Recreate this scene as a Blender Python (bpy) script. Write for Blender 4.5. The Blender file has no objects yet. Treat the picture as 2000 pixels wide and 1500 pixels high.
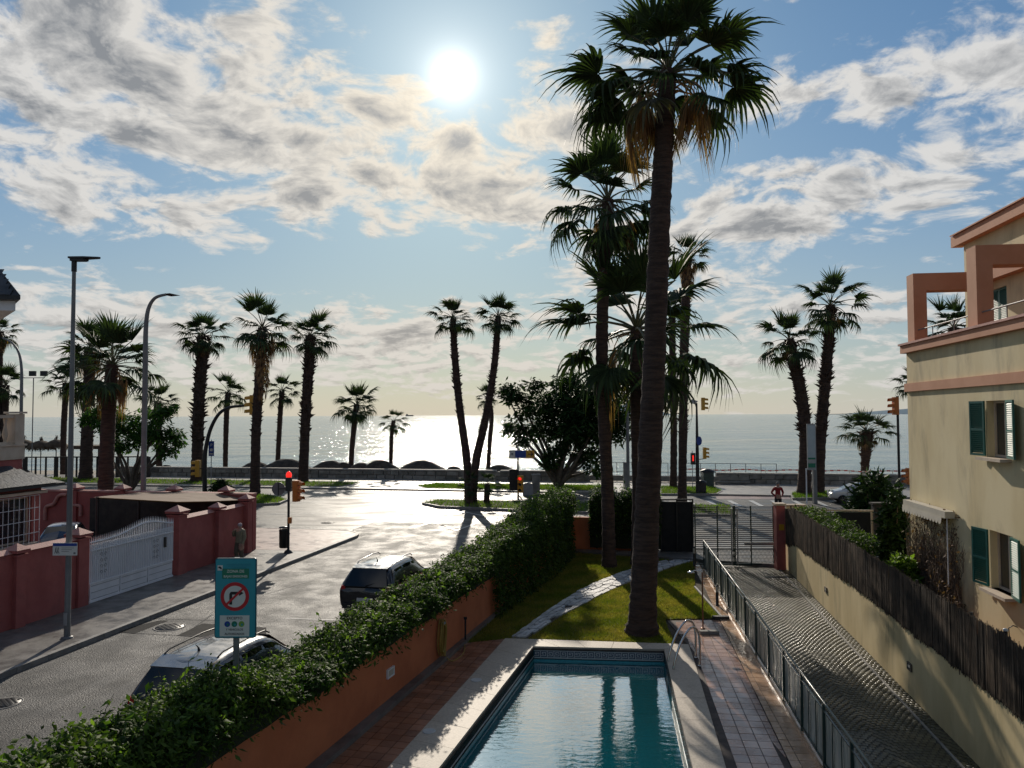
import bpy, math, random
import numpy as np
from mathutils import Vector, Matrix, noise

random.seed(7); RNG = np.random.default_rng(11)
SC = bpy.context.scene; COL = SC.collection
R = math.radians; PI = math.pi

# ------------------------------------------------------------------ camera
H = 6.4; F = 1500.0
PITCH = math.atan(60.7/F); ROLL = 0.0041
CAMR = Matrix.Rotation(PI/2+PITCH, 3, 'X') @ Matrix.Rotation(-ROLL, 3, 'Z')
cam = bpy.data.cameras.new('camera'); camo = bpy.data.objects.new('camera', cam); COL.objects.link(camo)
camo.location = (0, 0, H); camo.rotation_euler = CAMR.to_euler()
cam.sensor_width = 36; cam.lens = 27; cam.clip_start = 0.1; cam.clip_end = 80000
SC.camera = camo

def ray(px, py): return CAMR @ Vector(((px-1000)/F, -(py-750)/F, -1))
def G(px, py, z=0.0):                       # where the line of sight meets a level plane
    d = ray(px, py); t = (z-H)/d.z
    return Vector((d.x*t, d.y*t, z))
def AT(px, py, Y):                          # point of the line of sight at distance Y
    d = ray(px, py); t = Y/d.y
    return Vector((d.x*t, Y, H+d.z*t))
TH = math.atan2(0.2, 0.98); CT, ST = math.cos(TH), math.sin(TH)
def UV(u, v, z=0.0): return Vector((u*CT+v*ST, -u*ST+v*CT, z))   # street frame: v along the side street, u along the sea road

# ------------------------------------------------------------------ world and sun
SUND = ray(885, 148).normalized()
SUN_EL = math.asin(SUND.z); SUN_AZ = math.atan2(SUND.x, SUND.y)

W = bpy.data.worlds.new('World'); SC.world = W; W.use_nodes = True
nt = W.node_tree
for n in list(nt.nodes): nt.nodes.remove(n)
def nn(tree, typ, **kw):
    n = tree.nodes.new(typ)
    for k, v in kw.items(): setattr(n, k, v)
    return n
class NB:
    def __init__(s, tree): s.t = tree
    def put(s, sock, v):
        if isinstance(v, (int, float)): sock.default_value = v
        elif isinstance(v, (tuple, list)):
            sock.default_value = tuple(v)+(1,) if (len(v) == 3 and len(sock.default_value) == 4) else tuple(v)
        else: s.t.links.new(v, sock)
    def m(s, op, a, b=0.0, c=0.0, clamp=False):
        n = nn(s.t, 'ShaderNodeMath', operation=op, use_clamp=clamp)
        s.put(n.inputs[0], a); s.put(n.inputs[1], b); s.put(n.inputs[2], c); return n.outputs[0]
    def vm(s, op, a, b=(0, 0, 0)):
        n = nn(s.t, 'ShaderNodeVectorMath', operation=op)
        s.put(n.inputs[0], a); s.put(n.inputs[1], b)
        return n.outputs[1] if op in ('DOT_PRODUCT', 'LENGTH') else n.outputs[0]
    def mr(s, v, a, b, c=0.0, d=1.0, smooth=True):
        n = nn(s.t, 'ShaderNodeMapRange'); n.interpolation_type = 'SMOOTHSTEP' if smooth else 'LINEAR'
        for i, x in enumerate((v, a, b, c, d)): s.put(n.inputs[i], x)
        return n.outputs[0]
    def mix(s, f, a, b, mode='MIX'):
        n = nn(s.t, 'ShaderNodeMix', data_type='RGBA', blend_type=mode); n.clamp_factor = True
        s.put(n.inputs[0], f); s.put(n.inputs[6], a); s.put(n.inputs[7], b); return n.outputs[2]
    def noise(s, vec, scale, detail=4, rough=0.55, dist=0.0, out=0, dim='3D'):
        n = nn(s.t, 'ShaderNodeTexNoise', noise_dimensions=dim)
        if vec is not None: s.put(n.inputs['Vector'], vec)
        s.put(n.inputs['Scale'], scale); s.put(n.inputs['Detail'], detail); s.put(n.inputs['Roughness'], rough); s.put(n.inputs['Distortion'], dist)
        return n.outputs[out]
    def comb(s, x, y, z):
        n = nn(s.t, 'ShaderNodeCombineXYZ'); s.put(n.inputs[0], x); s.put(n.inputs[1], y); s.put(n.inputs[2], z); return n.outputs[0]
    def sep(s, v):
        n = nn(s.t, 'ShaderNodeSeparateXYZ'); s.put(n.inputs[0], v); return n.outputs

b = NB(nt)
tc = nn(nt, 'ShaderNodeTexCoord').outputs['Generated']
dx, dy, dz = b.sep(tc)[0:3]
sky = nn(nt, 'ShaderNodeTexSky', sky_type='NISHITA'); sky.sun_disc = False
sky.sun_elevation = SUN_EL; sky.sun_rotation = SUN_AZ; sky.altitude = 0; sky.air_density = 1.0; sky.dust_density = 0.6; sky.ozone_density = 1.6
zc = b.m('MAXIMUM', dz, 0.0)
inv = b.m('DIVIDE', 1.0, b.m('ADD', zc, 0.24))
p = b.comb(b.m('MULTIPLY', dx, inv), b.m('MULTIPLY', dy, inv), 0.0)
warp = b.vm('SCALE', b.noise(p, 2.0, 3, 0.5, out=1)); warp.node.inputs[3].default_value = 0.30
pw = b.vm('ADD', p, warp)
n1 = b.noise(pw, 7.2, 10, 0.60)
sx, sy = SUND.x/(SUND.z+0.24), SUND.y/(SUND.z+0.24)
n2 = b.noise(b.vm('ADD', pw, b.vm('MULTIPLY', b.vm('SUBTRACT', (sx, sy, 0), p), (0.030, 0.030, 0))), 7.2, 8, 0.60)
yy = b.m('MAXIMUM', dy, 0.1)
U = b.m('DIVIDE', dx, yy); V = b.m('DIVIDE', dz, yy)
def pixUV(px, py):
    d = ray(px, py); return d.x/d.y, d.z/d.y
# (px, py, half width, half height, tilt degrees, weight): where the photograph's cloud masses and gaps are
CL = [(230, 190, 400, 190, -12, .15), (90, 60, 260, 110, 0, .12), (620, 70, 130, 80, 0, .06), (720, 330, 360, 60, -14, .16), (330, 430, 260, 40, -10, .06), (1080, 180, 110, 80, -10, .16), (900, 270, 55, 32, 0, .16), (720, 190, 90, 40, -25, .10),
      (940, 390, 140, 60, 0, .08), (1780, 170, 380, 60, 10, .15), (1650, 390, 380, 70, 14, .17), (1900, 60, 160, 60, 0, .06), (1620, 590, 230, 50, -5, .09), (1050, 620, 140, 40, 0, .05),
      (780, 650, 130, 50, 0, .15), (300, 640, 380, 65, -3, .11), (140, 545, 80, 28, 0, .10), (1000, 720, 1300, 35, 0, .04),
      (930, 60, 190, 110, 0, -.20), (760, 60, 120, 110, 30, -.12), (930, 240, 120, 60, 0, -.10), (900, 272, 42, 26, 0, .20), (800, 170, 60, 26, -20, .22), (855, 78, 46, 12, 0, .20), (720, 200, 60, 30, -30, .14), (690, 80, 60, 30, 0, .12), (1010, 50, 50, 14, 5, .18), (1390, 400, 40, 16, 0, .16), (1500, 460, 120, 40, 12, .08), (1100, 250, 70, 30, 0, .10), (380, 330, 160, 22, -10, -.06), (430, 520, 400, 40, -4, -.22), (780, 520, 200, 60, 0, -.18), (1000, 520, 100, 40, 0, -.05), (1600, 40, 200, 60, 8, -.16), (1560, 290, 240, 40, 10, -.12), (1900, 480, 240, 45, 5, -.16),
      (1700, 500, 250, 35, 0, -.06), (1000, 795, 2000, 16, 0, -.18), (810, 120, 110, 60, 20, -.05)]
acc = 0.0
for (px, py, a, c, t, w) in CL:
    u0, v0 = pixUV(px, py); ct, st = math.cos(R(t)), math.sin(R(t))
    du = b.m('SUBTRACT', U, u0); dv = b.m('SUBTRACT', V, v0)
    e1 = b.m('MULTIPLY', b.m('MULTIPLY_ADD', du, ct, b.m('MULTIPLY', dv, st)), F/a)
    e2 = b.m('MULTIPLY', b.m('MULTIPLY_ADD', du, -st, b.m('MULTIPLY', dv, ct)), F/c)
    q = b.m('MULTIPLY_ADD', e1, e1, b.m('MULTIPLY', e2, e2))
    acc = b.m('MULTIPLY_ADD', b.m('EXPONENT', b.m('MULTIPLY', q, -0.7)), w, acc)
front = b.mr(dy, 0.15, 0.5)
dens = b.m('ADD', n1, b.m('MULTIPLY', acc, front))
dens = b.m('ADD', dens, -0.005)
mask = b.mr(dens, 0.475, 0.645)
thick = b.mr(dens, 0.59, 0.85)
rim = b.m('MULTIPLY', b.m('SUBTRACT', n1, n2), 5.2)
dot = b.vm('DOT_PRODUCT', tc, tuple(SUND))
ang = b.m('ARCCOSINE', b.m('MINIMUM', dot, 0.999999))
near = b.m('EXPONENT', b.m('MULTIPLY', ang, -4.6)); near2 = b.m('EXPONENT', b.m('MULTIPLY', ang, -1.8))
nearer = b.m('EXPONENT', b.m('MULTIPLY', ang, -11.0))
# base blue of the open sky
clear = b.vm('MULTIPLY', sky.outputs[0], (SKYT := (0.50, 0.78, 0.96)))
lum = b.m('MULTIPLY', b.vm('DOT_PRODUCT', clear, (0.33, 0.33, 0.33)), 1.0)
comp = b.m('DIVIDE', 1.0, b.m('MULTIPLY_ADD', lum, 0.13, 1.0))
cl_ = b.vm('SCALE', clear); b.put(cl_.node.inputs[3], comp); clear = cl_
clear = b.vm('ADD', clear, b.vm('MULTIPLY', b.comb(nearer, nearer, nearer), (2.0, 1.85, 1.75)))
hz = b.m('EXPONENT', b.m('MULTIPLY', zc, -7.5))
hzc = b.mix(b.m('MULTIPLY', near2, 1.7), (4.2, 4.35, 4.5), (6.1, 5.2, 4.1))
clear = b.mix(b.m('MULTIPLY', hz, 0.85), clear, hzc)
lit = b.mix(near, (6.2, 6.2, 6.15), (8.4, 7.2, 5.4))
dark = b.mix(near, (1.95, 2.1, 2.3), (3.6, 3.5, 3.4))
shade = b.m('SUBTRACT', thick, rim, clamp=True)
cc = b.mix(shade, lit, dark)
cc = b.mix(b.m('MULTIPLY', hz, 0.55), cc, hzc)
colr = b.mix(b.m('MULTIPLY', mask, 0.95), clear, cc)
# lower light away from the sun (the clouds there are seen from their lit side, but the sky behind the camera is deeper)
away = b.mr(ang, 0.55, 1.9, 1.0, 0.66)
cs = b.vm('SCALE', colr); b.put(cs.node.inputs[3], away); colr = cs
disc = b.m('MULTIPLY', b.m('EXPONENT', b.m('MULTIPLY', ang, -84.0)), 24.0)
halo = b.m('ADD', b.m('MULTIPLY', b.m('EXPONENT', b.m('MULTIPLY', ang, -15.0)), 2.3), disc)
colr = b.vm('ADD', colr, b.vm('MULTIPLY', b.comb(halo, halo, halo), (1.0, 0.97, 0.88)))
bg = nn(nt, 'ShaderNodeBackground'); b.put(bg.inputs[0], colr); bg.inputs[1].default_value = 0.10
nt.links.new(bg.outputs[0], nn(nt, 'ShaderNodeOutputWorld').inputs[0])

sl = bpy.data.lights.new('sun', 'SUN'); sl.energy = 3.1; sl.angle = R(0.55); sl.color = (1.0, 0.90, 0.76)
so = bpy.data.objects.new('sun', sl); COL.objects.link(so); so.rotation_euler = SUND.to_track_quat('Z', 'Y').to_euler()
so.location = (0, 0, 40)
SC.view_settings.view_transform = 'Standard'; SC.view_settings.look = 'None'
SC.view_settings.gamma = 1; SC.view_settings.use_curve_mapping = False; SC.view_settings.exposure = 0.2
SC.cycles.max_bounces = 7; SC.cycles.sample_clamp_indirect = 4; SC.cycles.transparent_max_bounces = 8
SC.cycles.caustics_reflective = False; SC.cycles.caustics_refractive = False

# ------------------------------------------------------------------ materials
def mat(name, c1, c2=None, scale=3.0, rough=0.7, rough2=None, bump=0.0, bscale=None, bdist=0.02, metal=0.0, spec=0.5, detail=5, transl=0.0,
        island=0.0, objrand=0.0, stretch=None, coat=0.0, emit=None, contrast=(0.35, 0.65), stain=None, track=None):
    m = bpy.data.materials.new(name); m.use_nodes = True; t = m.node_tree; q = NB(t)
    P = t.nodes['Principled BSDF']; out = t.nodes['Material Output']
    co = nn(t, 'ShaderNodeNewGeometry').outputs['Position']
    if stretch: co = q.vm('MULTIPLY', co, stretch)
    nz = q.noise(co, scale, detail, 0.6)
    f = q.mr(nz, contrast[0], contrast[1])
    col = q.mix(f, c1, c2 if c2 else c1)
    if track:
        tv = q.vm('MULTIPLY', q.comb(q.vm('DOT_PRODUCT', co, (CT, -ST, 0)), q.vm('DOT_PRODUCT', co, (ST, CT, 0)), 0.0), track[0])
        col = q.mix(q.mr(q.noise(tv, 1.0, 5, 0.6, 0.3), 0.42, 0.62, 0, track[2]), col, track[1])
    if stain:
        col = q.mix(q.mr(q.noise(co, stain[1], 6, 0.65, 0.4), 0.5, 0.75, 0, stain[2]), col, stain[0])
    if island:
        rnd = nn(t, 'ShaderNodeNewGeometry').outputs['Random Per Island']
        k = q.mr(rnd, 0, 1, 1-island, 1+island, False)
        v = q.vm('SCALE', col); q.put(v.node.inputs[3], k); col = v
    if objrand:
        rnd = nn(t, 'ShaderNodeObjectInfo').outputs['Random']
        k = q.mr(rnd, 0, 1, 1-objrand, 1+objrand, False)
        v = q.vm('SCALE', col); q.put(v.node.inputs[3], k); col = v
    q.put(P.inputs['Base Color'], col)
    if rough2 is not None: q.put(P.inputs['Roughness'], q.mr(q.noise(co, scale*1.7, 4, 0.6), 0.35, 0.65, rough, rough2))
    else: P.inputs['Roughness'].default_value = rough
    P.inputs['Metallic'].default_value = metal; P.inputs['Specular IOR Level'].default_value = spec
    P.inputs['Coat Weight'].default_value = coat; P.inputs['Coat Roughness'].default_value = 0.05
    if bump:
        bn = nn(t, 'ShaderNodeBump'); bn.inputs['Strength'].default_value = bump; bn.inputs['Distance'].default_value = bdist
        q.put(bn.inputs['Height'], q.noise(co, bscale or scale*6, 5, 0.6)); q.put(P.inputs['Normal'], bn.outputs[0])
    if emit: P.inputs['Emission Color'].default_value = tuple(emit[:3])+(1,); P.inputs['Emission Strength'].default_value = emit[3]
    if transl:
        tr = nn(t, 'ShaderNodeBsdfTranslucent'); tc_ = q.vm('MULTIPLY', col, (1.5, 1.7, 0.7)); q.put(tr.inputs[0], tc_)
        ms = nn(t, 'ShaderNodeMixShader'); ms.inputs[0].default_value = transl
        t.links.new(P.outputs[0], ms.inputs[1]); t.links.new(tr.outputs[0], ms.inputs[2]); t.links.new(ms.outputs[0], out.inputs[0])
    return m
M = {}
M['asphalt'] = mat('asphalt', (0.070, 0.068, 0.065), (0.120, 0.116, 0.110), 0.55, 0.46, 0.66, 1.0, 26, 0.035, spec=0.3, detail=8, contrast=(0.4, 0.6), stain=((0.03, 0.03, 0.03), 0.35, 0.7), track=((1.1, 0.06, 1), (0.035, 0.034, 0.033), 0.65))
M['road_wet'] = mat('sea road asphalt', (0.06, 0.06, 0.057), (0.09, 0.088, 0.084), 0.25, 0.36, 0.62, 0.6, 12, 0.03, spec=0.28, detail=8, stretch=(0.5, 1.5, 1), contrast=(0.4, 0.6), track=((0.05, 0.9, 1), (0.03, 0.03, 0.03), 0.75))
M['ground'] = mat('ground', (0.10, 0.09, 0.075), (0.14, 0.125, 0.10), 0.5, 0.8, bump=0.3)
M['sidewalk'] = mat('pavement', (0.12, 0.11, 0.10), (0.19, 0.175, 0.16), 1.2, 0.35, 0.6, 0.4, 18, 0.01, stain=((0.07, 0.065, 0.06), 0.8, 0.6))
M['pink_pave'] = mat('pink pavement', (0.20, 0.12, 0.10), (0.28, 0.18, 0.155), 0.8, 0.35, 0.6, 0.4, 12, 0.01)
M['prom'] = mat('promenade paving', (0.26, 0.24, 0.21), (0.34, 0.31, 0.27), 0.8, 0.35, 0.55, 0.4, 9, 0.01)
M['kerb'] = mat('kerb stone', (0.20, 0.19, 0.175), (0.30, 0.285, 0.26), 3, 0.6, bump=0.4, bscale=30)
M['white_paint'] = mat('road paint', (0.55, 0.55, 0.53), (0.38, 0.38, 0.37), 4, 0.45, bump=0.2)
M['yellow_line'] = mat('faded yellow paint', (0.35, 0.22, 0.08), (0.16, 0.13, 0.09), 3, 0.6)
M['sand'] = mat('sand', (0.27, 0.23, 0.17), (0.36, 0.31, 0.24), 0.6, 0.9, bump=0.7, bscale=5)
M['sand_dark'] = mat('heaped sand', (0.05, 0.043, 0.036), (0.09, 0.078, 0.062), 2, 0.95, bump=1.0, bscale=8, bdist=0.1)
M['seastone'] = mat('sea wall stone', (0.20, 0.185, 0.16), (0.33, 0.30, 0.26), 1.5, 0.85, bump=0.8, bscale=9, bdist=0.03, objrand=0.3)
M['seacap'] = mat('sea wall coping', (0.30, 0.28, 0.25), (0.42, 0.39, 0.35), 1.5, 0.8, bump=0.5, bscale=9)
M['redwall'] = mat('red wall paint', (0.33, 0.085, 0.075), (0.42, 0.12, 0.105), 0.9, 0.75, bump=0.35, bscale=40, bdist=0.01, stain=((0.22, 0.075, 0.065), 0.9, 0.65))
M['redcap'] = mat('pink wall capping', (0.44, 0.20, 0.17), (0.55, 0.27, 0.22), 2, 0.7, bump=0.4, bscale=20)
M['cream'] = mat('cream stucco', (0.68, 0.55, 0.31), (0.78, 0.66, 0.41), 0.8, 0.8, bump=0.35, bscale=45, bdist=0.008, stain=((0.38, 0.31, 0.19), 1.1, 0.8), stretch=(1, 1, 0.35))
M['ochre'] = mat('ochre stucco', (0.58, 0.45, 0.23), (0.70, 0.56, 0.31), 1.0, 0.8, bump=0.35, bscale=45, bdist=0.008, stain=((0.26, 0.22, 0.12), 1.3, 0.75), stretch=(1, 1, 0.3))
M['salmon'] = mat('salmon stucco', (0.55, 0.25, 0.14), (0.62, 0.30, 0.18), 1.0, 0.8, bump=0.3, bscale=45, bdist=0.008)
M['orange'] = mat('orange stucco', (0.48, 0.145, 0.06), (0.58, 0.19, 0.08), 0.9, 0.8, bump=0.4, bscale=35, bdist=0.01, stain=((0.36, 0.12, 0.06), 0.8, 0.5))
M['villa_cream'] = mat('villa cream stone', (0.55, 0.44, 0.33), (0.64, 0.53, 0.42), 2, 0.7, bump=0.3)
M['green'] = mat('green painted shutter', (0.015, 0.11, 0.09), (0.02, 0.14, 0.115), 2, 0.45)
M['dkgreen'] = mat('dark green metal', (0.012, 0.035, 0.033), (0.018, 0.05, 0.045), 3, 0.35, spec=0.6)
M['black'] = mat('black metal', (0.012, 0.012, 0.013), (0.02, 0.02, 0.021), 3, 0.45)
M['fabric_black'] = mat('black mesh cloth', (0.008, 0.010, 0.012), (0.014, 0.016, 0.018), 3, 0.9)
M['grey_metal'] = mat('galvanised metal', (0.30, 0.31, 0.32), (0.38, 0.39, 0.40), 4, 0.45, metal=0.4)
M['lamp_grey'] = mat('grey lamp post paint', (0.16, 0.16, 0.16), (0.22, 0.22, 0.215), 1.4, 0.5, bump=0.1)
M['steel'] = mat('stainless steel', (0.62, 0.60, 0.57), (0.7, 0.68, 0.65), 4, 0.18, metal=1.0)
M['white'] = mat('white paint', (0.78, 0.78, 0.80), (0.84, 0.84, 0.86), 2, 0.5, bump=0.1)
M['glass'] = mat('window glass', (0.02, 0.022, 0.025), (0.03, 0.034, 0.038), 1.3, 0.06, spec=0.9)
M['curtain'] = mat('pale window lining', (0.5, 0.42, 0.3), (0.56, 0.48, 0.36), 2, 0.8)
M['slate'] = mat('slate', (0.022, 0.026, 0.032), (0.05, 0.055, 0.064), 3, 0.5, bump=0.5, bscale=12, objrand=0.35)
M['canopy'] = mat('sun sail cloth', (0.22, 0.14, 0.09), (0.28, 0.19, 0.13), 1.5, 0.8, transl=0.15)
M['terracotta'] = mat('terracotta tile', (0.25, 0.105, 0.055), (0.34, 0.155, 0.088), 1.5, 0.32, 0.55, 0.25, 22, 0.008, objrand=0.22)
M['tile_r'] = mat('brown glazed tile', (0.36, 0.19, 0.125), (0.48, 0.29, 0.20), 1.5, 0.12, 0.30, 0.2, 18, 0.006, spec=0.7, objrand=0.2)
M['tile_edge'] = mat('pale glazed border tile', (0.48, 0.30, 0.18), (0.60, 0.40, 0.26), 1.5, 0.14, 0.3, 0.2, 18, 0.006, spec=0.7, objrand=0.18)
M['grout'] = mat('grout', (0.06, 0.045, 0.038), (0.10, 0.075, 0.06), 5, 0.8)
M['coping'] = mat('pool coping stone', (0.42, 0.35, 0.27), (0.54, 0.46, 0.36), 26, 0.6, bump=0.5, bscale=90, bdist=0.004, objrand=0.08, stain=((0.34, 0.27, 0.2), 1.5, 0.5))
M['pooltile_shaded'] = mat('shaded pool mosaic', (0.03, 0.30, 0.36), (0.05, 0.38, 0.43), 14, 0.3)  # wall above the water: its shade is painted in as a darker colour
M['poolfloor'] = mat('pale blue pool lining', (0.10, 0.74, 0.80), (0.14, 0.80, 0.84), 14, 0.4)
M['navy'] = mat('navy key tile', (0.02, 0.035, 0.07), (0.03, 0.05, 0.09), 5, 0.3)
M['tilewhite'] = mat('white key tile', (0.50, 0.50, 0.48), (0.56, 0.56, 0.54), 5, 0.3)
M['cobble'] = mat('wet cobble', (0.085, 0.078, 0.045), (0.145, 0.13, 0.08), 0.45, 0.26, 0.60, 0.5, 30, 0.006, spec=0.3, objrand=0.25, island=0.3, stain=((0.05, 0.055, 0.03), 0.6, 0.6))
M['joint'] = mat('cobble joint', (0.03, 0.028, 0.017), (0.05, 0.046, 0.03), 5, 0.6, bump=0.4)
M['pathstone'] = mat('white path stone', (0.36, 0.36, 0.36), (0.52, 0.52, 0.51), 4, 0.55, bump=0.6, bscale=18, objrand=0.22)
M['soil'] = mat('soil', (0.05, 0.038, 0.022), (0.085, 0.065, 0.04), 4, 0.95, bump=0.8)
M['lawn_base'] = mat('lawn thatch', (0.11, 0.12, 0.024), (0.20, 0.17, 0.05), 2.5, 0.9, bump=0.8, bscale=30)
M['grass'] = mat('grass blades', (0.14, 0.165, 0.024), (0.28, 0.23, 0.06), 0.9, 0.75, transl=0.45, island=0.35, spec=0.2)
M['grass2'] = mat('verge grass', (0.08, 0.15, 0.02), (0.14, 0.20, 0.035), 0.3, 0.75, transl=0.45, island=0.3, spec=0.2)
M['hedge'] = mat('hedge leaves', (0.026, 0.060, 0.010), (0.085, 0.130, 0.024), 1.9, 0.62, transl=0.34, island=0.45, spec=0.18)
M['hedge_tip'] = mat('young hedge leaves', (0.08, 0.15, 0.02), (0.14, 0.21, 0.035), 0.9, 0.6, transl=0.42, island=0.4, spec=0.2)
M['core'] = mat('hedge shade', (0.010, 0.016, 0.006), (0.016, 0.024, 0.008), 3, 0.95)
M['treeleaf'] = mat('tree leaves', (0.018, 0.045, 0.012), (0.035, 0.07, 0.018), 0.7, 0.6, transl=0.22, island=0.4, spec=0.15)
M['treeleaf_b'] = mat('bright tree leaves', (0.04, 0.10, 0.02), (0.06, 0.13, 0.03), 0.7, 0.6, transl=0.35, island=0.4, spec=0.15)
M['frond'] = mat('palm frond', (0.030, 0.052, 0.022), (0.050, 0.078, 0.030), 0.8, 0.6, transl=0.22, island=0.35, spec=0.2)
M['frond_old'] = mat('yellowing palm frond', (0.09, 0.09, 0.03), (0.12, 0.10, 0.04), 0.8, 0.55, transl=0.25, island=0.35)
M['frond_dead'] = mat('dry palm frond', (0.26, 0.14, 0.065), (0.42, 0.26, 0.14), 0.8, 0.8, transl=0.35, island=0.4)
M['petiole'] = mat('palm stalk', (0.07, 0.08, 0.03), (0.11, 0.10, 0.045), 2, 0.5)
M['bark_palm'] = mat('palm bark', (0.042, 0.025, 0.019), (0.090, 0.055, 0.040), 2.6, 0.9, bump=1.0, bscale=6, bdist=0.06, stretch=(.8, .8, 5))
M['bark'] = mat('bark', (0.09, 0.07, 0.05), (0.15, 0.12, 0.09), 3, 0.9, bump=0.9, bscale=12)
M['reed'] = mat('reed screen', (0.045, 0.032, 0.021), (0.12, 0.083, 0.054), 2, 0.85, island=0.5)
M['reed_red'] = mat('ruddy reed screen', (0.16, 0.065, 0.03), (0.28, 0.12, 0.06), 2, 0.85, island=0.4)
M['twig'] = mat('bare climber twigs', (0.13, 0.095, 0.07), (0.24, 0.18, 0.13), 2, 0.85, island=0.4)
M['deadleaf'] = mat('dry climber leaves', (0.12, 0.06, 0.035), (0.20, 0.12, 0.07), 2, 0.8, island=0.4, transl=0.2)
M['sig_yellow'] = mat('traffic light yellow', (0.60, 0.30, 0.02), (0.66, 0.34, 0.03), 2, 0.4)
M['sig_orange'] = mat('traffic light orange', (0.60, 0.17, 0.03), (0.66, 0.2, 0.04), 2, 0.4)
M['red_lens'] = mat('lit red lens', (0.6, 0.02, 0.02), None, 2, 0.2, emit=(1.0, 0.03, 0.02, 0.9))
M['red_plastic'] = mat('red plastic', (0.5, 0.012, 0.018), (0.55, 0.02, 0.02), 2, 0.25)
M['blue'] = mat('sign blue', (0.01, 0.05, 0.28), (0.015, 0.06, 0.32), 2, 0.4)
M['teal'] = mat('teal sign face', (0.03, 0.30, 0.36), (0.035, 0.33, 0.39), 1, 0.45)
M['teal_dk'] = mat('teal border', (0.01, 0.10, 0.14), None, 1, 0.45)
M['green_sign'] = mat('green sign field', (0.015, 0.19, 0.11), None, 1, 0.45)
M['sign_white'] = mat('sign white', (0.70, 0.68, 0.62), None, 1, 0.5)
M['sign_red'] = mat('sign red', (0.55, 0.02, 0.03), None, 1, 0.4)
M['ink'] = mat('sign black', (0.02, 0.02, 0.022), None, 1, 0.4)
M['lime'] = mat('badge green', (0.20, 0.38, 0.05), None, 1, 0.5)
M['carnavy'] = mat('navy car paint', (0.012, 0.018, 0.04), (0.014, 0.021, 0.045), 1, 0.22, metal=0.3, coat=1.0)
M['carroof'] = mat('wet silver car roof', (0.22, 0.22, 0.22), (0.29, 0.29, 0.285), 3, 0.22, 0.38, metal=0.3, coat=1.0)
M['carblack'] = mat('black car paint', (0.012, 0.012, 0.014), (0.015, 0.015, 0.017), 1, 0.2, coat=1.0)
M['carwhite'] = mat('white car paint', (0.62, 0.62, 0.62), (0.66, 0.66, 0.66), 1, 0.25, coat=0.8)
M['carglass'] = mat('car glass', (0.008, 0.009, 0.010), None, 1, 0.04, spec=0.9)
M['tyre'] = mat('tyre', (0.015, 0.015, 0.015), None, 1, 0.8)
M['alu'] = mat('satin rail', (0.30, 0.30, 0.31), None, 1, 0.25, metal=0.8)
M['skin'] = mat('skin', (0.40, 0.22, 0.16), (0.46, 0.26, 0.19), 8, 0.6)
M['khaki'] = mat('khaki cloth', (0.22, 0.19, 0.12), (0.28, 0.24, 0.16), 6, 0.9, bump=0.5)
M['khaki_dk'] = mat('dark khaki cloth', (0.12, 0.10, 0.07), None, 6, 0.9)
M['redcloth'] = mat('red jacket cloth', (0.22, 0.012, 0.015), (0.28, 0.018, 0.02), 6, 0.85, bump=0.5)
M['darkcloth'] = mat('dark trousers cloth', (0.015, 0.016, 0.02), (0.025, 0.026, 0.03), 6, 0.9)
M['hair'] = mat('grey hair', (0.16, 0.15, 0.145), None, 6, 0.8)
M['hair_pale'] = mat('pale cap', (0.42, 0.36, 0.38), None, 6, 0.8)
M['hose'] = mat('yellow hose', (0.36, 0.25, 0.05), (0.42, 0.3, 0.07), 5, 0.5)
M['hazed_hill'] = mat('far headland', (0.27, 0.34, 0.38), (0.30, 0.37, 0.41), 0.001, 1.0, spec=0)  # bluish grey puts the haze of distance into the base colour
M['thatch'] = mat('thatch', (0.085, 0.06, 0.04), (0.14, 0.10, 0.065), 4, 0.95, bump=0.8)
M['wood_dark'] = mat('dark timber', (0.03, 0.026, 0.022), (0.05, 0.042, 0.035), 3, 0.8)
M['awning'] = mat('striped awning cloth', (0.55, 0.50, 0.42), (0.62, 0.57, 0.48), 2, 0.8, transl=0.1)
M['lamp_lit'] = mat('frosted lamp glass', (0.5, 0.48, 0.42), None, 2, 0.4)
M['tape_red'] = mat('red barrier tape', (0.55, 0.08, 0.07), None, 1, 0.6)
M['concrete'] = mat('concrete', (0.22, 0.21, 0.19), (0.30, 0.285, 0.26), 2, 0.8, bump=0.4, bscale=20)

def water_mat(name, deep, scale, bump, bdist, rough, stretch, spec=0.5, ior=1.33, extra=None):
    m = bpy.data.materials.new(name); m.use_nodes = True; t = m.node_tree; q = NB(t); P = t.nodes['Principled BSDF']
    co = nn(t, 'ShaderNodeNewGeometry').outputs['Position']
    c = q.vm('MULTIPLY', co, stretch)
    h = q.m('ADD', q.noise(c, scale, 6, 0.62, 0.3), q.m('MULTIPLY', q.noise(c, scale*0.13, 3, 0.5), 4.0))
    bn = nn(t, 'ShaderNodeBump'); bn.inputs['Strength'].default_value = bump; bn.inputs['Distance'].default_value = bdist
    q.put(bn.inputs['Height'], h); q.put(P.inputs['Normal'], bn.outputs[0])
    band = q.mr(q.noise(q.vm('MULTIPLY', co, (0.006, 0.05, 0)), 1.0, 4, 0.6), 0.35, 0.65)
    q.put(P.inputs['Base Color'], q.mix(band, deep, tuple(x*1.25 for x in deep)))
    q.put(P.inputs['Roughness'], q.mr(band, 0, 1, rough*0.8, rough*1.3)); P.inputs['IOR'].default_value = ior; P.inputs['Specular IOR Level'].default_value = spec
    return m
M['sea'] = water_mat('sea water', (0.12, 0.21, 0.225), 0.42, 1.0, 0.46, 0.10, (0.8, 1.0, 1))
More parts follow.
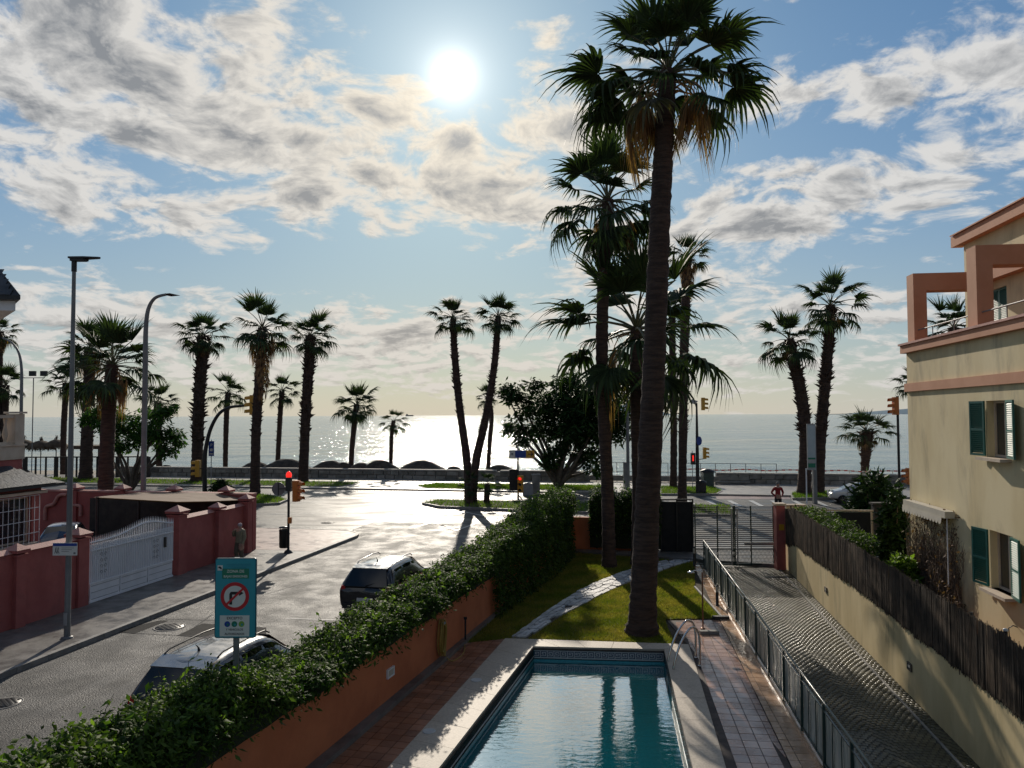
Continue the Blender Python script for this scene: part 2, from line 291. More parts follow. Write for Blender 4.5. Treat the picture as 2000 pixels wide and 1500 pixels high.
# ------------------------------------------------------------------ mesh helpers
class MB:
    def __init__(s): s.v = []; s.f = []; s.mi = []; s.sm = []; s.cur = 0; s.smooth = False
    def add(s, vs, fs, sm=None):
        o = len(s.v); s.v += [tuple(x) for x in vs]
        for f in fs: s.f.append(tuple(i+o for i in f)); s.mi.append(s.cur); s.sm.append(s.smooth if sm is None else sm)
    def box(s, c, d, rz=0.0, ax=None):
        cx, cy, cz = c; x, y, z = d[0]/2, d[1]/2, d[2]/2; cr, sr = math.cos(rz), math.sin(rz)
        vs = []
        for k in (-z, z):
            for (a, b_) in ((-x, -y), (x, -y), (x, y), (-x, y)):
                vs.append((cx+a*cr-b_*sr, cy+a*sr+b_*cr, cz+k))
        s.add(vs, [(0, 3, 2, 1), (4, 5, 6, 7), (0, 1, 5, 4), (1, 2, 6, 5), (2, 3, 7, 6), (3, 0, 4, 7)])
    def prism(s, pts, z0, z1):
        n = len(pts); vs = [(p[0], p[1], z0) for p in pts]+[(p[0], p[1], z1) for p in pts]
        fs = [tuple(range(n))[::-1], tuple(range(n, 2*n))]+[(i, (i+1) % n, n+(i+1) % n, n+i) for i in range(n)]
        s.add(vs, fs)
    def quad(s, a, b_, c, d): s.add([a, b_, c, d], [(0, 1, 2, 3)])
    def beam(s, a, b_, w, h=None, up=(0, 0, 1)):                     # square bar from a to b
        a = Vector(a); b_ = Vector(b_); h = h or w; d = (b_-a).normalized(); up = Vector(up)
        if abs(d.dot(up)) > 0.99: up = Vector((1, 0, 0))
        r = d.cross(up).normalized(); q = r.cross(d)
        vs = []
        for p_ in (a, b_):
            for (i, j) in ((-1, -1), (1, -1), (1, 1), (-1, 1)): vs.append(p_+r*(i*w/2)+q*(j*h/2))
        s.add(vs, [(0, 1, 2, 3), (7, 6, 5, 4), (0, 4, 5, 1), (1, 5, 6, 2), (2, 6, 7, 3), (3, 7, 4, 0)])
    def tube(s, path, rad, n=10, cap=True, jit=0.0):
        path = [Vector(p_) for p_ in path]; m = len(path)
        if not hasattr(rad, '__len__'): rad = [rad]*m
        vs = []; up = Vector((0.31, 0.17, 0.93)); prev = None
        for i, p_ in enumerate(path):
            d = (path[min(i+1, m-1)]-path[max(i-1, 0)]).normalized()
            if prev is None:
                x = d.cross(up if abs(d.dot(up)) < 0.95 else Vector((1, 0, 0))).normalized()
            else:
                x = (prev-d*prev.dot(d)).normalized()
            prev = x; y = d.cross(x)
            for k in range(n):
                a = 2*PI*k/n; r = rad[i]*(1+(random.uniform(-jit, jit) if jit else 0))
                vs.append(p_+x*(math.cos(a)*r)+y*(math.sin(a)*r))
        fs = [(i*n+k, i*n+(k+1) % n, (i+1)*n+(k+1) % n, (i+1)*n+k) for i in range(m-1) for k in range(n)]
        s.add(vs, fs, True)
        if cap: s.add(vs[:n], [tuple(range(n))[::-1]]); s.add(vs[-n:], [tuple(range(n))])
    def lathe(s, prof, c=(0, 0, 0), n=12, sm=True, start=0.0):
        vs = [(c[0]+r*math.cos(start+2*PI*k/n), c[1]+r*math.sin(start+2*PI*k/n), c[2]+z) for (r, z) in prof for k in range(n)]
        m = len(prof)
        fs = [(i*n+k, i*n+(k+1) % n, (i+1)*n+(k+1) % n, (i+1)*n+k) for i in range(m-1) for k in range(n)]
        s.add(vs, fs, sm)
        s.add(vs[:n], [tuple(range(n))[::-1]]); s.add(vs[-n:], [tuple(range(n))])
    def mesh(s, name, mats):
        me = bpy.data.meshes.new(name); me.from_pydata([tuple(x) for x in s.v], [], s.f)
        for m in (mats if isinstance(mats, (list, tuple)) else [mats]): me.materials.append(m)
        me.polygons.foreach_set('material_index', s.mi); me.polygons.foreach_set('use_smooth', s.sm); me.update()
        return me
def link(name, me, parent=None, loc=None, rot=None, scale=None):
    o = bpy.data.objects.new(name, me); COL.objects.link(o)
    if parent: o.parent = parent
    if loc is not None: o.location = loc
    if rot is not None: o.rotation_euler = rot
    if scale is not None: o.scale = scale if hasattr(scale, '__len__') else (scale,)*3
    return o
def part(name, mb, m, parent=None, label=None, kind=None):
    o = link(name, mb.mesh(name, m), parent)
    if label: o['label'] = label
    if kind: o['kind'] = kind
    return o
def thing(name, label, cat, loc=(0, 0, 0), rz=0.0, group=None):
    o = bpy.data.objects.new(name, None); COL.objects.link(o); o.location = loc; o.rotation_euler = (0, 0, rz); o.empty_display_size = 0.3
    o['label'] = label; o['category'] = cat
    if group: o['group'] = group
    return o
def tag(o, label, cat, group=None):
    o['label'] = label; o['category'] = cat
    if group: o['group'] = group
    return o
def struct(name, mb, m, parent=None):
    o = part(name, mb, m, parent)
    if parent is None: o['kind'] = 'structure'
    return o
def npmesh(name, V, Fq, m, smooth=False):                              # V (n,3), Fq (k,4) or (k,3)
    me = bpy.data.meshes.new(name); k = Fq.shape[1]
    me.vertices.add(len(V)); me.vertices.foreach_set('co', V.astype(np.float32).ravel())
    me.loops.add(Fq.size); me.loops.foreach_set('vertex_index', Fq.astype(np.int32).ravel())
    me.polygons.add(len(Fq)); me.polygons.foreach_set('loop_start', np.arange(0, Fq.size, k, dtype=np.int32))
    me.materials.append(m); me.update(calc_edges=True); me.validate()
    return me
def leaves(name, P, size, m, flat=0.4, asp=0.45, droop=0.0):          # one folded leaf (two quads) per point
    n = len(P); d = RNG.normal(size=(n, 3)); d[:, 2] = d[:, 2]*flat-droop
    d /= np.linalg.norm(d, axis=1)[:, None]+1e-9
    up = RNG.normal(size=(n, 3))*0.5+np.array([0, 0, 1.0]); r = np.cross(d, up); r /= np.linalg.norm(r, axis=1)[:, None]+1e-9
    nrm = np.cross(r, d); L = size*(0.45+1.1*RNG.random(n)**1.5)[:, None]; Wd = L*asp
    a = P; c = P+d*L-np.array([0, 0, 1.0])*L*0.15; mid = P+d*L*0.45+nrm*L*0.03
    V = np.stack([a, mid+r*Wd*0.5-nrm*L*0.12, c, mid-r*Wd*0.5-nrm*L*0.12, mid+nrm*L*0.03], 1).reshape(-1, 3)
    b0 = np.arange(n)[:, None]*5
    Fq = np.concatenate([b0+np.array([0, 1, 4]), b0+np.array([1, 2, 4]), b0+np.array([2, 3, 4]), b0+np.array([3, 0, 4])], 0)
    return npmesh(name, V, Fq, m)
def text(parent, s, size, m, loc, rot, name='lettering', align='CENTER'):
    cu = bpy.data.curves.new('t', 'FONT'); cu.body = s; cu.size = size; cu.align_x = align; cu.extrude = 0.001; cu.offset = size*0.012
    o = bpy.data.objects.new('t', cu); COL.objects.link(o)
    dg = bpy.context.evaluated_depsgraph_get(); me = bpy.data.meshes.new_from_object(o.evaluated_get(dg))
    bpy.data.objects.remove(o); bpy.data.curves.remove(cu); me.materials.clear(); me.materials.append(m)
    return link(name, me, parent, loc, rot)
def poly(pts, z, mb=None):                                             # flat polygon
    mb = mb or MB(); mb.add([(p_[0], p_[1], z) for p_ in pts], [tuple(range(len(pts)))]); return mb
def inpoly(x, y, pts):
    c = np.zeros(np.shape(x), bool); n = len(pts)
    for i in range(n):
        x1, y1 = pts[i][0], pts[i][1]; x2, y2 = pts[(i+1) % n][0], pts[(i+1) % n][1]
        k = ((y1 > y) != (y2 > y)) & (x < (x2-x1)*(y-y1)/((y2-y1)+1e-12)+x1); c ^= k
    return c
def scatter(pts, n):
    xs = [p_[0] for p_ in pts]; ys = [p_[1] for p_ in pts]
    x = RNG.uniform(min(xs), max(xs), n*3); y = RNG.uniform(min(ys), max(ys), n*3); k = inpoly(x, y, pts)
    return x[k][:n], y[k][:n]
def grass(name, pts, n, h, m, parent=None, z=0.0, label=None):
    x, y = scatter(pts, n); n = len(x); a = RNG.uniform(0, 2*PI, n); hh = h*(0.5+RNG.random(n)); w = h*0.16
    lx, ly = RNG.normal(0, 0.35, n)*hh, RNG.normal(0, 0.35, n)*hh
    V = np.stack([np.stack([x-np.cos(a)*w, y-np.sin(a)*w, np.full(n, z)], 1), np.stack([x+np.cos(a)*w, y+np.sin(a)*w, np.full(n, z)], 1), np.stack([x+lx, y+ly, z+hh], 1)], 1).reshape(-1, 3)
    o = link(name, npmesh(name, V, np.arange(n*3).reshape(-1, 3), m), parent); o['kind'] = 'stuff'
    if label: o['label'] = label; o['category'] = 'grass'
    return o

# ------------------------------------------------------------------ ground, roads, sea
# the pool's outline, so that the ground sheets can leave a hole for the basin
def toY(a, b_, Y): t_ = (Y-a.y)/(b_.y-a.y); return a+(b_-a)*t_
CO = {k: G(*v) for k, v in dict(ifl=(1042, 1266), ifr=(1297, 1272), ofl=(987, 1250), ofr=(1345, 1262)).items()}
inl2 = G(862, 1500); inr2 = G(1352, 1500); onl = G(800, 1457); onr = G(1417, 1500)
YN = 7.5
IL = toY(CO['ifl'], inl2, YN); IR = toY(CO['ifr'], inr2, YN); OL = toY(CO['ofl'], onl, YN); OR_ = toY(G(1357, 1297), onr, YN)
def holed_sheet(name, outer, z, m):
    ce = (IL+IR+CO['ifl']+CO['ifr'])/4; ring = [ce+(p_-ce)*1.03 for p_ in (IL, IR, CO['ifr'], CO['ifl'])]; q = MB()
    for i in range(4):
        a, b_, c, d = outer[i], outer[(i+1) % 4], ring[(i+1) % 4], ring[i]; q.add([(p_.x, p_.y, z) for p_ in (a, b_, c, d)], [(0, 1, 2, 3)])
    return struct(name, q, m)
holed_sheet('ground', [UV(-260, -60), UV(260, -60), UV(260, 72.6), UV(-260, 72.6)], -0.03, M['ground'])
# asphalt of the side street and of the sea road
RD = MB(); poly([UV(-17.5, -30), UV(-6.5, -30), UV(-6.5, 44), UV(-17.5, 44)], 0.0, RD); struct('side_street', RD, M['asphalt'])
RD = MB(); poly([UV(-260, 37.5), UV(-17.5, 37.5), UV(-17.5, 44), UV(-6.5, 44), UV(-6.5, 37.5), UV(260, 37.5), UV(260, 62.6), UV(-260, 62.6)], 0.0, RD); struct('sea_road', RD, M['road_wet'])
KH = 0.13
def arc(cx, cy, r, a0, a1, n=8): return [(cx+r*math.cos(R(a0+(a1-a0)*i/n)), cy+r*math.sin(R(a0+(a1-a0)*i/n))) for i in range(n+1)]
def slab(name, uvpts, m, top=KH): 
    q = MB(); q.prism([UV(*p_) for p_ in uvpts], -0.02, top); return struct(name, q, m)
def kerbline(uvpts, name='kerb', w=0.16, top=KH+0.005, closed=False):
    pts = [UV(*p_) for p_ in uvpts]; q = MB()
    for i in range(len(pts)-1+(1 if closed else 0)):
        a, b_ = pts[i], pts[(i+1) % len(pts)]; L = (b_-a).length; n = max(1, int(L/1.0)) if L > 1.2 else 1
        for k in range(n):
            p0 = a.lerp(b_, k/n); p1 = a.lerp(b_, (k+1)/n)
            g_ = (p1-p0).normalized()*0.006
            q.beam((p0.x+g_.x, p0.y+g_.y, top/2), (p1.x-g_.x, p1.y-g_.y, top/2), w, top+0.02)
    return struct(name, q, M['kerb'])
# left pavement with rounded corner
cor = arc(-18.0, 37.9, 1.85, 0, 90)
left_in = [(-16.15, -30), (-16.15, 37.9)]+cor[1:]+[(-260, 39.75)]
slab('left_pavement', [(-19.35, -30)]+left_in+[(-260, 33.2), (-19.35, 33.2)], M['sidewalk'])
kerbline([(-16.15, -30), (-16.15, 37.9)]+cor[1:]+[(-120, 39.75)])
# paved pinkish corner patch
slab('corner_paving', [(-19.3, 33.3), (-16.3, 33.3)]+[(u*1.0-0.1, v-0.1) for u, v in cor]+[(-30, 39.6), (-30, 34.0), (-19.3, 34.0)], M['pink_pave'], KH+0.004)
# right pavement along garden wall and along the front
slab('right_pavement', [(-7.8, -30), (-7.8, 37.2)]+[(-6.0+1.8*math.cos(R(180-i*9)), 37.6+1.8*math.sin(R(180-i*9))) for i in range(11)]+[(260, 39.4), (260, 33.9), (4.2, 33.9), (-4.6, 35.6), (-6.4, 10), (-6.4, -30)], M['sidewalk'])
kerbline([(-7.8, -30), (-7.8, 37.4)]+[(-6.0+1.8*math.cos(R(180-i*9)), 37.6+1.8*math.sin(R(180-i*9))) for i in range(11)]+[(120, 39.4)])
# sea side: promenade, verge, medians
slab('promenade', [(-260, 62.7), (260, 62.7), (260, 72.5), (-260, 72.5)], M['prom'])
def verge(uvpts, n, name, lab):
    slab('verge_soil', uvpts, M['soil'], KH+0.01); kerbline(uvpts, closed=True, w=0.14, top=KH+0.03)
    grass(name, [UV(*p_) for p_ in uvpts], n, 0.16, M['grass2'], z=KH+0.01, label=lab)
def vg(px, py): 
    p_ = G(px, py); return (p_.x*CT-p_.y*ST, p_.x*ST+p_.y*CT)
u_a = vg(690, 950)[0]; u_b = vg(815, 952)[0]; u_c = vg(1180, 962)[0]; u_d = vg(1500, 965)[0]
verge([(-110, 63.6), (u_a-0.5, 63.6), (u_a, 66), (u_a-0.5, 68.3), (-110, 68.3)], 26000, 'verge_grass', 'green grass strip between promenade and sea road, left of the gap')
verge([(u_b, 65.5), (u_b+1.5, 63.5), (u_c, 63.5), (u_c, 68.3), (u_b+1, 68.3)], 9000, 'verge_grass', 'green grass strip behind the street name sign and round tree')
def ground_poly(px): return [(vg(*p_)) for p_ in px]
MED1 = ground_poly([(330, 968), (470, 966), (530, 971), (561, 979), (545, 986), (490, 989), (330, 989)])
verge(MED1, 5000, 'verge_grass', 'grassy road island below the bushy palm, behind the red wall')
MED2 = [(vg(847, 978)[0], 53.0), (vg(860, 992)[0], 51.2), (-7.5, 49.8), (0, 49.8), (4, 50.0), (4, 55.0), (vg(860, 970)[0]+.8, 55.0)]
verge(MED2, 5000, 'verge_grass', 'grassy road island with two leaning palms')
MED3 = ground_poly([(1290, 968), (1400, 968), (1410, 962), (1395, 955), (1290, 953)])
verge(MED3, 2200, 'verge_grass', 'grass bed round the twin rough palms beside the camera pole')
MED4 = ground_poly([(1550, 977), (1760, 974), (1760, 961), (1560, 963), (1545, 968)])
verge(MED4, 3500, 'verge_grass', 'grass bed under the two palms leaning apart')
# crossing patch on the right
q = MB(); poly([G(*p_) for p_ in [(1400, 975), (1545, 975), (1530, 960), (1395, 960)]], 0.008, q); struct('brick_crossing', q, M['pink_pave'])
# road markings
mk = MB()
def line(px, w, z=0.005):
    for i in range(len(px)-1):
        a, b_ = G(*px[i]), G(*px[i+1]); d = (b_-a); d.z = 0; n = Vector((-d.y, d.x, 0)).normalized()*w/2
        mk.add([(a.x-n.x, a.y-n.y, z), (b_.x-n.x, b_.y-n.y, z), (b_.x+n.x, b_.y+n.y, z), (a.x+n.x, a.y+n.y, z)], [(0, 1, 2, 3)])
for l_ in ([(812, 974), (885, 1000)], [(775, 990), (880, 1033)], [(835, 1000), (905, 1020)], [(845, 1020), (892, 1036)]): line(l_, 0.14)
for l_ in ([(845, 1020), (810, 1030)], [(892, 1002), (845, 1020)], [(892, 1036), (935, 1020)], [(900, 998), (945, 1008)]): line(l_, 0.14, 0.009)
for l_ in ([(700, 987), (830, 988)], [(530, 1005), (850, 1001)]): line(l_, 0.10, 0.013)
for i in range(7): line([(1340+i*42, 978), (1362+i*42, 989)], 0.35, 0.017)
line([(560, 1208), (800, 1216)], 0.05, 0.006)
struct('road_marking', mk, M['white_paint'])
mk = MB(); line([(0, 1322), (180, 1253)], 0.10); struct('kerb_marking', mk, M['yellow_line'])
# old trench patches in the street
mk = MB()
for pts in ([(225, 1234), (310, 1212), (330, 1212), (262, 1238)], [(345, 1242), (395, 1218), (520, 1226), (520, 1250)]): poly([G(*p_) for p_ in pts], 0.006, mk)
struct('asphalt_patch', mk, mat('patch asphalt', (0.012, 0.012, 0.013), (0.022, 0.022, 0.022), 2, 0.8, None, 0.6, 40, 0.02, spec=.12))
mk = MB()
for l_ in ([(225, 1235), (420, 1245)], [(290, 1208), (520, 1215)], [(415, 1200), (380, 1225)], [(520, 1160), (660, 1120)]): line(l_, 0.03, 0.011)
struct('road_crack', mk, M['ink'])
def manhole(px, py, r, lab):
    c = G(px, py); t = thing('manhole_cover', lab, 'manhole cover', (c.x, c.y, 0))
    q = MB(); q.lathe([(r*1.12, 0.0), (r*1.12, 0.012), (r, 0.012), (r, 0.008)], n=24); part('frame', q, M['concrete'], t)
    q = MB(); q.lathe([(r*0.98, 0.009), (r*0.96, 0.018), (0.01, 0.018)], n=24)
    for i in range(-4, 5):
        for j in range(-4, 5):
            if (i*i+j*j)**.5 < 4.3 and (i+j) % 2 == 0: q.box((i*r*0.2, j*r*0.2, 0.022), (r*.16, r*.16, 0.012))
    part('cover', q, M['black'], t)
manhole(331, 1225, 0.42, 'round iron manhole cover between the two dark asphalt patches')
manhole(8, 1374, 0.34, 'round iron manhole cover at the left edge of the street')
manhole(640, 1021, 0.36, 'round manhole cover out in the junction beyond the corner kerb')
manhole(672, 1036, 0.5, 'manhole cover by the rounded kerb corner')

# sea, beach, headland
q = MB(); n = 60
for i in range(n+1):
    u = -260+520*i/n
    for (v, z) in ((72.6, -0.9), (78, -1.35), (92, -1.6), (104, -1.75), (118, -2.6)):
        w = UV(u, v); q.v.append((w.x, w.y, z+0.10*noise.noise((u*.1, v*.1, 0))))
for i in range(n):
    for k in range(4): a = i*5+k; q.f.append((a, a+5, a+6, a+1)); q.mi.append(0); q.sm.append(True)
struct('beach', q, M['sand'])
ys = [98, 100, 102, 104, 106, 108, 111, 114, 117, 120, 124, 128, 133, 138, 144, 150, 157, 165, 175, 190, 210, 240, 290, 400, 700, 1500, 4000, 12000, 40000]
q = MB(); xs = [-1+2*i/120 for i in range(121)]
for v in ys:
    half = 120+v*1.3
    for t in xs:
        u = t*half; amp = 0.16*math.exp(-(v-104)/45.0) if v < 400 else 0
        w = UV(u, v); z = -1.72+amp*math.sin(v*0.62+1.5*noise.noise((u*.03, v*.02, 3)))
        q.v.append((w.x, w.y, z))
for j in range(len(ys)-1):
    for i in range(120): a = j*121+i; q.f.append((a, a+1, a+122, a+121)); q.mi.append(0); q.sm.append(True)
struct('sea', q, M['sea'])
q = MB()                                                                 # lapping foam at the water line
for seg in range(40):
    u = -60+seg*3.2; v0 = 103.6+0.5*noise.noise((u*.2, 0, 5))
    q.add([UV(u, v0, -1.60), UV(u+3.2, 103.6+0.5*noise.noise(((u+3.2)*.2, 0, 5)), -1.60), UV(u+3.2, 105.1+.9*noise.noise(((u+3.2)*.3, 0, 7)), -1.60), UV(u, 105.1+.9*noise.noise((u*.3, 0, 7)), -1.60)], [(0, 1, 2, 3)])
struct('surf', q, mat('foam', (0.6, 0.62, 0.62), None, 2, 0.7, bump=0.6))
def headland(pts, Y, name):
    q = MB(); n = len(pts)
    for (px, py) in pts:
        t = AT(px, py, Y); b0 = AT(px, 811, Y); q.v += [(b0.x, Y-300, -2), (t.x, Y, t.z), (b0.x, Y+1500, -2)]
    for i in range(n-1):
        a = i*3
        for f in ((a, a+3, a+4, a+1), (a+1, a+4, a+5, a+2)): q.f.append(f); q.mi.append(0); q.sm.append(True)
    struct(name, q, M['hazed_hill'])
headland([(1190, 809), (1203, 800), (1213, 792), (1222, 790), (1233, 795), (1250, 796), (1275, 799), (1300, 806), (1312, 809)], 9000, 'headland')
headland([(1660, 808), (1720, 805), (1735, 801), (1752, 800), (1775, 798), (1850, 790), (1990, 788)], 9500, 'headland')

# sea wall of stone blocks
def seawall(u0, u1, lab, low=False):
    t = thing('sea_wall', lab, 'wall', UV(u0, 72.5, 0), -TH, 'stone sea walls of the promenade')
    L = u1-u0; h = 0.95
    q = MB(); q.box((L/2, 0.26, h/2), (L, 0.36, h)); part('core', q, M['concrete'], t)
    blk = [None]*4
    for k in range(4):
        q = MB(); bw = (0.86, 1.18, 1.0, 0.74)[k]; q.box((0, 0, 0), (bw-0.07, 0.16, 0.36))
        q.v = [(x+random.uniform(-.02, .02), y+random.uniform(-.02, .02), z+random.uniform(-.02, .02)) for x, y, z in q.v]
        blk[k] = (bw, q.mesh('stone_block', M['seastone']))
    for row in range(2):
        x = 0.0
        while x < L-0.6:
            k = random.randrange(4); bw, me = blk[k]
            link('stone_block', me, t, (x+bw/2, random.uniform(-.015, .015), 0.10+0.21+row*0.42))
            x += bw
    q = MB(); x = 0
    cap = MB(); cap.box((0, 0, 0), (1.96, 0.62, 0.14)); cm = cap.mesh('coping_stone', M['seacap'])
    while x+1.98 <= L: link('coping_stone', cm, t, (x+0.99, 0.22, h+0.07)); x += 1.98
u_gap = vg(1152, 943)[0]; u_gap2 = vg(1400, 948)[0]
seawall(-58, -16, 'long stone sea wall behind the promenade on the left, with sand heaps beyond')
seawall(-16, u_gap, 'stone sea wall behind the round tree, right up to the beach steps')
seawall(u_gap2, 52, 'stone sea wall behind the red-jacketed man, right of the beach steps')
q = MB(); q.box((0, 0, 0.45), (u_gap2-u_gap, 0.4, 0.5)); o = part('low_wall', q, M['concrete']); o.location = UV((u_gap+u_gap2)/2, 73, 0); o.rotation_euler = (0, 0, -TH); tag(o, 'low concrete wall at the beach steps behind the camera pole', 'wall')
# promenade railings
def handrail(u0, u1, v, h, lab, n):
    t = thing('beach_railing', lab, 'railing', UV(u0, v, 0), -TH, 'metal railings above the beach')
    L = u1-u0
    for i in range(n+1): q = MB(); q.tube([(L*i/n, 0, 0), (L*i/n, 0, h)], 0.03, 6); part('post', q, M['lamp_grey'], t)
    for z in (h, h*0.55): q = MB(); q.tube([(0, 0, z), (L, 0, z)], 0.025, 6); part('rail', q, M['lamp_grey'], t)
handrail(vg(1128, 940)[0], vg(1305, 945)[0], 73.6, 1.85, 'thin grey beach railing behind the round tree and palms', 9)
handrail(vg(1340, 945)[0], vg(1520, 948)[0], 73.6, 1.85, 'thin grey beach railing behind the traffic light with the camera', 6)
t = thing('barrier_tape', 'red and white barrier tape strung along the beach on the right', 'tape', UV(vg(1340, 945)[0], 76, 0), -TH)
q = MB(); q.box((.15, 0, .06), (.3, .006, .12)); rs_ = q.mesh('red_stripe', M['tape_red']); ws_ = q.mesh('white_stripe', M['sign_white'])
for i in range(140): link('red_stripe' if i % 2 else 'white_stripe', rs_ if i % 2 else ws_, t, (i*0.305, 0, 1.05+0.05*math.sin(i*0.45)))
for i in range(12): q = MB(); q.tube([(i*3.7, .02, -1), (i*3.7, .02, 1.2)], 0.03, 5); part('post', q, M['steel'], t)
# heaps on the beach
heaps = [(20, 80, 8, 'far left, beside the thatched parasols'), (325, 60, 6, 'behind the round-leaved bush'), (385, 50, 5, 'behind the palm with the yellow signal'), (500, 90, 14, 'directly behind the palm with the thick skirt'), (560, 120, 20, 'tall and broad, left of the straight palm'),
         (645, 100, 17, 'right of the straight palm, joined to its neighbour'), (655, 60, 14, None), (705, 80, 13, 'behind the twin-stemmed low palm'), (742, 90, 19, 'pointed, beside the slim low palm'), (823, 110, 19, 'standing alone, broad, in the sun glitter'), (886, 60, 8, 'small, left of the leaning palms'), (975, 90, 11, 'low, right of the leaning palms')]
names = ['low dark sand heap at the far left near the thatched parasols', 'low dark sand heap behind the bush at the lamp post', 'small dark sand heap between the palm and the blue sign', 'dark sand heap directly behind the palm with the thick skirt',
         'tall broad dark sand heap left of the straight rough palm', 'wide dark sand heap just right of the straight rough palm', 'dark sand heap merging into the wide heap left of the low twin-stemmed palm', 'dark sand heap behind the low twin-stemmed palm',
         'pointed dark sand heap left of the slim little palm', 'broad lone dark sand heap in the sun glitter', 'small dark sand heap left of the foot of the leaning palms', 'low dark sand heap right of the leaning palms']
heaps[6] = (672, 60, 14, '')
for (px, wpx, hp, _), lab in zip(heaps, names):
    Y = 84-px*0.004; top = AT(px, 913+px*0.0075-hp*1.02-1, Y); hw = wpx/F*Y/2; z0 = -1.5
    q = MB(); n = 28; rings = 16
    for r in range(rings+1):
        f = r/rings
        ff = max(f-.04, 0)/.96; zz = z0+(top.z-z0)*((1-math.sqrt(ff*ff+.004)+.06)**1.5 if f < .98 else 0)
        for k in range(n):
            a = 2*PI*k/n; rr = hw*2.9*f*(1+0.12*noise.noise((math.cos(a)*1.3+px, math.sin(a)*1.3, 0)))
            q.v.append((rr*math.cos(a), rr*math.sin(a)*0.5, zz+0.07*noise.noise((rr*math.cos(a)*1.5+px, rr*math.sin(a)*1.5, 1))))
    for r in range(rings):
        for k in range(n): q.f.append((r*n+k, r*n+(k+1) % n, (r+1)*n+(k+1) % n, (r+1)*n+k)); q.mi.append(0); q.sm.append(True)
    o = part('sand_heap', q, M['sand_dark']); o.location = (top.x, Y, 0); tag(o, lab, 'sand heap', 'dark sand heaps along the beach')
# ------------------------------------------------------------------ palms
def hang_mesh(name, m, seed):                                             # stalk reaching out, collapsed blade hanging straight down
    rr = random.Random(seed); q = MB(); out = rr.uniform(.30, .42); hx = Vector((out, 0, -.08))
    q.cur = 1; q.tube([Vector((0, 0, 0)), Vector((out*.4, 0, .05)), Vector((out*.8, 0, .02)), hx], [.014, .011, .009, .007], 5, cap=False); q.cur = 0
    for i in range(34):
        a = rr.uniform(-PI, PI); L = rr.uniform(.38, .78); sp = rr.uniform(.01, .13); w = rr.uniform(.004, .010); vs = []
        sd = Vector((-math.sin(a), math.cos(a), 0)); n_ = Vector((math.cos(a), math.sin(a)*.8, 0))
        for t in (0, .15, .4, .7, 1): c = hx+n_*(sp*(math.sin(min(1, t*1.6)*PI/2)))+Vector((.03*t, 0, -L*t)); ww = w*(.3, 1, 1, .6, .05)[(0, .15, .4, .7, 1).index(t)]; vs += [c-sd*ww, c+sd*ww]
        q.add(vs, [(2*k, 2*k+2, 2*k+3, 2*k+1) for k in range(4)])
    return q.mesh(name, m)
def frond_mesh(name, droop, m, seed, spread=105, nl=38, pet=0.46, fold=0.25, tipdroop=0.5, ragged=0.28):
    rr = random.Random(seed); q = MB(); hx = Vector((pet, 0, -0.05*droop-0.02))
    pts = [Vector((pet*t, 0, 0.03*math.sin(PI*t)-(0.05*droop+0.02)*t*t)) for t in (0, .25, .5, .75, 1)]
    q.cur = 1; q.tube(pts, [0.016, 0.012, 0.010, 0.008, 0.007], 5, cap=False); q.cur = 0
    for i in range(nl):
        a = -spread+2*spread*i/(nl-1)+rr.uniform(-2.0, 2.0); ar = R(a)
        L = (0.52-0.17*(abs(a)/spread)**2)*(1+rr.uniform(-ragged, ragged*0.5))
        d = Vector((math.cos(ar), math.sin(ar), fold*abs(math.sin(ar))-0.02)); d.normalize()
        side = Vector((-math.sin(ar), math.cos(ar), 0))
        half = R(spread)/(nl-1)*1.15; prof = [(0.02, 0.002), (0.16, 0.16*half*1.05), (0.30, 0.30*half), (0.44, 0.30*half*.9), (0.62, 0.30*half*.62), (0.82, 0.30*half*.36), (1.0, 0.0008)]
        dr = tipdroop*(1+rr.uniform(-.45, .6)); tw = rr.uniform(-.3, .3); vs = []
        for (t, w) in prof:
            s = t*L; bend = dr*max(0, t-0.38)**1.7*0.75+droop*0.10*t*t
            c = hx+d*(s-bend*0.40*L)+Vector((0, 0, -bend*0.85*L)); c += side*(tw*0.12*max(0, t-.5)*L)
            zz = Vector((0, 0, (0.35 if i % 2 else -0.35)*w))
            vs += [c-side*w+zz, c+side*w-zz]
        q.add(vs, [(2*k, 2*k+2, 2*k+3, 2*k+1) for k in range(len(prof)-1)])
    return q.mesh(name, m)
FR = {}
for k in range(3):
    FR['up', k] = frond_mesh('frond', 0.2, [M['frond'], M['petiole']], 10+k, 84, 30, 0.50, 0.55, 0.35)
    FR['mid', k] = frond_mesh('frond', 0.8, [M['frond'], M['petiole']], 20+k, 98, 34, 0.54, 0.30, 0.95)
    FR['low', k] = frond_mesh('frond', 1.3, [M['frond'], M['petiole']], 30+k, 104, 34, 0.54, 0.12, 1.35)
    FR['old', k] = frond_mesh('frond', 1.4, [M['frond_old'], M['petiole']], 40+k, 80, 30, 0.46, 0.0, 0.9, 0.3)
    FR['hang', k] = hang_mesh('frond', [M['frond_dead'], M['frond_dead']], 70+k)
    FR['dead', k] = frond_mesh('frond', 0.6, [M['frond_dead'], M['frond_dead']], 50+k, 40, 26, 0.42, 0.15, 0.3, 0.45)
def catmull(P, n=6):
    out = []; m = len(P)
    for i in range(m-1):
        p0, p1, p2, p3 = P[max(i-1, 0)], P[i], P[i+1], P[min(i+2, m-1)]
        for k in range(n):
            t = k/n; out.append(0.5*((2*p1)+(p2-p0)*t+(2*p0-5*p1+4*p2-p3)*t*t+(3*p1-p0-3*p2+p3)*t**3))
    out.append(P[-1]); return out
PALMN = 0
G1 = 'tall palms in the pool garden'
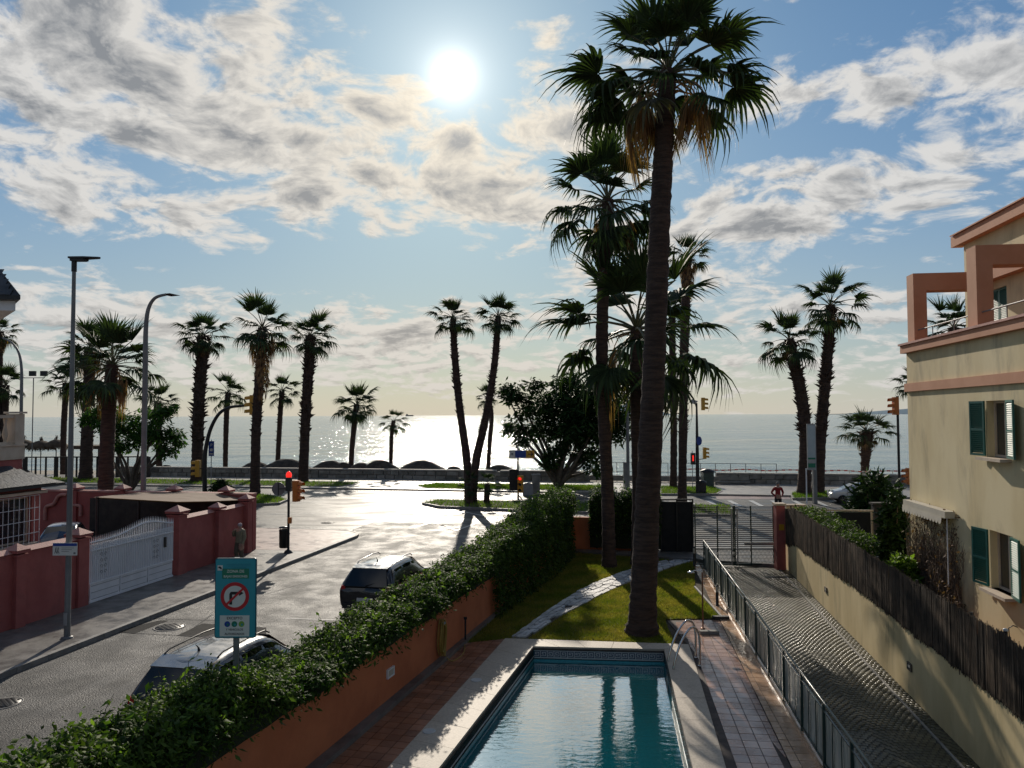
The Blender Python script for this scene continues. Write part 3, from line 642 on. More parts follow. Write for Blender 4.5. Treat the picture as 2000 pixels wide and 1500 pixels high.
def palm(lab, base, path, rpx, w0, w1, nf=26, dead=0, skirt=0.0, stubs=0, Y=None, z0=0.0, group='palm trees along the seafront', stub_from=0.25, stub_to=0.95, asp=1.0, sparse=1.0, maxdown=-38, dead_down=-80):
    global PALMN; PALMN += 1; rr = random.Random(PALMN*13)
    if Y is None: b0 = G(*base, z0); Y = b0.y
    else: b0 = AT(base[0], base[1], Y); b0.z = z0
    P = [b0]+[AT(x, y, Y) for x, y in path]; P = catmull(P, 6)
    t = thing('palm_tree', lab, 'palm tree', tuple(b0), 0, group)
    k = Y/F; n = len(P); q = MB()
    loc = [p_-b0 for p_ in P]
    # densify and give ringed silhouette
    D = []
    for i in range(n-1):
        for j in range(4): D.append(loc[i].lerp(loc[i+1], j/4))
    D.append(loc[-1]); nD = len(D); rad = []
    for i in range(nD):
        f = i/(nD-1); r = (w0*(1-f)+w1*f)*k/2
        r *= 1+0.35*math.exp(-f*22)+0.035*math.sin(i*2.4)+rr.uniform(-.03, .03)
        rad.append(r)
    q.tube(D, rad, 14, jit=0.05)
    for s in range(stubs):                                              # old leaf bases left on the trunk
        f = stub_from+(stub_to-stub_from)*((s+rr.random())/stubs); i = int(f*(nD-1)); c = D[i]; a = rr.uniform(0, 2*PI)
        r = rad[i]; o = Vector((math.cos(a), math.sin(a), 0)); sd = Vector((-math.sin(a), math.cos(a), 0))
        L = r*rr.uniform(0.15, 0.75)*(1+0.6*(noise.noise((f*9, PALMN, 0))>0.1)); wd = r*0.32
        up = Vector((0, 0, rr.uniform(-0.2, 0.9)*L)); a0 = c+o*r*0.85
        q.add([a0-sd*wd, a0+sd*wd, a0+Vector((0, 0, -r*0.5)), a0+o*L+up-sd*wd*.3, a0+o*L+up+sd*wd*.3], [(0, 1, 4, 3), (1, 2, 4), (2, 0, 3), (2, 3, 4)], False)
    part('trunk', q, M['bark_palm'], t)
    C = loc[-1]; Rm = rpx*k
    ga = 2.399963
    lean = (rr.uniform(-.14, .14), rr.uniform(-.14, .14)) if rpx < 200 else (.03, .02)
    for i in range(nf):                                                 # living fronds: young upright ones to drooping old ones
        f = (i+0.5)/nf; el = 84-(84-maxdown)*f**0.82+rr.uniform(-7, 7); az = i*ga+rr.uniform(-.3, .3)
        kind = 'up' if el > 48 else ('mid' if el > 2 else 'low')
        if dead and f > 0.93: kind = 'old'
        if rr.random() < .10 and nf > 14 and group != G1: continue
        el += R(1)*0+57*(lean[0]*math.cos(az)+lean[1]*math.sin(az))
        me = FR[kind, rr.randrange(3)]; s = Rm*rr.uniform(0.74, 1.14)*(0.92 if el > 60 else 1)
        link('frond', me, t, C+Vector((0, 0, -0.05*Rm*f)), (rr.uniform(-.35, .35), -R(el), az), (s, s*asp, s))
    for i in range(dead):
        az = i*ga*1.3+rr.uniform(-.4, .4); el = dead_down+rr.uniform(-6, 22); s = Rm*rr.uniform(0.62, 0.95)
        o = link('frond', FR['hang', rr.randrange(3)], t, C+Vector((0, 0, -Rm*(0.10+0.15*rr.random()))), (rr.uniform(-.12, .12), rr.uniform(-.1, .35), az), (s*rr.uniform(.7, 1.15), s, s*1.1))
        if i == 0: o['label'] = 'dry brown hanging frond'
    if skirt:
        ns = int(46*skirt)
        for i in range(ns):
            f = i/ns; az = i*ga; down = skirt*Rm*0.9*f; r = rad[-1]*1.0
            s = Rm*rr.uniform(0.45, 0.66)*(1-0.3*f); el = -68-16*f+rr.uniform(-5, 5)
            link('frond', FR['dead' if skirt > 1.2 or rr.random() < .5 else 'old', rr.randrange(3)], t, C+Vector((math.cos(az)*r, math.sin(az)*r, -down*1.0-0.05*Rm)), (rr.uniform(-.4, .4), -R(el), az), (s, s, s))
    return t
palm('giant fan palm with the thickest trunk, rising from the lawn beside the pool', (1254, 1238), [(1262, 1040), (1277, 720), (1289, 430), (1299, 240), (1305, 138)], 226, 52, 33, 34, dead=15, group=G1, Y=G(1254, 1238).y, maxdown=-30)
palm('second tallest garden palm, crown left of the giant one, trunk on the shaded lawn', (1190, 1108), [(1186, 940), (1176, 740), (1178, 560), (1185, 440), (1187, 390)], 156, 24, 24, 31, dead=3, group=G1, maxdown=-55)
palm('garden palm hidden behind the giant trunk, with huge low drooping fronds', (1244, 1108), [(1246, 960), (1243, 800), (1243, 690), (1243, 640)], 212, 22, 24, 28, dead=4, group=G1, Y=G(1244, 1104).y, maxdown=-62)
palm('palm with brown bearded crown peeping right of the giant trunk', (1332, 986), [(1334, 850), (1336, 700), (1340, 560), (1342, 500)], 58, 16, 18, 22, dead=6, skirt=1.3, stubs=240, maxdown=-30)
palm('slim rough palm just right of the giant trunk, crown hidden among the big fronds', (1315, 955), [(1316, 850), (1314, 740), (1313, 660), (1313, 610)], 52, 13, 13, 22, stubs=160)
palm('palm leaning left, the shorter of the pair behind the white banner post', (1570, 968), [(1573, 850), (1563, 760), (1548, 700), (1541, 662)], 72, 24, 19, 28, stubs=420, skirt=0.25)
palm('palm leaning right, the taller of the pair behind the white banner post', (1597, 966), [(1603, 850), (1612, 740), (1620, 650), (1622, 596)], 80, 22, 18, 30, stubs=420, skirt=0.2)
palm('small stout palm on the beach near the right building', (1688, 935), [(1690, 900), (1692, 860), (1692, 842)], 60, 13, 23, 26, skirt=0.3, stubs=120, Y=74, z0=0, maxdown=-20)
palm('palm seen through the frame of the right roof terrace', (1862, 960), [(1862, 800), (1862, 700), (1862, 640)], 80, 18, 20, 28, dead=5, Y=52)
palm('palm half hidden behind the corner of the right building', (1795, 960), [(1795, 850), (1795, 790), (1795, 752)], 58, 14, 16, 24, Y=60)
palm('tall palm beside the yellow traffic signal on the left verge', (384, 943), [(386, 860), (390, 760), (396, 690), (397, 655)], 62, 21, 22, 30, stubs=420, skirt=0.35)
palm('tallest palm on the left with a thick dark beard of old fronds', (498, 970), [(500, 850), (505, 760), (511, 680), (513, 640)], 80, 18, 18, 30, stubs=260, skirt=1.6, dead=6)
palm('tall straight rough palm right of the bearded one', (592, 944), [(595, 860), (600, 760), (605, 700), (606, 655)], 60, 18, 19, 32, stubs=420, skirt=0.15)
palm('shorter palm between the arched signal pole and the bearded palm', (440, 912), [(441, 860), (443, 800), (446, 766)], 46, 9, 11, 26, Y=86, z0=-0.8, maxdown=-34)
palm('shorter slim palm between the bearded palm and the straight one', (541, 912), [(545, 850), (548, 800), (551, 762)], 42, 9, 10, 22, Y=86, z0=-0.8, stubs=90)
palm('low bushy palm over twin trunks at the water, left of the sun glitter', (684, 918), [(688, 870), (693, 820), (697, 790)], 56, 9, 12, 34, Y=83, z0=-0.8, maxdown=-45)
palm('small slim palm at the water, just right of the low bushy palm', (763, 918), [(764, 870), (766, 840), (769, 822)], 36, 7, 8, 20, Y=83, z0=-0.8, stubs=60)
palm('left palm of the leaning pair in front of the sun glitter', (916, 983), [(912, 900), (897, 790), (888, 690), (885, 622)], 54, 17, 12, 28, stubs=330, stub_from=.45, skirt=.15)
palm('right palm of the leaning pair in front of the sun glitter', (922, 984), [(930, 900), (952, 800), (967, 700), (973, 618)], 54, 17, 12, 28, stubs=330, stub_from=.35, skirt=.15)
palm('small palm half hidden behind the right leaning palm', (952, 915), [(956, 870), (960, 810), (952, 775)], 34, 8, 9, 20, Y=83, z0=-0.8, stubs=80)
palm('low stump-like palm on the road island, right of the leaning pair', (950, 985), [(951, 965), (952, 945)], 30, 12, 11, 12)
palm('leafy young palm round the foot of the leaning pair', (917, 988), [(917, 965), (917, 944)], 34, 14, 12, 12)
palm('large near palm left of the curved lamp, with brown hanging fronds', (206, 1000), [(208, 900), (213, 800), (217, 740), (220, 712)], 112, 30, 22, 38, dead=12, Y=44.5, maxdown=-40)
palm('palm just left of the large near palm, crowns merging', (167, 938), [(170, 860), (173, 780), (175, 720), (175, 680)], 70, 23, 20, 30, dead=8, stubs=120)
palm('slim palm behind the near lamp post on the far left', (124, 905), [(124, 850), (127, 790), (128, 748)], 48, 11, 11, 24, Y=86, z0=-0.8, dead=3)
palm('palm with brown beard cut by the left picture edge', (0, 905), [(-2, 780), (-2, 700), (0, 648)], 44, 13, 14, 24, Y=80, dead=5, skirt=.8)
palm('short full palm above the villa balustrade at the left edge', (9, 905), [(9, 850), (11, 790), (12, 752)], 52, 11, 12, 28, Y=80)
palm('palm peeping between the curved lamp and the big near palm', (312, 905), [(310, 860), (309, 820), (309, 785)], 48, 11, 13, 26, Y=84, z0=-0.8, dead=3)

# ------------------------------------------------------------------ broad-leaved trees
def branchy(t, base, tips, r0, m, seed, up=0.3):
    rr = random.Random(seed); q = MB()
    for tp in tips:
        P = [Vector((0, 0, 0)), Vector(tp)*0.35+Vector((rr.uniform(-.3, .3), rr.uniform(-.3, .3), up)), Vector(tp)*0.7+Vector((rr.uniform(-.3, .3), rr.uniform(-.3, .3), 0.1)), Vector(tp)]
        q.tube(catmull(P, 4), [r0*(1-0.85*(i/12)) for i in range(13)], 7)
    part('trunk', q, m, t)
def clump_tree(name, lab, cat, basepx, Y, blobs, ntips, r0, leafn, leafs, m, seed, z0=0.0, droop=.25, start=(0, 0, 0.0), m2=None):
    b0 = AT(basepx[0], basepx[1], Y); b0.z = z0; t = thing(name, lab, cat, tuple(b0)); rr = random.Random(seed); rg = np.random.default_rng(seed)
    k = Y/F; pts = []; tips = []
    for (px, py, rx, ry) in blobs:
        c = AT(px, py, Y)-b0; c.y += rr.uniform(-1, 1)*rx*k*0.6; tips.append(c*0.93)
        n = int(leafn*rx*ry); d = rg.normal(size=(n, 3)); d /= np.linalg.norm(d, axis=1)[:, None]
        rad = rg.random(n)**0.45; P_ = d*rad[:, None]*np.array([rx*k, rx*k*0.9, ry*k])
        # gather the leaves in rosettes
        nr = max(4, n//14); cen = P_[:nr]; idx = rg.integers(0, nr, n); P_ = cen[idx]+rg.normal(size=(n, 3))*leafs*0.42
        pts.append(P_+np.array(c))
    branchy(t, b0, tips[:ntips], r0, M['bark'], seed)
    P_ = np.concatenate(pts); o = link('crown', leaves('crown', P_, leafs, m, 0.5, 0.42, droop), t); o['kind'] = 'stuff'
    return t
clump_tree('round_tree', 'large dark round-crowned tree in the middle of the sea road', 'tree', (1090, 952), 67.5,
    [(1010, 770, 34, 22), (1050, 800, 40, 30), (1000, 835, 22, 20), (1100, 790, 50, 40), (1150, 770, 46, 36), (1110, 745, 34, 22), (1195, 800, 42, 34), (1208, 842, 30, 22), (1170, 830, 50, 40), (1130, 810, 60, 46), (1060, 840, 46, 22), (1120, 845, 44, 28), (1160, 850, 40, 22), (1090, 880, 26, 16), (1150, 890, 34, 22), (1180, 745, 30, 24), (1025, 862, 20, 10), (1160, 915, 22, 8), (1068, 905, 18, 9), (985, 760, 16, 12), (1215, 815, 16, 14), (1048, 755, 20, 14)],
    20, 0.22, 0.85, 0.46, M['treeleaf'], 5)
clump_tree('frangipani_tree', 'many-stemmed leafy tree in the verge behind the curved lamp post', 'tree', (255, 958), 66,
    [(205, 808, 40, 16), (180, 818, 22, 12), (235, 830, 36, 26), (270, 850, 30, 30), (300, 845, 30, 20), (335, 850, 24, 16), (320, 880, 24, 14), (240, 870, 24, 14), (345, 862, 14, 10), (300, 810, 40, 14), (330, 800, 20, 10)],
    11, 0.17, 1.25, 0.40, M['treeleaf_b'], 9)
def cactusbush(name, lab, cat, base, wpx, hpx, n, m, leaf, Y=None, z0=0.0, core=True, seed=3, flat=.7, asp=.3):
    b0 = G(*base, z0) if Y is None else AT(base[0], base[1], Y)
    if Y is not None: b0.z = z0
    k = b0.y/F; t = thing(name, lab, cat, tuple(b0)); rg = np.random.default_rng(seed)
    d = rg.normal(size=(n, 3)); d[:, 2] = abs(d[:, 2]); d /= np.linalg.norm(d, axis=1)[:, None]; rad = rg.random(n)**0.35
    lump = 1+0.22*np.array([noise.noise((x[0]*2.3+seed, x[1]*2.3, x[2]*2.3)) for x in d])
    P_ = d*(rad*lump)[:, None]*np.array([wpx*k/2, wpx*k/2, hpx*k])
    o = link('foliage', leaves('foliage', P_, leaf, m, flat, asp, -.3), t); o['kind'] = 'stuff'
    q = MB(); rr = random.Random(seed)
    for i in range(7):
        a = rr.uniform(0, 6.3); q.tube([(0, 0, 0), (math.cos(a)*wpx*k*.15, math.sin(a)*wpx*k*.15, hpx*k*.45), (math.cos(a)*wpx*k*.33, math.sin(a)*wpx*k*.33, hpx*k*.8)], [0.05, 0.035, 0.015], 5)
    part('stem', q, M['bark'], t)
    return t
cactusbush('spiky_bush', 'low spiky bush at the foot of the arched signal pole', 'bush', (430, 962), 36, 24, 700, M['treeleaf'], 0.5, asp=.12)

# ------------------------------------------------------------------ hedge and garden wall along the street
WA = Vector((-3.43-0.27*7, 13.9-7, 0)); WB = Vector((2.75, 36.3, 0))
WA = Vector((-2.08, 19.8, 0))+(Vector((-2.08, 19.8, 0))-Vector((2.67, 36.4, 0))).normalized()*15.5
wd = (WB-WA).normalized(); wn = Vector((-wd.y, wd.x, 0)); WL = (WB-WA).length
WH = 1.62
t = thing('garden_wall', 'orange garden wall carrying the long hedge beside the pool', 'wall', tuple(WA), math.atan2(wd.y, wd.x))
q = MB(); q.box((WL/2, 0.13, WH/2-0.05), (WL, 0.26, WH+0.1)); part('wall', q, M['orange'], t)
fd = (G(1355, 1085)-WB); fd.z = 0; FL = fd.length; fang = math.atan2(fd.y, fd.x)
t2 = thing('front_wall', 'orange wall end closing the garden under the far hedge', 'wall', tuple(WB), fang)
q = MB(); q.box((FL*0.36, 0.13, 0.8), (FL*0.72, 0.26, 1.6)); part('wall', q, M['orange'], t2)
# recessed lamp on the orange wall
def wall_lamp(o, rz, lab, w=0.34, h=0.20, grp=None, m='white'):
    t = thing('wall_lamp', lab, 'wall lamp', o, rz, grp)
    q = MB(); 
    for (c, d) in (((0, 0, h/2-.015), (w, .05, .03)), ((0, 0, -h/2+.015), (w, .05, .03)), ((-w/2+.015, 0, 0), (.03, .048, h-.06)), ((w/2-.015, 0, 0), (.03, .048, h-.06))): q.box(c, d)
    part('frame', q, M[m], t)
    q = MB(); q.box((0, 0.0, 0), (w-.06, .02, h-.06)); part('lens', q, M['lamp_lit'] if m == 'white' else M['black'], t)
    if m != 'white':
        q = MB(); q.box((0, -0.012, 0.01), (w*.5, .02, h*.35)); part('diffuser', q, M['lamp_lit'], t)
def on_wall(px, py, A, d):                                              # where the sight line meets an upright plane through A along d
    r = ray(px, py); n_ = Vector((-d.y, d.x, 0)); tt = (Vector(A)-Vector((0, 0, H))).dot(n_)/r.dot(n_)
    p_ = Vector((0, 0, H))+r*tt; return p_
pl = on_wall(761, 1313, WA, wd)-wn*0.02
wall_lamp(tuple(pl), math.atan2(wd.y, wd.x), 'white-framed recessed lamp on the orange garden wall')
# hedge foliage
def hedge_shape(s, phi):                                               # s along 0..1, phi 0..pi over the top (0 = garden side foot)
    top = 1.98+0.66*min(1, max(0, (s-0.55)/0.3))+0.30*max(0, min(1, (.26-s)/.05))-0.20*math.exp(-((s-.33)/.06)**2)+0.22*noise.noise((s*13, 2.2, 0))+0.15*noise.noise((s*40, 5.2, 0))
    return top
def hedge(name, lab, A, d, L, n_, zlow, width, offs, n, size, seed, topf=None, m='hedge'):
    t = thing(name, lab, 'hedge', tuple(A), math.atan2(d.y, d.x)); rg = np.random.default_rng(seed)
    def sec(x, ph):
        s = x/L; top = topf(s) if topf else hedge_shape(s, 0)
        w = width*(1+0.22*noise.noise((x*0.9, 9, seed))+0.12*noise.noise((x*2.5, 3, seed)))
        zl = zlow+0.12*noise.noise((x*1.4, 1, seed))+0.10*noise.noise((x*4, 7, seed))
        c, s_ = math.cos(ph), math.sin(ph)
        y = offs-w/2*c*abs(c)**-0.25 if abs(c) > 1e-3 else offs
        return y, zl+(top-zl)*s_**0.62
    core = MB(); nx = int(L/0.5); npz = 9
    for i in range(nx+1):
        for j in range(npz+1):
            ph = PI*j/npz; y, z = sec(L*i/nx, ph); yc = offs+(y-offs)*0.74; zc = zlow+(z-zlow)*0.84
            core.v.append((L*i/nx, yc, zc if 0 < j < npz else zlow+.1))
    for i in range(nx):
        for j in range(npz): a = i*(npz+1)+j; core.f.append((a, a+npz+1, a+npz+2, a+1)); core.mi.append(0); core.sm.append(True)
    part('light_block_core', core, M['core'], t)  # dark shell added inside the leaves to stop light passing through the hedge
    xs = rg.uniform(0, 1, n); 
    xs = L*xs**1.25
    ph = np.arccos(1-2*rg.random(n)); P_ = []
    for i in range(n):
        y, z = sec(xs[i], ph[i]); k = 0.80+0.24*rg.random()+0.20*noise.noise((xs[i]*3.1, y*3, z*3))+(0.25*rg.random()**6)
        P_.append((xs[i], offs+(y-offs)*k, zlow+(z-zlow)*(k if ph[i] > .25 else 1)))
    P_ = np.array(P_); cut = int(n*0.86)
    o = link('foliage', leaves('foliage', P_[:cut], size, M[m], 0.7, 0.45, .35), t); o['kind'] = 'stuff'
    up = P_[cut:]; up = up[up[:, 2] > zlow+0.5]; up[:, 2] += 0.05*rg.random(len(up))
    o = link('young_shoots', leaves('young_shoots', up, size*1.05, M['hedge_tip'], 0.7, 0.45, .2), t); o['kind'] = 'stuff'
    q = MB(); rr = random.Random(seed)
    lf = []
    for i in range(int(L*3.0)):
        x = L*rr.random()**1.2; ph_ = rr.uniform(.5, 2.4); y, z = sec(x, ph_); y = offs+(y-offs)*.9; dx, dy, dz_ = rr.uniform(-.25, .25), rr.uniform(-.2, .2), rr.uniform(.15, .55)
        q.tube([(x, y, z-.1), (x+dx*.5, y+dy*.5, z+dz_*.6), (x+dx, y+dy, z+dz_)], [.008, .006, .003], 4)
        for k in range(9): f = rr.uniform(.25, 1); lf.append((x+dx*f+rr.uniform(-.04, .04), y+dy*f+rr.uniform(-.04, .04), z-.1+(dz_+.1)*f))
    o = part('stem', q, M['bark'], t); o['kind'] = 'stuff'
    o = link('shoot_leaf', leaves('shoot_leaf', np.array(lf), size*1.0, M['hedge_tip'], 0.5, 0.5, .3), t); o['kind'] = 'stuff'
    return t
hedge('hedge', 'long leafy hedge spilling over the orange garden wall along the street', WA, wd, WL, wn, 1.30, 1.55, 0.42, 110000, 0.105, 31)
hedge('hedge', 'dark hedge across the far end of the garden behind the garden palms', WB+fd.normalized()*.9, fd.normalized(), FL*0.74-.9, None, 0.15, 1.3, 0.3, 24000, 0.12, 37, topf=lambda s: 2.55+0.2*noise.noise((s*7, 0, 0))-0.25*max(0, (s-.6)), m='treeleaf')
# dark ivy mound spilling down into the garden, beyond the hose
ivy = []
rg = np.random.default_rng(77)
for i in range(16000):
    s = rg.uniform(0.62, 0.97)*WL; h = 2.4*rg.random()**.8; w = 0.55*(1-abs(s/WL-.83)*3.5)*(1-h/3)+0.15
    ivy.append((s, -w*rg.random()**.5-0.02, h))
t = thing('ivy', 'dark ivy hanging down the garden side of the wall beyond the hose', 'ivy', tuple(WA), math.atan2(wd.y, wd.x))
o = link('foliage', leaves('foliage', np.array(ivy), 0.12, M['hedge'], .7, .5, .4), t); o['kind'] = 'stuff'

# ------------------------------------------------------------------ lawn, path, pool garden
def ext(a, b_, k): a = Vector(a); b_ = Vector(b_); return a+(b_-a)*k
LAWN = [G(*p_) for p_ in [(985, 1250), (1030, 1251), (1160, 1254), (1270, 1258), (1318, 1260), (1303, 1225), (1300, 1211), (1412, 1209), (1357, 1150), (1356, 1086)]]
LAWN = LAWN+[WB, WA+wd*WL*0.69]; LAWN[-1] = on_wall(900, 1236, WA, wd); LAWN[-1].z = 0
holed_sheet('garden_ground', [UV(-6.2, -20), UV(20, -20), UV(20, 35), UV(-5.2, 35.5)], -0.012, M['soil'])
q = MB(); poly(LAWN, 0.02, q); struct('lawn_soil', q, M['lawn_base'])
LP = [(998, 1249), (1044, 1214), (1092, 1180), (1140, 1151), (1193, 1128), (1240, 1112), (1300, 1096), (1352, 1088)]
RP = [(1032, 1250), (1092, 1209), (1140, 1183), (1190, 1157), (1235, 1138), (1270, 1126), (1318, 1108), (1354, 1098)]
Lp = catmull([G(*p_) for p_ in LP], 8); Rp = catmull([G(*p_) for p_ in RP], 8)
q = MB()
for i in range(len(Lp)-1): q.add([(Lp[i].x, Lp[i].y, .026), (Rp[i].x, Rp[i].y, .026), (Rp[i+1].x, Rp[i+1].y, .026), (Lp[i+1].x, Lp[i+1].y, .026)], [(0, 1, 2, 3)])
pth = struct('garden_path', q, M['soil'])
PATHPOLY = Lp+Rp[::-1]
# stones: jittered mesh of corners, shrunk a little
NS = 34; NC = 4; rr = random.Random(4); grid = {}
def pp(s, c):
    x = s*(len(Lp)-1); i = min(int(x), len(Lp)-2); f = x-i; return (Lp[i].lerp(Lp[i+1], f)).lerp(Rp[i].lerp(Rp[i+1], f), c)
for i in range(NS+1):
    for j in range(NC+1): grid[i, j] = pp(min(1, max(0, (i+rr.uniform(-.3, .3)*(0 < i < NS)+(0.25 if j % 2 else 0)*(i < NS))/NS)), min(1, max(0, (j+rr.uniform(-.28, .28)*(0 < j < NC))/NC)))
for i in range(NS):
    for j in range(NC):
        if rr.random() < 0.04: continue
        c4 = [grid[i, j], grid[i, j+1], grid[i+1, j+1], grid[i+1, j]]; ce = sum(c4, Vector())/4
        pts = []
        for a in range(4):
            p0 = ce+(c4[a]-ce)*rr.uniform(.78, .9); p1 = ce+((c4[a]+c4[(a+1) % 4])/2-ce)*rr.uniform(.82, .98); pts += [p0, p1]
        h = rr.uniform(.045, .07); q = MB()
        q.prism([(p_.x-ce.x, p_.y-ce.y) for p_ in pts], 0, h); o = link('stone', q.mesh('stone', M['pathstone']), pth, (ce.x, ce.y, 0.02)); o.rotation_euler = (rr.uniform(-.03, .03), rr.uniform(-.03, .03), 0)
# lawn blades in the lawn minus the path
x, y = scatter(LAWN, 150000); keep = ~inpoly(x, y, [(p_.x, p_.y) for p_ in PATHPOLY]); x, y = x[keep], y[keep]; n = len(x)
a = RNG.uniform(0, 2*PI, n); hh = 0.055*(0.5+RNG.random(n)); w = 0.011; lx, ly = RNG.normal(0, .4, n)*hh, RNG.normal(0, .4, n)*hh
V_ = np.stack([np.stack([x-np.cos(a)*w, y-np.sin(a)*w, np.full(n, .018)], 1), np.stack([x+np.cos(a)*w, y+np.sin(a)*w, np.full(n, .018)], 1), np.stack([x+lx, y+ly, .02+hh], 1)], 1).reshape(-1, 3)
o = link('lawn', npmesh('lawn', V_, np.arange(n*3).reshape(-1, 3), M['grass'])); o['kind'] = 'stuff'; o['label'] = 'mown lawn between the pool and the far hedge'; o['category'] = 'lawn'

# tiles: a base sheet with tiles laid as pieces on it
def tile_field(name, polypts, org, du, dv, su, sv, m, h=0.03, z=0.0, gap=0.017, grout='grout', half=True):
    q = MB(); q.prism([(p_[0], p_[1]) for p_ in polypts], z-0.02, z+h-0.012); base = struct(name, q, M[grout])
    ang = math.atan2(du.y, du.x); P2 = [(p_[0], p_[1]) for p_ in polypts]; xs = []; cells = []
    n_ = Vector((-du.y, du.x, 0)) if dv is None else dv
    us = [(Vector((p_[0], p_[1], 0))-org).dot(du) for p_ in polypts]; vs = [(Vector((p_[0], p_[1], 0))-org).dot(n_) for p_ in polypts]
    for i in range(int(min(us)/su)-1, int(max(us)/su)+2):
        for j in range(int(min(vs)/sv)-1, int(max(vs)/sv)+2):
            c = org+du*((i+.5)*su)+n_*((j+.5)*sv); cor4 = [c+du*(a*su*.5)+n_*(b_*sv*.5) for a, b_ in ((-.86, -.86), (.86, -.86), (.86, .86), (-.86, .86))]
            ins = [bool(inpoly(np.array([k.x]), np.array([k.y]), P2)[0]) for k in cor4]
            if all(ins): cells.append((c, None))
            elif any(ins) : cells.append((c, clip([c+du*(a*su*.5)+n_*(b_*sv*.5) for a, b_ in ((-1, -1), (1, -1), (1, 1), (-1, 1))], P2)))
    cells.sort(key=lambda e: e[0].y)
    q = MB(); q.box((0, 0, 0), (su-gap, sv-gap, .014)); me = q.mesh('tile', m); rest = MB(); cnt = 0
    for c, cl in cells:
        zt = z+h-.007+random.uniform(-.0012, .0012)
        if c.y < 12.6: continue
        if cl is None and cnt < 290: link('tile', me, base, (c.x, c.y, zt), (random.uniform(-.004, .004), random.uniform(-.004, .004), ang)); cnt += 1
        elif cl is None: rest.box((c.x, c.y, zt), (su-gap, sv-gap, .014), ang)
        elif len(cl) >= 3:
            ce = sum((Vector(k) for k in cl), Vector())/len(cl)
            if sum(abs((cl[k]-ce).cross(cl[(k+1) % len(cl)]-ce).z) for k in range(len(cl)))/2 > su*sv*.06:
                cl = [ce+(k-ce)*.93 for k in cl]; rest.prism([(k.x, k.y) for k in cl], zt-.007, zt+.007)
    if rest.v: o = part('cut_tile', rest, m, base); o['kind'] = 'stuff'
    return base
def clip(sub, cp):                                                    # clip a convex cell by a (convex) outline
    area = sum(cp[i][0]*cp[(i+1) % len(cp)][1]-cp[(i+1) % len(cp)][0]*cp[i][1] for i in range(len(cp))); cp = cp if area > 0 else cp[::-1]
    out = list(sub)
    for i in range(len(cp)):
        a = cp[i]; b_ = cp[(i+1) % len(cp)]; nx, ny = -(b_[1]-a[1]), b_[0]-a[0]; inp = out; out = []
        if not inp: return []
        sd = [(k.x-a[0])*nx+(k.y-a[1])*ny for k in inp]
        for j in range(len(inp)):
            k0, k1 = inp[j-1], inp[j]; s0, s1 = sd[j-1], sd[j]
            if (s1 >= 0) != (s0 >= 0): out.append(k0+(k1-k0)*(s0/(s0-s1)))
            if s1 >= 0: out.append(k1)
    return out
ldir = (CO['ofl']-OL).normalized(); rdir = (CO['ifr']-inr2).normalized(); rdir.z = 0
wall_near = WA; w_at = on_wall(900, 1236, WA, wd); w_at.z = 0
DL = [OL, CO['ofl'], w_at-wn*.004, WA+wd*0.2-wn*.004]
tile_field('left_pool_deck', [(p_.x, p_.y) for p_ in DL], OL, ldir, None, 0.285, 0.285, M['terracotta'])
RB0 = G(1380, 1125); RB1 = G(1600, 1495); rbd = (RB1-RB0).normalized()          # foot of the railing
railN = toY(RB0, RB1, YN); 
re = G(1357, 1297)
e1 = RB0-Vector((0.34, 0, 0)); e2 = toY(RB0, RB1, YN)-Vector((0.62, 0, 0))
inner_r = toY(e1, e2, 23.0)
DR = [OR_, re, CO['ofr'], G(1303, 1213), toY(e1, e2, G(1303, 1213).y), e2]
o_ = tile_field('right_pool_deck', [(p_.x, p_.y) for p_ in DR], OR_, rbd*-1, None, 0.33, 0.285, M['tile_r'])
ST_ = [e2+Vector((.012, 0, 0)), e1+(e1-e2).normalized()*9.4+Vector((.012, 0, 0)), RB0+(RB0-RB1).normalized()*9.4-Vector((.03, 0, 0)), railN-Vector((.03, 0, 0))]
tile_field('railing_border', [(p_.x, p_.y) for p_ in ST_], ST_[3], rbd*-1, None, 0.30, 0.31, M['tile_edge'], h=.036)
# lawn edging strip
q = MB(); a, b_ = G(1357, 1150), G(1409, 1209); q.beam((a.x, a.y, .05), (b_.x, b_.y, .05), .07, .10); struct('lawn_edging', q, M['kerb'])
# coping stones round the pool
q = MB()
def strip(A, B, C, D, n, zt=0.055, gap=.006):                          # A->B one edge, D->C the other, n stones
    for i in range(n):
        f0 = i/n; f1 = (i+1)/n; a, b_, c, d = A.lerp(B, f0), A.lerp(B, f1), D.lerp(C, f1), D.lerp(C, f0)
        ce = (a+b_+c+d)/4; pts = [ce+(k-ce)*(1-gap/((k-ce).length)) for k in (a, b_, c, d)]
        m_ = MB(); m_.prism([(k.x-ce.x, k.y-ce.y) for k in pts], -.05, 0); link('coping_stone', m_.mesh('coping_stone', M['coping']), copbase, (ce.x, ce.y, zt+random.uniform(-.001, .001)))
cb = MB()
for quad_ in ((OL, CO['ofl'], CO['ifl'], IL), (CO['ofl'], CO['ofr'], CO['ifr'], CO['ifl']), (CO['ofr'], OR_, IR, CO['ifr'])): cb.prism([(k.x, k.y) for k in quad_][::-1], -.3, .005)
pool = thing('swimming_pool', 'turquoise swimming pool with pale stone coping and a key-pattern tile band', 'swimming pool', (0, 0, 0))
cpo = part('coping_bed', cb, M['grout'], pool); copbase = cpo
strip(OL, CO['ofl'], CO['ifl'], IL, 15); strip(CO['ofl'], CO['ofr'], CO['ifr'], CO['ifl'], 5); strip(CO['ofr'], re.lerp(re, 0), toY(CO['ifr'], inr2, re.y), CO['ifr'], 1); strip(re, OR_, IR, toY(CO['ifr'], inr2, re.y), 10)
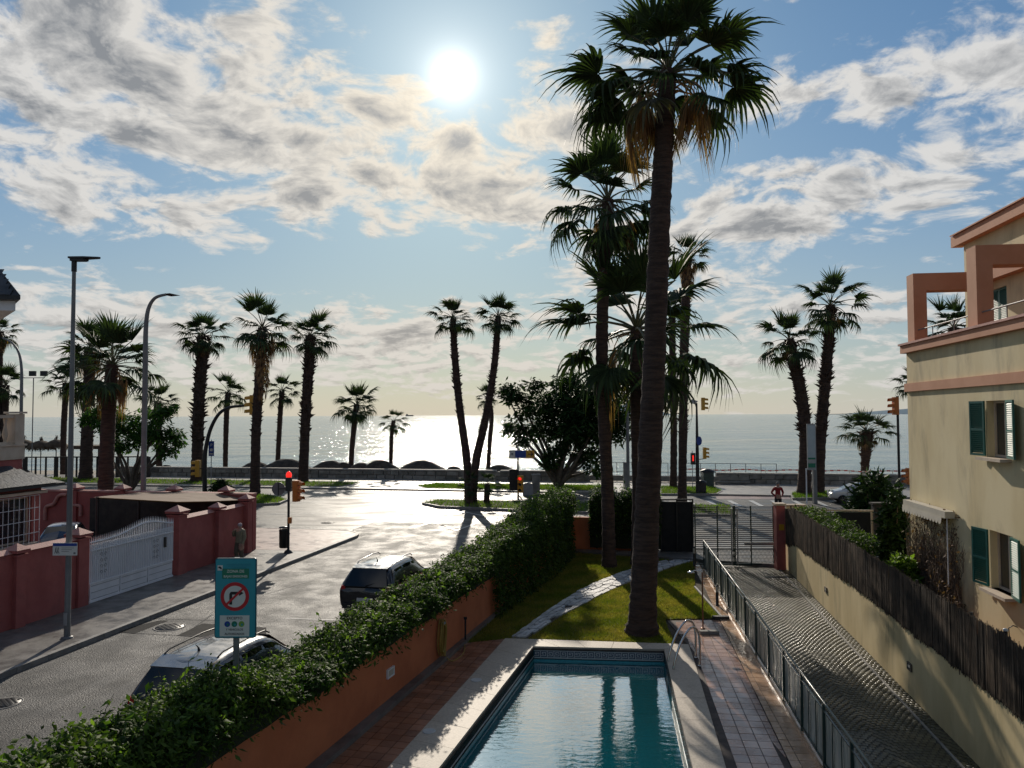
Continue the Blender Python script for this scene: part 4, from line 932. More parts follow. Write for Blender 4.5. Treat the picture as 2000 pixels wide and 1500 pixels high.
# basin
WZ = -0.34; BZ = -1.7; q = MB(); ring = [IL, CO['ifl'], CO['ifr'], IR]
for i in range(3):
    a, b_ = ring[i], ring[i+1]; q.add([(a.x, a.y, -.049), (b_.x, b_.y, -.049), (b_.x, b_.y, WZ-.02), (a.x, a.y, WZ-.02)], [(0, 1, 2, 3)])
    q.cur = 1; q.add([(a.x, a.y, WZ-.02), (b_.x, b_.y, WZ-.02), (b_.x, b_.y, BZ), (a.x, a.y, BZ)], [(0, 1, 2, 3)]); q.cur = 0
q.cur = 1; q.add([(p_.x, p_.y, BZ) for p_ in ring], [(0, 1, 2, 3)])
a, b_ = ring[3], ring[0]; q.add([(a.x, a.y, -.049), (b_.x, b_.y, -.049), (b_.x, b_.y, BZ), (a.x, a.y, BZ)], [(0, 1, 2, 3)])
part('basin', q, [M['pooltile_shaded'], M['poolfloor']], pool)
wm = bpy.data.materials.new('pool water'); wm.use_nodes = True; tw_ = wm.node_tree; qw = NB(tw_); tw_.nodes.remove(tw_.nodes['Principled BSDF'])
gl = nn(tw_, 'ShaderNodeBsdfGlossy'); gl.inputs['Roughness'].default_value = 0.0; gl.inputs[0].default_value = (1, 1, 1, 1)
trn = nn(tw_, 'ShaderNodeBsdfTransparent'); trn.inputs[0].default_value = (0.60, 0.95, 0.97, 1)
fr = nn(tw_, 'ShaderNodeFresnel'); fr.inputs[0].default_value = 1.45
bn = nn(tw_, 'ShaderNodeBump'); bn.inputs['Strength'].default_value = 0.35; bn.inputs['Distance'].default_value = 0.012
co = nn(tw_, 'ShaderNodeNewGeometry').outputs['Position']
qw.put(bn.inputs['Height'], qw.m('ADD', qw.noise(qw.vm('MULTIPLY', co, (1.3, 3.2, 1)), 2.4, 3, 0.5, 0.3), qw.m('MULTIPLY', qw.noise(co, 13.0, 2, 0.5, 0.5), 0.07)))
qw.put(gl.inputs['Normal'], bn.outputs[0]); qw.put(fr.inputs['Normal'], bn.outputs[0])
mx = nn(tw_, 'ShaderNodeMixShader'); qw.put(mx.inputs[0], qw.m('MULTIPLY_ADD', fr.outputs[0], 2.9, 0.12, clamp=True)); 
dif = nn(tw_, 'ShaderNodeBsdfDiffuse'); dif.inputs[0].default_value = (0.01, 0.40, 0.46, 1); m2_ = nn(tw_, 'ShaderNodeMixShader'); m2_.inputs[0].default_value = 0.27      # light scattered back by the water itself
tw_.links.new(trn.outputs[0], m2_.inputs[1]); tw_.links.new(dif.outputs[0], m2_.inputs[2]); tw_.links.new(m2_.outputs[0], mx.inputs[1]); tw_.links.new(gl.outputs[0], mx.inputs[2]); tw_.links.new(mx.outputs[0], tw_.nodes['Material Output'].inputs[0])
q = MB(); q.add([(p_.x, p_.y, WZ) for p_ in ring], [(3, 2, 1, 0)]); part('water', q, wm, pool)
# Greek key band as raised tiles on the far wall and left wall
KEY = ["#########.", "#.......#.", "#.#####.#.", "#.#...#.#.", "#.#.#####.", "#.#.......", "#.########"]
KEY = ["######.#", "#....#.#", "#.##.#.#", "#..#.#.#", "####.#.#", ".....#.#", "######.#"]
KEY = ["#######.", "#.....#.", "#.###.#.", "#...#.#.", "#####.#.", "......#.", "#######."]
def keyband(A, B, nin, n_rep):
    d = (B-A); L = d.length; d = d.normalized(); ang = math.atan2(d.y, d.x); pe = L/n_rep; cell = pe/8; hz_ = 0.20/9
    q = MB(); c = A.lerp(B, .5)+nin*.004; q.box((c.x, c.y, -.049-.11), (L, .006, .21), ang); w = part('band', q, M['tilewhite'], pool)
    q = MB()
    for r in range(n_rep):
        for j, row in enumerate(KEY):
            i = 0
            while i < 8:
                if row[i] == '#':
                    e = i
                    while e < 8 and row[e] == '#': e += 1
                    c = A+d*(r*pe+(i+e)/2*cell)+nin*.0095; q.box((c.x, c.y, -.049-.022-(j+.5)*hz_), ((e-i)*cell, .004, hz_), ang); i = e
                else: i += 1
    o = part('key_pattern', q, M['navy'], pool)
fdv = (CO['ifr']-CO['ifl']).normalized(); nin = Vector((fdv.y, -fdv.x, 0)); keyband(CO['ifl']+fdv*.02, CO['ifr']-fdv*.02, nin, 19)
d_ = (CO['ifl']-IL).normalized(); nl_ = Vector((d_.y, -d_.x, 0))*.006; q = MB(); a, b_ = IL+nl_, CO['ifl']+nl_; q.beam((a.x, a.y, -.22), (b_.x, b_.y, -.22), .012, .025); part('edge_line', q, M['tilewhite'], pool)
# skimmer lids
for (px, py), lab in (((838, 1434), 'round white skimmer lid nearest the camera on the left coping'), ((930, 1333), 'round white skimmer lid further along the left coping')):
    c = G(px, py); q = MB(); q.lathe([(.135, .0), (.135, .008), (.12, .012), (.1, .008), (.01, .008)], n=20); o = part('skimmer_lid', q, M['tilewhite']); o.location = (c.x, c.y, .057); tag(o, lab, 'skimmer lid')
# ladder
la, lb = G(1337, 1305, .055), G(1366, 1300, .055)
lf1, lf2 = G(1358, 1283, .055), G(1367, 1300, .055)
t = thing('pool_ladder', 'stainless steel ladder rails curving over the right pool edge', 'pool ladder', tuple(lf2))
for k, (f, e) in enumerate((((1359, 1284), (1296, 1290)), ((1367, 1300), (1299, 1312)))):
    p0 = G(*f, .055); pe_ = Vector((CO['ifr'].x-0.10, p0.y-.3, 0)); v = pe_-p0; q = MB()
    P_ = [Vector((0, 0, -.03)), Vector((0, 0, .60)), v*.10+Vector((0, 0, .90)), v*.35+Vector((0, 0, .98)), v*.7+Vector((0, 0, .68)), v*.95+Vector((0, 0, .22)), v+Vector((0, 0, -.1)), v+Vector((0, 0, -.9))]
    q.tube([(p_+p0-lf2) for p_ in catmull(P_, 6)], .029, 10); q.lathe([(.05, 0), (.05, .015), (.03, .02)], tuple(p0-lf2), 10); part('handrail', q, M['steel'], t)
for z in (-.35, -.6, -.85):
    p0, p1 = G(1359, 1284, .055), G(1367, 1300, .055); x_ = CO['ifr'].x-.10
    q = MB(); q.beam((x_-lf2.x, p0.y-.3-lf2.y, z), (x_-lf2.x, p1.y-.3-lf2.y, z), .09, .03); part('rung', q, M['steel'], t)
# shower post and its bench-like tray
c = G(1373, 1228, .04); t = thing('garden_shower', 'slim steel shower post on the deck beside the pool ladder', 'shower', tuple(c)); hgt = AT(1372, 1118, c.y).z-c.z
q = MB(); q.tube([(0, 0, 0), (0, 0, hgt)], .022, 8); q.lathe([(.07, 0), (.07, .02), (.03, .03)], n=10); part('post', q, mat('bronze tube', (0.25, 0.12, 0.07), None, 2, .35, metal=.6), t)
q = MB(); q.tube([(0, 0, hgt), (-.06, 0, hgt+.06), (-.22, .05, hgt+.05), (-.3, .08, hgt)], .015, 6); q.lathe([(.02, .03), (.11, .0), (.11, -.02), (.01, -.02)], (-.32, .08, hgt), 12); part('shower_head', q, M['steel'], t)
for (px, py, lab, wd_) in ((1385, 1240, 'low grey stone step beside the shower post', .55), (1408, 1211, 'low dark stone kerb at the corner of the lawn by the railing', .5)):
    c = G(px, py); q = MB(); q.box((0, 0, .05), (wd_, .16, .09)); o = part('stone_step', q, M['concrete'] if px == 1385 else M['slate']); o.location = (c.x, c.y, .03); tag(o, lab, 'stone step')
# bollard lamps
def bollard(px, py, hpx, lab):
    c = G(px, py, .03); h = hpx*c.y/F; t = thing('bollard_lamp', lab, 'bollard lamp', tuple(c), 0, 'bollard lamps along the railing')
    q = MB(); q.lathe([(.085, 0), (.085, .012), (.05, .02), (.05, h*.66)], n=14); part('post', q, M['black'], t)
    q = MB(); q.lathe([(.047, h*.66), (.047, h*.93)], n=14); part('lens', q, M['lamp_lit'], t)
    q = MB(); q.lathe([(.055, h*.93), (.055, h*.97), (.02, h)], n=14); part('cap', q, M['black'], t)
bollard(1401, 1183, 40, 'black bollard lamp at the foot of the railing near the shower')
bollard(1356, 1106, 38, 'far black bollard lamp by the dark garden fence')
# hose on the wall and its loose end
hc = on_wall(857, 1243, WA, wd)-wn*.06; t = thing('garden_hose', 'coiled yellow hose hanging on the orange wall', 'hose', tuple(hc), math.atan2(wd.y, wd.x))
q = MB(); rr = random.Random(2)
for i in range(9):
    a, h, o1 = .17+rr.uniform(-.05, .03), .46+rr.uniform(-.12, .06), rr.uniform(-.03, .03)
    q.tube([(math.cos(s)*a+o1, -.02*i*.6-.01*math.sin(3*s), math.sin(s)*h*(1 if math.sin(s) < 0 else .85)+.02) for s in [2*PI*k/24 for k in range(25)]], .013, 6, cap=False)
part('coil', q, M['hose'], t)
e = G(905, 1246, .03)-hc; e = Matrix.Rotation(-math.atan2(wd.y, wd.x), 3, 'Z') @ e; zf = .045-hc.z; q = MB()
q.tube(catmull([Vector((.05, -.05, -.4)), Vector((.15, -.1, zf*.9)), Vector((.1, -.28, zf)), Vector((.6, -.35, zf)), Vector((1.2, -.22, zf)), Vector((e.x, e.y, zf))], 6), .013, 6); part('loose_end', q, M['hose'], t)
q = MB(); q.box((0, -.05, .35), (.12, .12, .05)); part('hook', q, M['grey_metal'], t)
c = on_wall(901, 1220, WA, wd)-wn*.12; q = MB(); q.beam((0, 0, 0), (0, 0, .75), .05); q.box((0, 0, .72), (.09, .07, .06)); o = part('tap_post', q, M['darkcloth']); o.location = (c.x, c.y, 0); tag(o, 'short dark tap post against the orange wall beyond the hose', 'tap post')
# ------------------------------------------------------------------ driveway of small cobbles
WB0 = G(1537, 1112); WB1 = G(1800, 1382); wbd = (WB1-WB0).normalized(); WBN = toY(WB0, WB1, YN); WBF = WB0-wbd*0.5
dl0 = RB0-rbd*0.0+Vector((.05, 0, 0)); 
drive_poly = [railN+Vector((.04, 0, 0)), RB0-rbd*9.0+Vector((.04, 0, 0)), WBF, WBN]
drive_poly[1] = toY(RB0, RB1, 33.0)+Vector((.04, 0, 0)); drive_poly[2] = toY(WB0, WB1, 33.0)
q = MB(); poly(drive_poly, 0.0, q); drive = struct('driveway', q, M['joint'])
ax = ((drive_poly[1]-drive_poly[0]).normalized()+(-wbd)).normalized(); cx_ = Vector((ax.y, -ax.x, 0)); o0 = Vector((drive_poly[0].x, YN, 0))
cb_ = []; pit = 0.118; Wf = 1.25
for j in range(int(27/pit)):
    for i in range(-10, 52):
        s = (i+0.5*(j % 2))*pit*1.08
        ph = (s/Wf) % 1.0; arc_ = 0.24*math.sqrt(max(0, 1-(2*ph-1)**2*0.92)); slope = -0.24*0.92*(2*ph-1)*2/Wf/max(.35, math.sqrt(max(0, 1-(2*ph-1)**2*0.92)))
        c = o0+ax*(j*pit+arc_-1.0)+cx_*s; cb_.append((c, math.atan2(ax.y, ax.x)-PI/2+math.atan(slope)*0.8))
P2 = [(p_.x, p_.y) for p_ in drive_poly]; ok = inpoly(np.array([c.x for c, a in cb_]), np.array([c.y for c, a in cb_]), P2)
cb_ = [e for e, k in zip(cb_, ok) if k and e[0].y > 12.5]; cb_.sort(key=lambda e: e[0].y)
cms = []
for k in range(5):
    q = MB(); s = .056; top = [(-s*.93, -s*.9), (s*.92, -s*.93), (s*.9, s*.92), (-s*.93, s*.9)]; top = [(x+random.uniform(-.005, .005), y+random.uniform(-.005, .005)) for x, y in top]
    q.v = [(x*1.04, y*1.04, 0) for x, y in top]+[(x, y, .007+random.uniform(-.001, .001)) for x, y in top]
    q.f = [(4, 5, 6, 7)]+[(i, (i+1) % 4, 4+(i+1) % 4, 4+i) for i in range(4)]; q.mi = [0]*5; q.sm = [False]*5; cms.append(q)
cme = [q.mesh('cobble', M['cobble']) for q in cms]
vis = [e for e in cb_ if e[0].y > 14.2][:300]; vs_ = set(id(e) for e in vis)
for c, a in vis: link('cobble', random.choice(cme), drive, (c.x+random.uniform(-.007, .007), c.y+random.uniform(-.007, .007), .0), (random.uniform(-.02, .02), random.uniform(-.02, .02), a+random.uniform(-.16, .16)))
rest = [e for e in cb_ if id(e) not in vs_]; VV = []; FF = []
for c, a in rest:
    b_ = random.choice(cms); o = len(VV); a += random.uniform(-.16, .16); c = c+Vector((random.uniform(-.007, .007), random.uniform(-.007, .007), 0)); ca, sa = math.cos(a), math.sin(a); tx, ty = random.uniform(-.025, .025), random.uniform(-.025, .025)
    for x, y, z in b_.v: VV.append((c.x+x*ca-y*sa, c.y+x*sa+y*ca, z+(x*tx+y*ty if z > 0 else 0)))
    for f in b_.f: FF.append([i+o for i in f])
o = link('small_cobble', npmesh('small_cobble', np.array(VV), np.array(FF), M['cobble']), drive); o['kind'] = 'stuff'
# raised channel along the wall
q = MB(); a, b_ = drive_poly[2], drive_poly[3]; off = Vector((-.30, 0, 0)); q.beam((a.x-.32, a.y, .012), (b_.x-.32, b_.y, .012), .05, .03); struct('gutter_edge', q, M['kerb'])

# ------------------------------------------------------------------ green railing with sheets
RL = (railN-drive_poly[1]).length; rf = toY(RB0, RB1, 31.5); RL = (railN-rf).length; RH = 1.27
t = thing('railing', 'dark green metal railing with cloudy sheets between the pool deck and the driveway', 'railing', tuple(rf), math.atan2(rbd.y, rbd.x))
m_ = bpy.data.materials.new('cloudy plastic sheet'); m_.use_nodes = True; P_ = m_.node_tree.nodes['Principled BSDF']; qn = NB(m_.node_tree)
co = nn(m_.node_tree, 'ShaderNodeNewGeometry').outputs['Position']; nz = qn.noise(qn.vm('MULTIPLY', co, (5, 5, .6)), 1.6, 4, .6)
qn.put(P_.inputs['Base Color'], qn.mix(qn.mr(nz, .35, .7), (.26, .30, .27), (.58, .58, .50))); P_.inputs['Roughness'].default_value = .32; P_.inputs['Transmission Weight'].default_value = .12; P_.inputs['Specular IOR Level'].default_value = .8
bn = nn(m_.node_tree, 'ShaderNodeBump'); bn.inputs['Strength'].default_value = .8; bn.inputs['Distance'].default_value = .05; qn.put(bn.inputs['Height'], nz); qn.put(P_.inputs['Normal'], bn.outputs[0]); M['sheet'] = m_
q = MB(); q.beam((0, 0, .06), (RL, 0, .06), .12, .12); part('kerb', q, M['tile_edge'], t)
q = MB(); q.tube([(0, 0, RH), (RL, 0, RH)], .026, 8); part('top_rail', q, M['dkgreen'], t)
q = MB(); q.beam((0, 0, RH-.14), (RL, 0, RH-.14), .025); part('second_rail', q, M['dkgreen'], t)
q = MB(); q.beam((0, 0, .2), (RL, 0, .2), .03); part('bottom_rail', q, M['dkgreen'], t)
np_ = int(RL/1.55); pst = MB(); pst.box((0, 0, RH/2+.03), (.05, .05, RH-.06)); pm = pst.mesh('post', M['dkgreen'])
br = MB(); br.box((0, 0, (RH-.14+.2)/2), (.016, .016, RH-.36)); bm_ = br.mesh('baluster', M['dkgreen'])
for i in range(np_+1): link('post', pm, t, (i*RL/np_, 0, 0))
for i in range(np_):
    x0 = i*RL/np_; w = RL/np_
    for k in (1, 2): link('baluster', bm_, t, (x0+w*k/3, 0.0, 0))
    for k in range(3):
        q = MB(); n = 6; xa = x0+w*k/3+.02; xb = x0+w*(k+1)/3-.02
        for a in range(n+1):
            xx = xa+(xb-xa)*a/n; bul = .02*math.sin(PI*a/n)*random.uniform(.4, 1.6)+.026
            for z in (.2, .6, RH-.16): q.v.append((xx, bul*(1.3 if z == .6 else .8), z+random.uniform(-.006, .006)))
        for a in range(n):
            for c in range(2): s = a*3+c; q.f.append((s, s+3, s+4, s+1)); q.mi.append(0); q.sm.append(True)
        part('sheet', q, M['sheet'], t)

# ------------------------------------------------------------------ right-hand boundary: low wall and reed screen
WL2 = (WBN-WBF).length
WBF = toY(WB0, WB1, 32.6); WL2 = (WBN-WBF).length
t = thing('driveway_wall', 'ochre wall along the right side of the driveway', 'wall', tuple(WBF), math.atan2(wbd.y, wbd.x))
q = MB(); q.box((1.3, .12, .62), (2.6, .24, 1.24)); q.box((2.6+(WL2-2.6)/2, .12, .74), (WL2-2.6, .238, 1.48)); part('wall', q, M['ochre'], t)
for px, py, lab in ((1614, 1152, 'far brown recessed lamp in the ochre driveway wall'), (1778, 1302, 'near brown recessed lamp in the ochre driveway wall')):
    p_ = on_wall(px, py, WBF, wbd); left = Vector((wbd.y, -wbd.x, 0)); wall_lamp(tuple(p_+left*.012), math.atan2(wbd.y, wbd.x), lab, .26, .17, 'recessed lamps in the driveway wall', 'bark')
t = thing('reed_screen', 'dark brown reed screen fixed above the ochre driveway wall', 'reed fence', tuple(WBF), math.atan2(wbd.y, wbd.x))
nre = 5200; xs = np.sort(RNG.uniform(0, WL2, nre)); VV = np.zeros((nre, 8, 3)); zt = np.array([2.40+0.28*min(1, x/2.5)+.05*noise.noise((x*1.5, 0, 0))+.04*noise.noise((x*8, 0, 1)) for x in xs])+RNG.normal(0, .025, nre)
zb = np.array([1.10+(0.26*min(1, max(0, (x-1)/2)))+.16*min(1, max(0, (x-5)/6))+.10*noise.noise((x*1.1, 4, 0))+.08*noise.noise((x*4, 4, 1)) for x in xs])+RNG.normal(0, .03, nre); yb = RNG.uniform(-.045, -.012, nre); tl = RNG.normal(0, .012, nre); w = .0045
for k, (a, b_) in enumerate(((-1, -1), (1, -1), (1, 1), (-1, 1))):
    VV[:, k] = np.stack([xs+a*w, yb+b_*w, zb], 1); VV[:, k+4] = np.stack([xs+tl+a*w*.7, yb+b_*w*.7, zt], 1)
b0 = np.arange(nre)[:, None]*8; FF = np.concatenate([b0+np.array(f) for f in ((0, 1, 5, 4), (1, 2, 6, 5), (2, 3, 7, 6), (3, 0, 4, 7), (4, 5, 6, 7))])
o = link('reed', npmesh('reed', VV.reshape(-1, 3), FF, M['reed']), t); o['kind'] = 'stuff'
q = MB(); q.box((WL2/2, .02, 1.88), (WL2, .02, 1.0)); part('backing_cloth', q, M['fabric_black'], t)
for i in range(9): q = MB(); q.box((WL2*(i+.5)/9, .06, 1.7), (.05, .05, 2.0)); part('post', q, M['black'], t)
# lower ruddy reeds and terrace of the neighbour by the building
p_ = on_wall(1880, 1262, WBF, wbd)
t = thing('neighbour_terrace', 'reddish terrace floor behind the reed screen below the building', 'terrace', (9.9, 15.5, .95), math.atan2(wbd.y, wbd.x))
q = MB(); q.box((0, .75, .0), (9, 1.5, .1)); part('floor', q, M['terracotta'], t)
q = MB(); q.box((0, .75, -.7), (9, 1.4, 1.3)); part('base', q, M['cream'], t)

# gate and pillars at the sea end
gl0, gl1 = G(1357, 1106), G(1513, 1106); gd = (gl1-gl0).normalized(); GW = (gl1-gl0).length
t = thing('driveway_gate', 'dark metal driveway gate of horizontal bars at the sea end of the driveway', 'gate', tuple(gl0), math.atan2(gd.y, gd.x))
GH = 2.48
for x in (0.03, GW*.29, GW*.5-.03, GW*.5+.03, GW*.71, GW-.03): q = MB(); q.box((x, 0, GH/2+.05), (.05, .05, GH)); part('upright', q, M['dkgreen'], t)
for k in range(22): q = MB(); z = .75+k*(GH-.75)/21; q.beam((0, .0, z), (GW, .0, z), .032); part('bar', q, M['black'], t)
q = MB(); q.beam((0, -.028, .1), (GW, -.028, .1), .05); q.beam((0, -.028, .7), (GW, -.028, .7), .04); part('lower_rail', q, M['dkgreen'], t)
q = MB()
for k in range(60): x = GW*k/60; q.beam((x, .01, .12), (x+GW/30, .01, .68), .012); q.beam((x+GW/30, .018, .12), (x, .018, .68), .012)
o = part('lattice', q, M['dkgreen'], t); o['kind'] = 'stuff'
for sx in (.5*GW-.12, .5*GW+.12): q = MB(); q.box((sx, -.05, 1.25), (.06, .03, 2.3)); part('gate_operator', q, M['grey_metal'], t)
q = MB(); q.tube([(GW*.62, -.1, .95), (GW+.05, -.1, .95)], .06, 8); part('opener_arm', q, M['concrete'], t)
t = thing('gate_pillar', 'red painted pillar at the right side of the driveway gate', 'pillar', tuple(G(1524, 1112)), math.atan2(gd.y, gd.x))
q = MB(); q.box((0, 0, 1.32), (.36, .36, 2.64)); part('shaft', q, M['redwall'], t); q = MB(); q.box((0, 0, 2.68), (.44, .44, .08)); part('cap', q, M['villa_cream'], t)
q = MB(); q.box((.02, -.19, 1.75), (.20, .03, .24)); part('yellow_notice', q, M['sig_yellow'], t)
t = thing('garden_fence', 'black sheeted fence left of the driveway gate, behind the giant palm', 'fence', tuple(G(1290, 1083)), math.atan2(gd.y, gd.x))
FW = (G(1355, 1083)-G(1290, 1083)).length
q = MB(); q.box((FW/2, 0, 1.25), (FW, .05, 2.3)); part('sheet', q, M['fabric_black'], t)
for x in (0.03, FW*.5, FW-.03): q = MB(); q.box((x, -.05, 1.28), (.06, .06, 2.5)); part('post', q, M['black'], t)
q = MB(); q.beam((0, -.05, 2.5), (FW, -.05, 2.5), .06); part('top_rail', q, M['black'], t)
# neighbour front wall and dark screen
nb0 = AT(1537, 990, 32.8); nb0.z = 0
t = thing('front_garden_wall', 'cream wall piece behind the red gate pillar', 'wall', tuple(nb0), math.atan2(gd.y, gd.x))
q = MB(); q.box((.38, .1, 1.24), (.76, .2, 2.48)); part('wall', q, M['cream'], t); q = MB(); q.box((.38, .1, 2.52), (.84, .3, .07)); part('capping', q, M['villa_cream'], t)
a = AT(1572, 990, 33.6); a.z = 0; b_ = AT(1702, 990, 33.2); b_.z = 0; L = (b_-a).length; d = (b_-a).normalized()
t = thing('dark_screen', 'dark sheeted garden screen in a beige frame at the end of the neighbour garden', 'fence', tuple(a), math.atan2(d.y, d.x))
q = MB(); q.box((L/2, 0, 1.1), (L-.1, .04, 2.1)); part('sheet', q, M['fabric_black'], t)
for x in (0, .12, L): q = MB(); q.box((x, -.03, 1.12), (.07, .07, 2.24)); part('post', q, M['curtain'], t)
q = MB(); q.box((L/2, -.03, 2.23), (L+.14, .1, .07)); part('frame_top', q, M['curtain'], t)
a = AT(1702, 990, 33.2); a.z = 0
q = MB(); q.box((.40, 0, 1.25), (.7, .3, 2.5)); q.box((.40, 0, 2.54), (.85, .4, .08)); o = part('garden_wall_pier', q, M['wood_dark']); o.location = a; tag(o, 'tall dark pier with a pale cap behind the shrubs', 'pier')
cactusbush('shrub', 'dense dark-green spiky shrub beside the parked white car', 'shrub', (1708, 990), 104, 146, 6500, M['treeleaf'], .5, Y=35.5, asp=.14, seed=5)
cactusbush('shrub', 'tall greyish leafless-looking shrub at the corner of the building', 'shrub', (1748, 1000), 70, 176, 4200, M['treeleaf'], .26, Y=30, asp=.5, seed=8)
cactusbush('shrub', 'glossy light-leaved shrub above the reed screen by the climber', 'shrub', (1768, 1180), 110, 95, 3800, M['hedge_tip'], .22, Y=23.0, z0=.7, asp=.5, seed=12)
def topline(px): return G(*px)
t = thing('hedge', 'narrow clipped hedge just behind the far part of the reed screen', 'hedge', tuple(WBF), math.atan2(wbd.y, wbd.x))
n = 9000; xx = RNG.uniform(.8, 9.5, n); hh = 2.56+.18*np.sin(np.clip((xx-.8)/8.7, 0, 1)*PI)**.5+.1*np.sin(xx*3); P_ = np.stack([xx, RNG.uniform(.2, 1.1, n), 1.2+(hh-1.2)*RNG.random(n)**.35], 1)
o = link('foliage', leaves('foliage', P_, .13, M['hedge'], .7, .4, .1), t); o['kind'] = 'stuff'

# ------------------------------------------------------------------ right building
fdir = Vector((-.132, -.991, 0)).normalized(); CC = AT(1773, 800, 23.6); CC.z = 0; FA = math.atan2(fdir.y, fdir.x)
def FB(px, py, off=0.0):
    n_ = Vector((-fdir.y, fdir.x, 0)); p_ = on_wall(px, py, CC+n_*off, fdir); return (p_-CC).dot(fdir), p_.z
bld = thing('apartment_building', 'cream building with salmon bands and green shutters on the right', 'building', tuple(CC), FA)
def holed(mb, x0, x1, z0, z1, holes, th, y0=0.0):
    X = sorted(set([x0, x1]+[h[0] for h in holes]+[h[1] for h in holes])); Z = sorted(set([z0, z1]+[h[2] for h in holes]+[h[3] for h in holes]))
    for i in range(len(X)-1):
        j = 0
        while j < len(Z)-1:
            cx, cz = (X[i]+X[i+1])/2, (Z[j]+Z[j+1])/2
            if any(h[0] < cx < h[1] and h[2] < cz < h[3] for h in holes): j += 1; continue
            e = j+1
            while e < len(Z)-1 and not any(h[0] < cx < h[1] and h[2] < (Z[e]+Z[e+1])/2 < h[3] for h in holes): e += 1
            mb.box(((X[i]+X[i+1])/2, y0+th/2, (Z[j]+Z[e])/2), (X[i+1]-X[i], th, Z[e]-Z[j])); j = e
s1a, z1t = FB(1926, 783); s1b, _ = FB(1969, 783); _, z1b = FB(1945, 894)
s2a, _ = FB(1933, 1040); s2b, _ = FB(1978, 1040); _, z2t = FB(1935, 1035); _, z2b = FB(1935, 1147)
SE = 13.0; zc0 = FB(1773, 690)[1]; zc1 = FB(1773, 675)[1]
q = MB(); holed(q, 0, SE, -.1, zc0+.02, [(s1a, s1b, z1b, z1t), (s2a, s2b, z2b, z2t)], .28); q.box((.14, 5.2, zc0/2), (.28, 9.9, zc0)); part('wall', q, M['cream'], bld)
q = MB(); q.box((SE/2-.05, -.0, (zc0+zc1)/2), (SE+.1, .30, zc1-zc0)); q.box((.1, 5.1, (zc0+zc1)/2), (.34, 9.9, zc1-zc0+.01)); part('terrace_band', q, M['salmon'], bld)
q = MB(); q.box((SE/2-.07, 0, zc1+.03), (SE+.14, .40, .06)); part('terrace_coping', q, M['redcap'], bld)
zb1 = FB(1776, 765)[1]; zb2 = FB(1776, 749)[1]
q = MB(); q.box((SE/2-.03, -.03, (zb1+zb2)/2), (SE+.06, .08, zb2-zb1)); part('storey_band', q, M['salmon'], bld)
q = MB(); q.box((SE/2, 5, zc1-.35), (SE-.6, 9.4, .12)); part('terrace_floor', q, M['terracotta'], bld)
def shutter(parent, x, z0, z1, w, ang, hinge_left=True, y=-.03):
    e = MB(); fr_ = .055; h = z1-z0
    for c, d in ((((w/2), 0, fr_/2), (w, .04, fr_)), ((w/2, 0, h-fr_/2), (w, .04, fr_)), ((fr_/2, 0, h/2), (fr_, .039, h-2*fr_)), ((w-fr_/2, 0, h/2), (fr_, .039, h-2*fr_)), ((w/2, 0, h*.48), (w-2*fr_, .038, .05))): e.box(c, d)
    o = part('shutter', e, M['green'], parent); o.location = (x, y, z0); o.rotation_euler = (0, 0, ang)
    e = MB(); n = int((h-.12)/.048)
    for i in range(n):
        z = .075+i*(h-.13)/n; e.add([(fr_, -.018, z), (w-fr_, -.018, z), (w-fr_, .018, z+.052), (fr_, .018, z+.052), (fr_, -.018, z-.008), (w-fr_, -.018, z-.008), (w-fr_, .018, z+.044), (fr_, .018, z+.044)], [(0, 1, 2, 3), (7, 6, 5, 4), (4, 5, 1, 0), (3, 2, 6, 7)])
    sl_ = part('slats', e, M['green'], o); sl_['kind'] = 'stuff'
def window(parent, a, b_, z0, z1):
    w = b_-a; q = MB(); fw = .06
    for c, d in ((((a+b_)/2, .2, z0+fw/2), (w, .07, fw)), (((a+b_)/2, .2, z1-fw/2), (w, .07, fw)), ((a+fw/2, .2, (z0+z1)/2), (fw, .068, z1-z0-2*fw)), ((b_-fw/2, .2, (z0+z1)/2), (fw, .068, z1-z0-2*fw)), (((a+b_)/2, .2, (z0+z1)/2), (fw, .066, z1-z0-2*fw))): q.box(c, d)
    o = part('window_frame', q, M['villa_cream'], parent)
    for sgn in (-1, 1): q = MB(); q.box(((a+b_)/2+sgn*w*.24, .205, (z0+z1)/2), (w*.42, .012, z1-z0-.12)); part('pane', q, M['glass'], o)
    q = MB(); q.box(((a+b_)/2, -.0, z0-.035), (w+.16, .5, .07)); part('window_sill', q, M['villa_cream'], parent)
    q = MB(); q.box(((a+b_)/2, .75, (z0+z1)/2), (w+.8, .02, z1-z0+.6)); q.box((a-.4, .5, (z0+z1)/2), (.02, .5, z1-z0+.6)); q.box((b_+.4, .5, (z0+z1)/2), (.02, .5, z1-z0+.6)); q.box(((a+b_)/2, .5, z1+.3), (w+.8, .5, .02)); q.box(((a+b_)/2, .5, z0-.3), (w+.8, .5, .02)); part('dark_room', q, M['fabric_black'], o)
window(bld, s1a, s1b, z1b, z1t); window(bld, s2a, s2b, z2b, z2t)
shw = (s1b-s1a)*.56
shutter(bld, s1a, z1b+.02, z1t, shw, PI-R(8)*-1, y=-.05); shutter(bld, s1b, z1b+.02, z1t, shw, -R(12), y=-.05)
shutter(bld, s2a, z2b+.02, z2t, shw, PI+R(10), y=-.05); shutter(bld, s2b, z2b+.02, z2t, shw, -R(10), y=-.05)
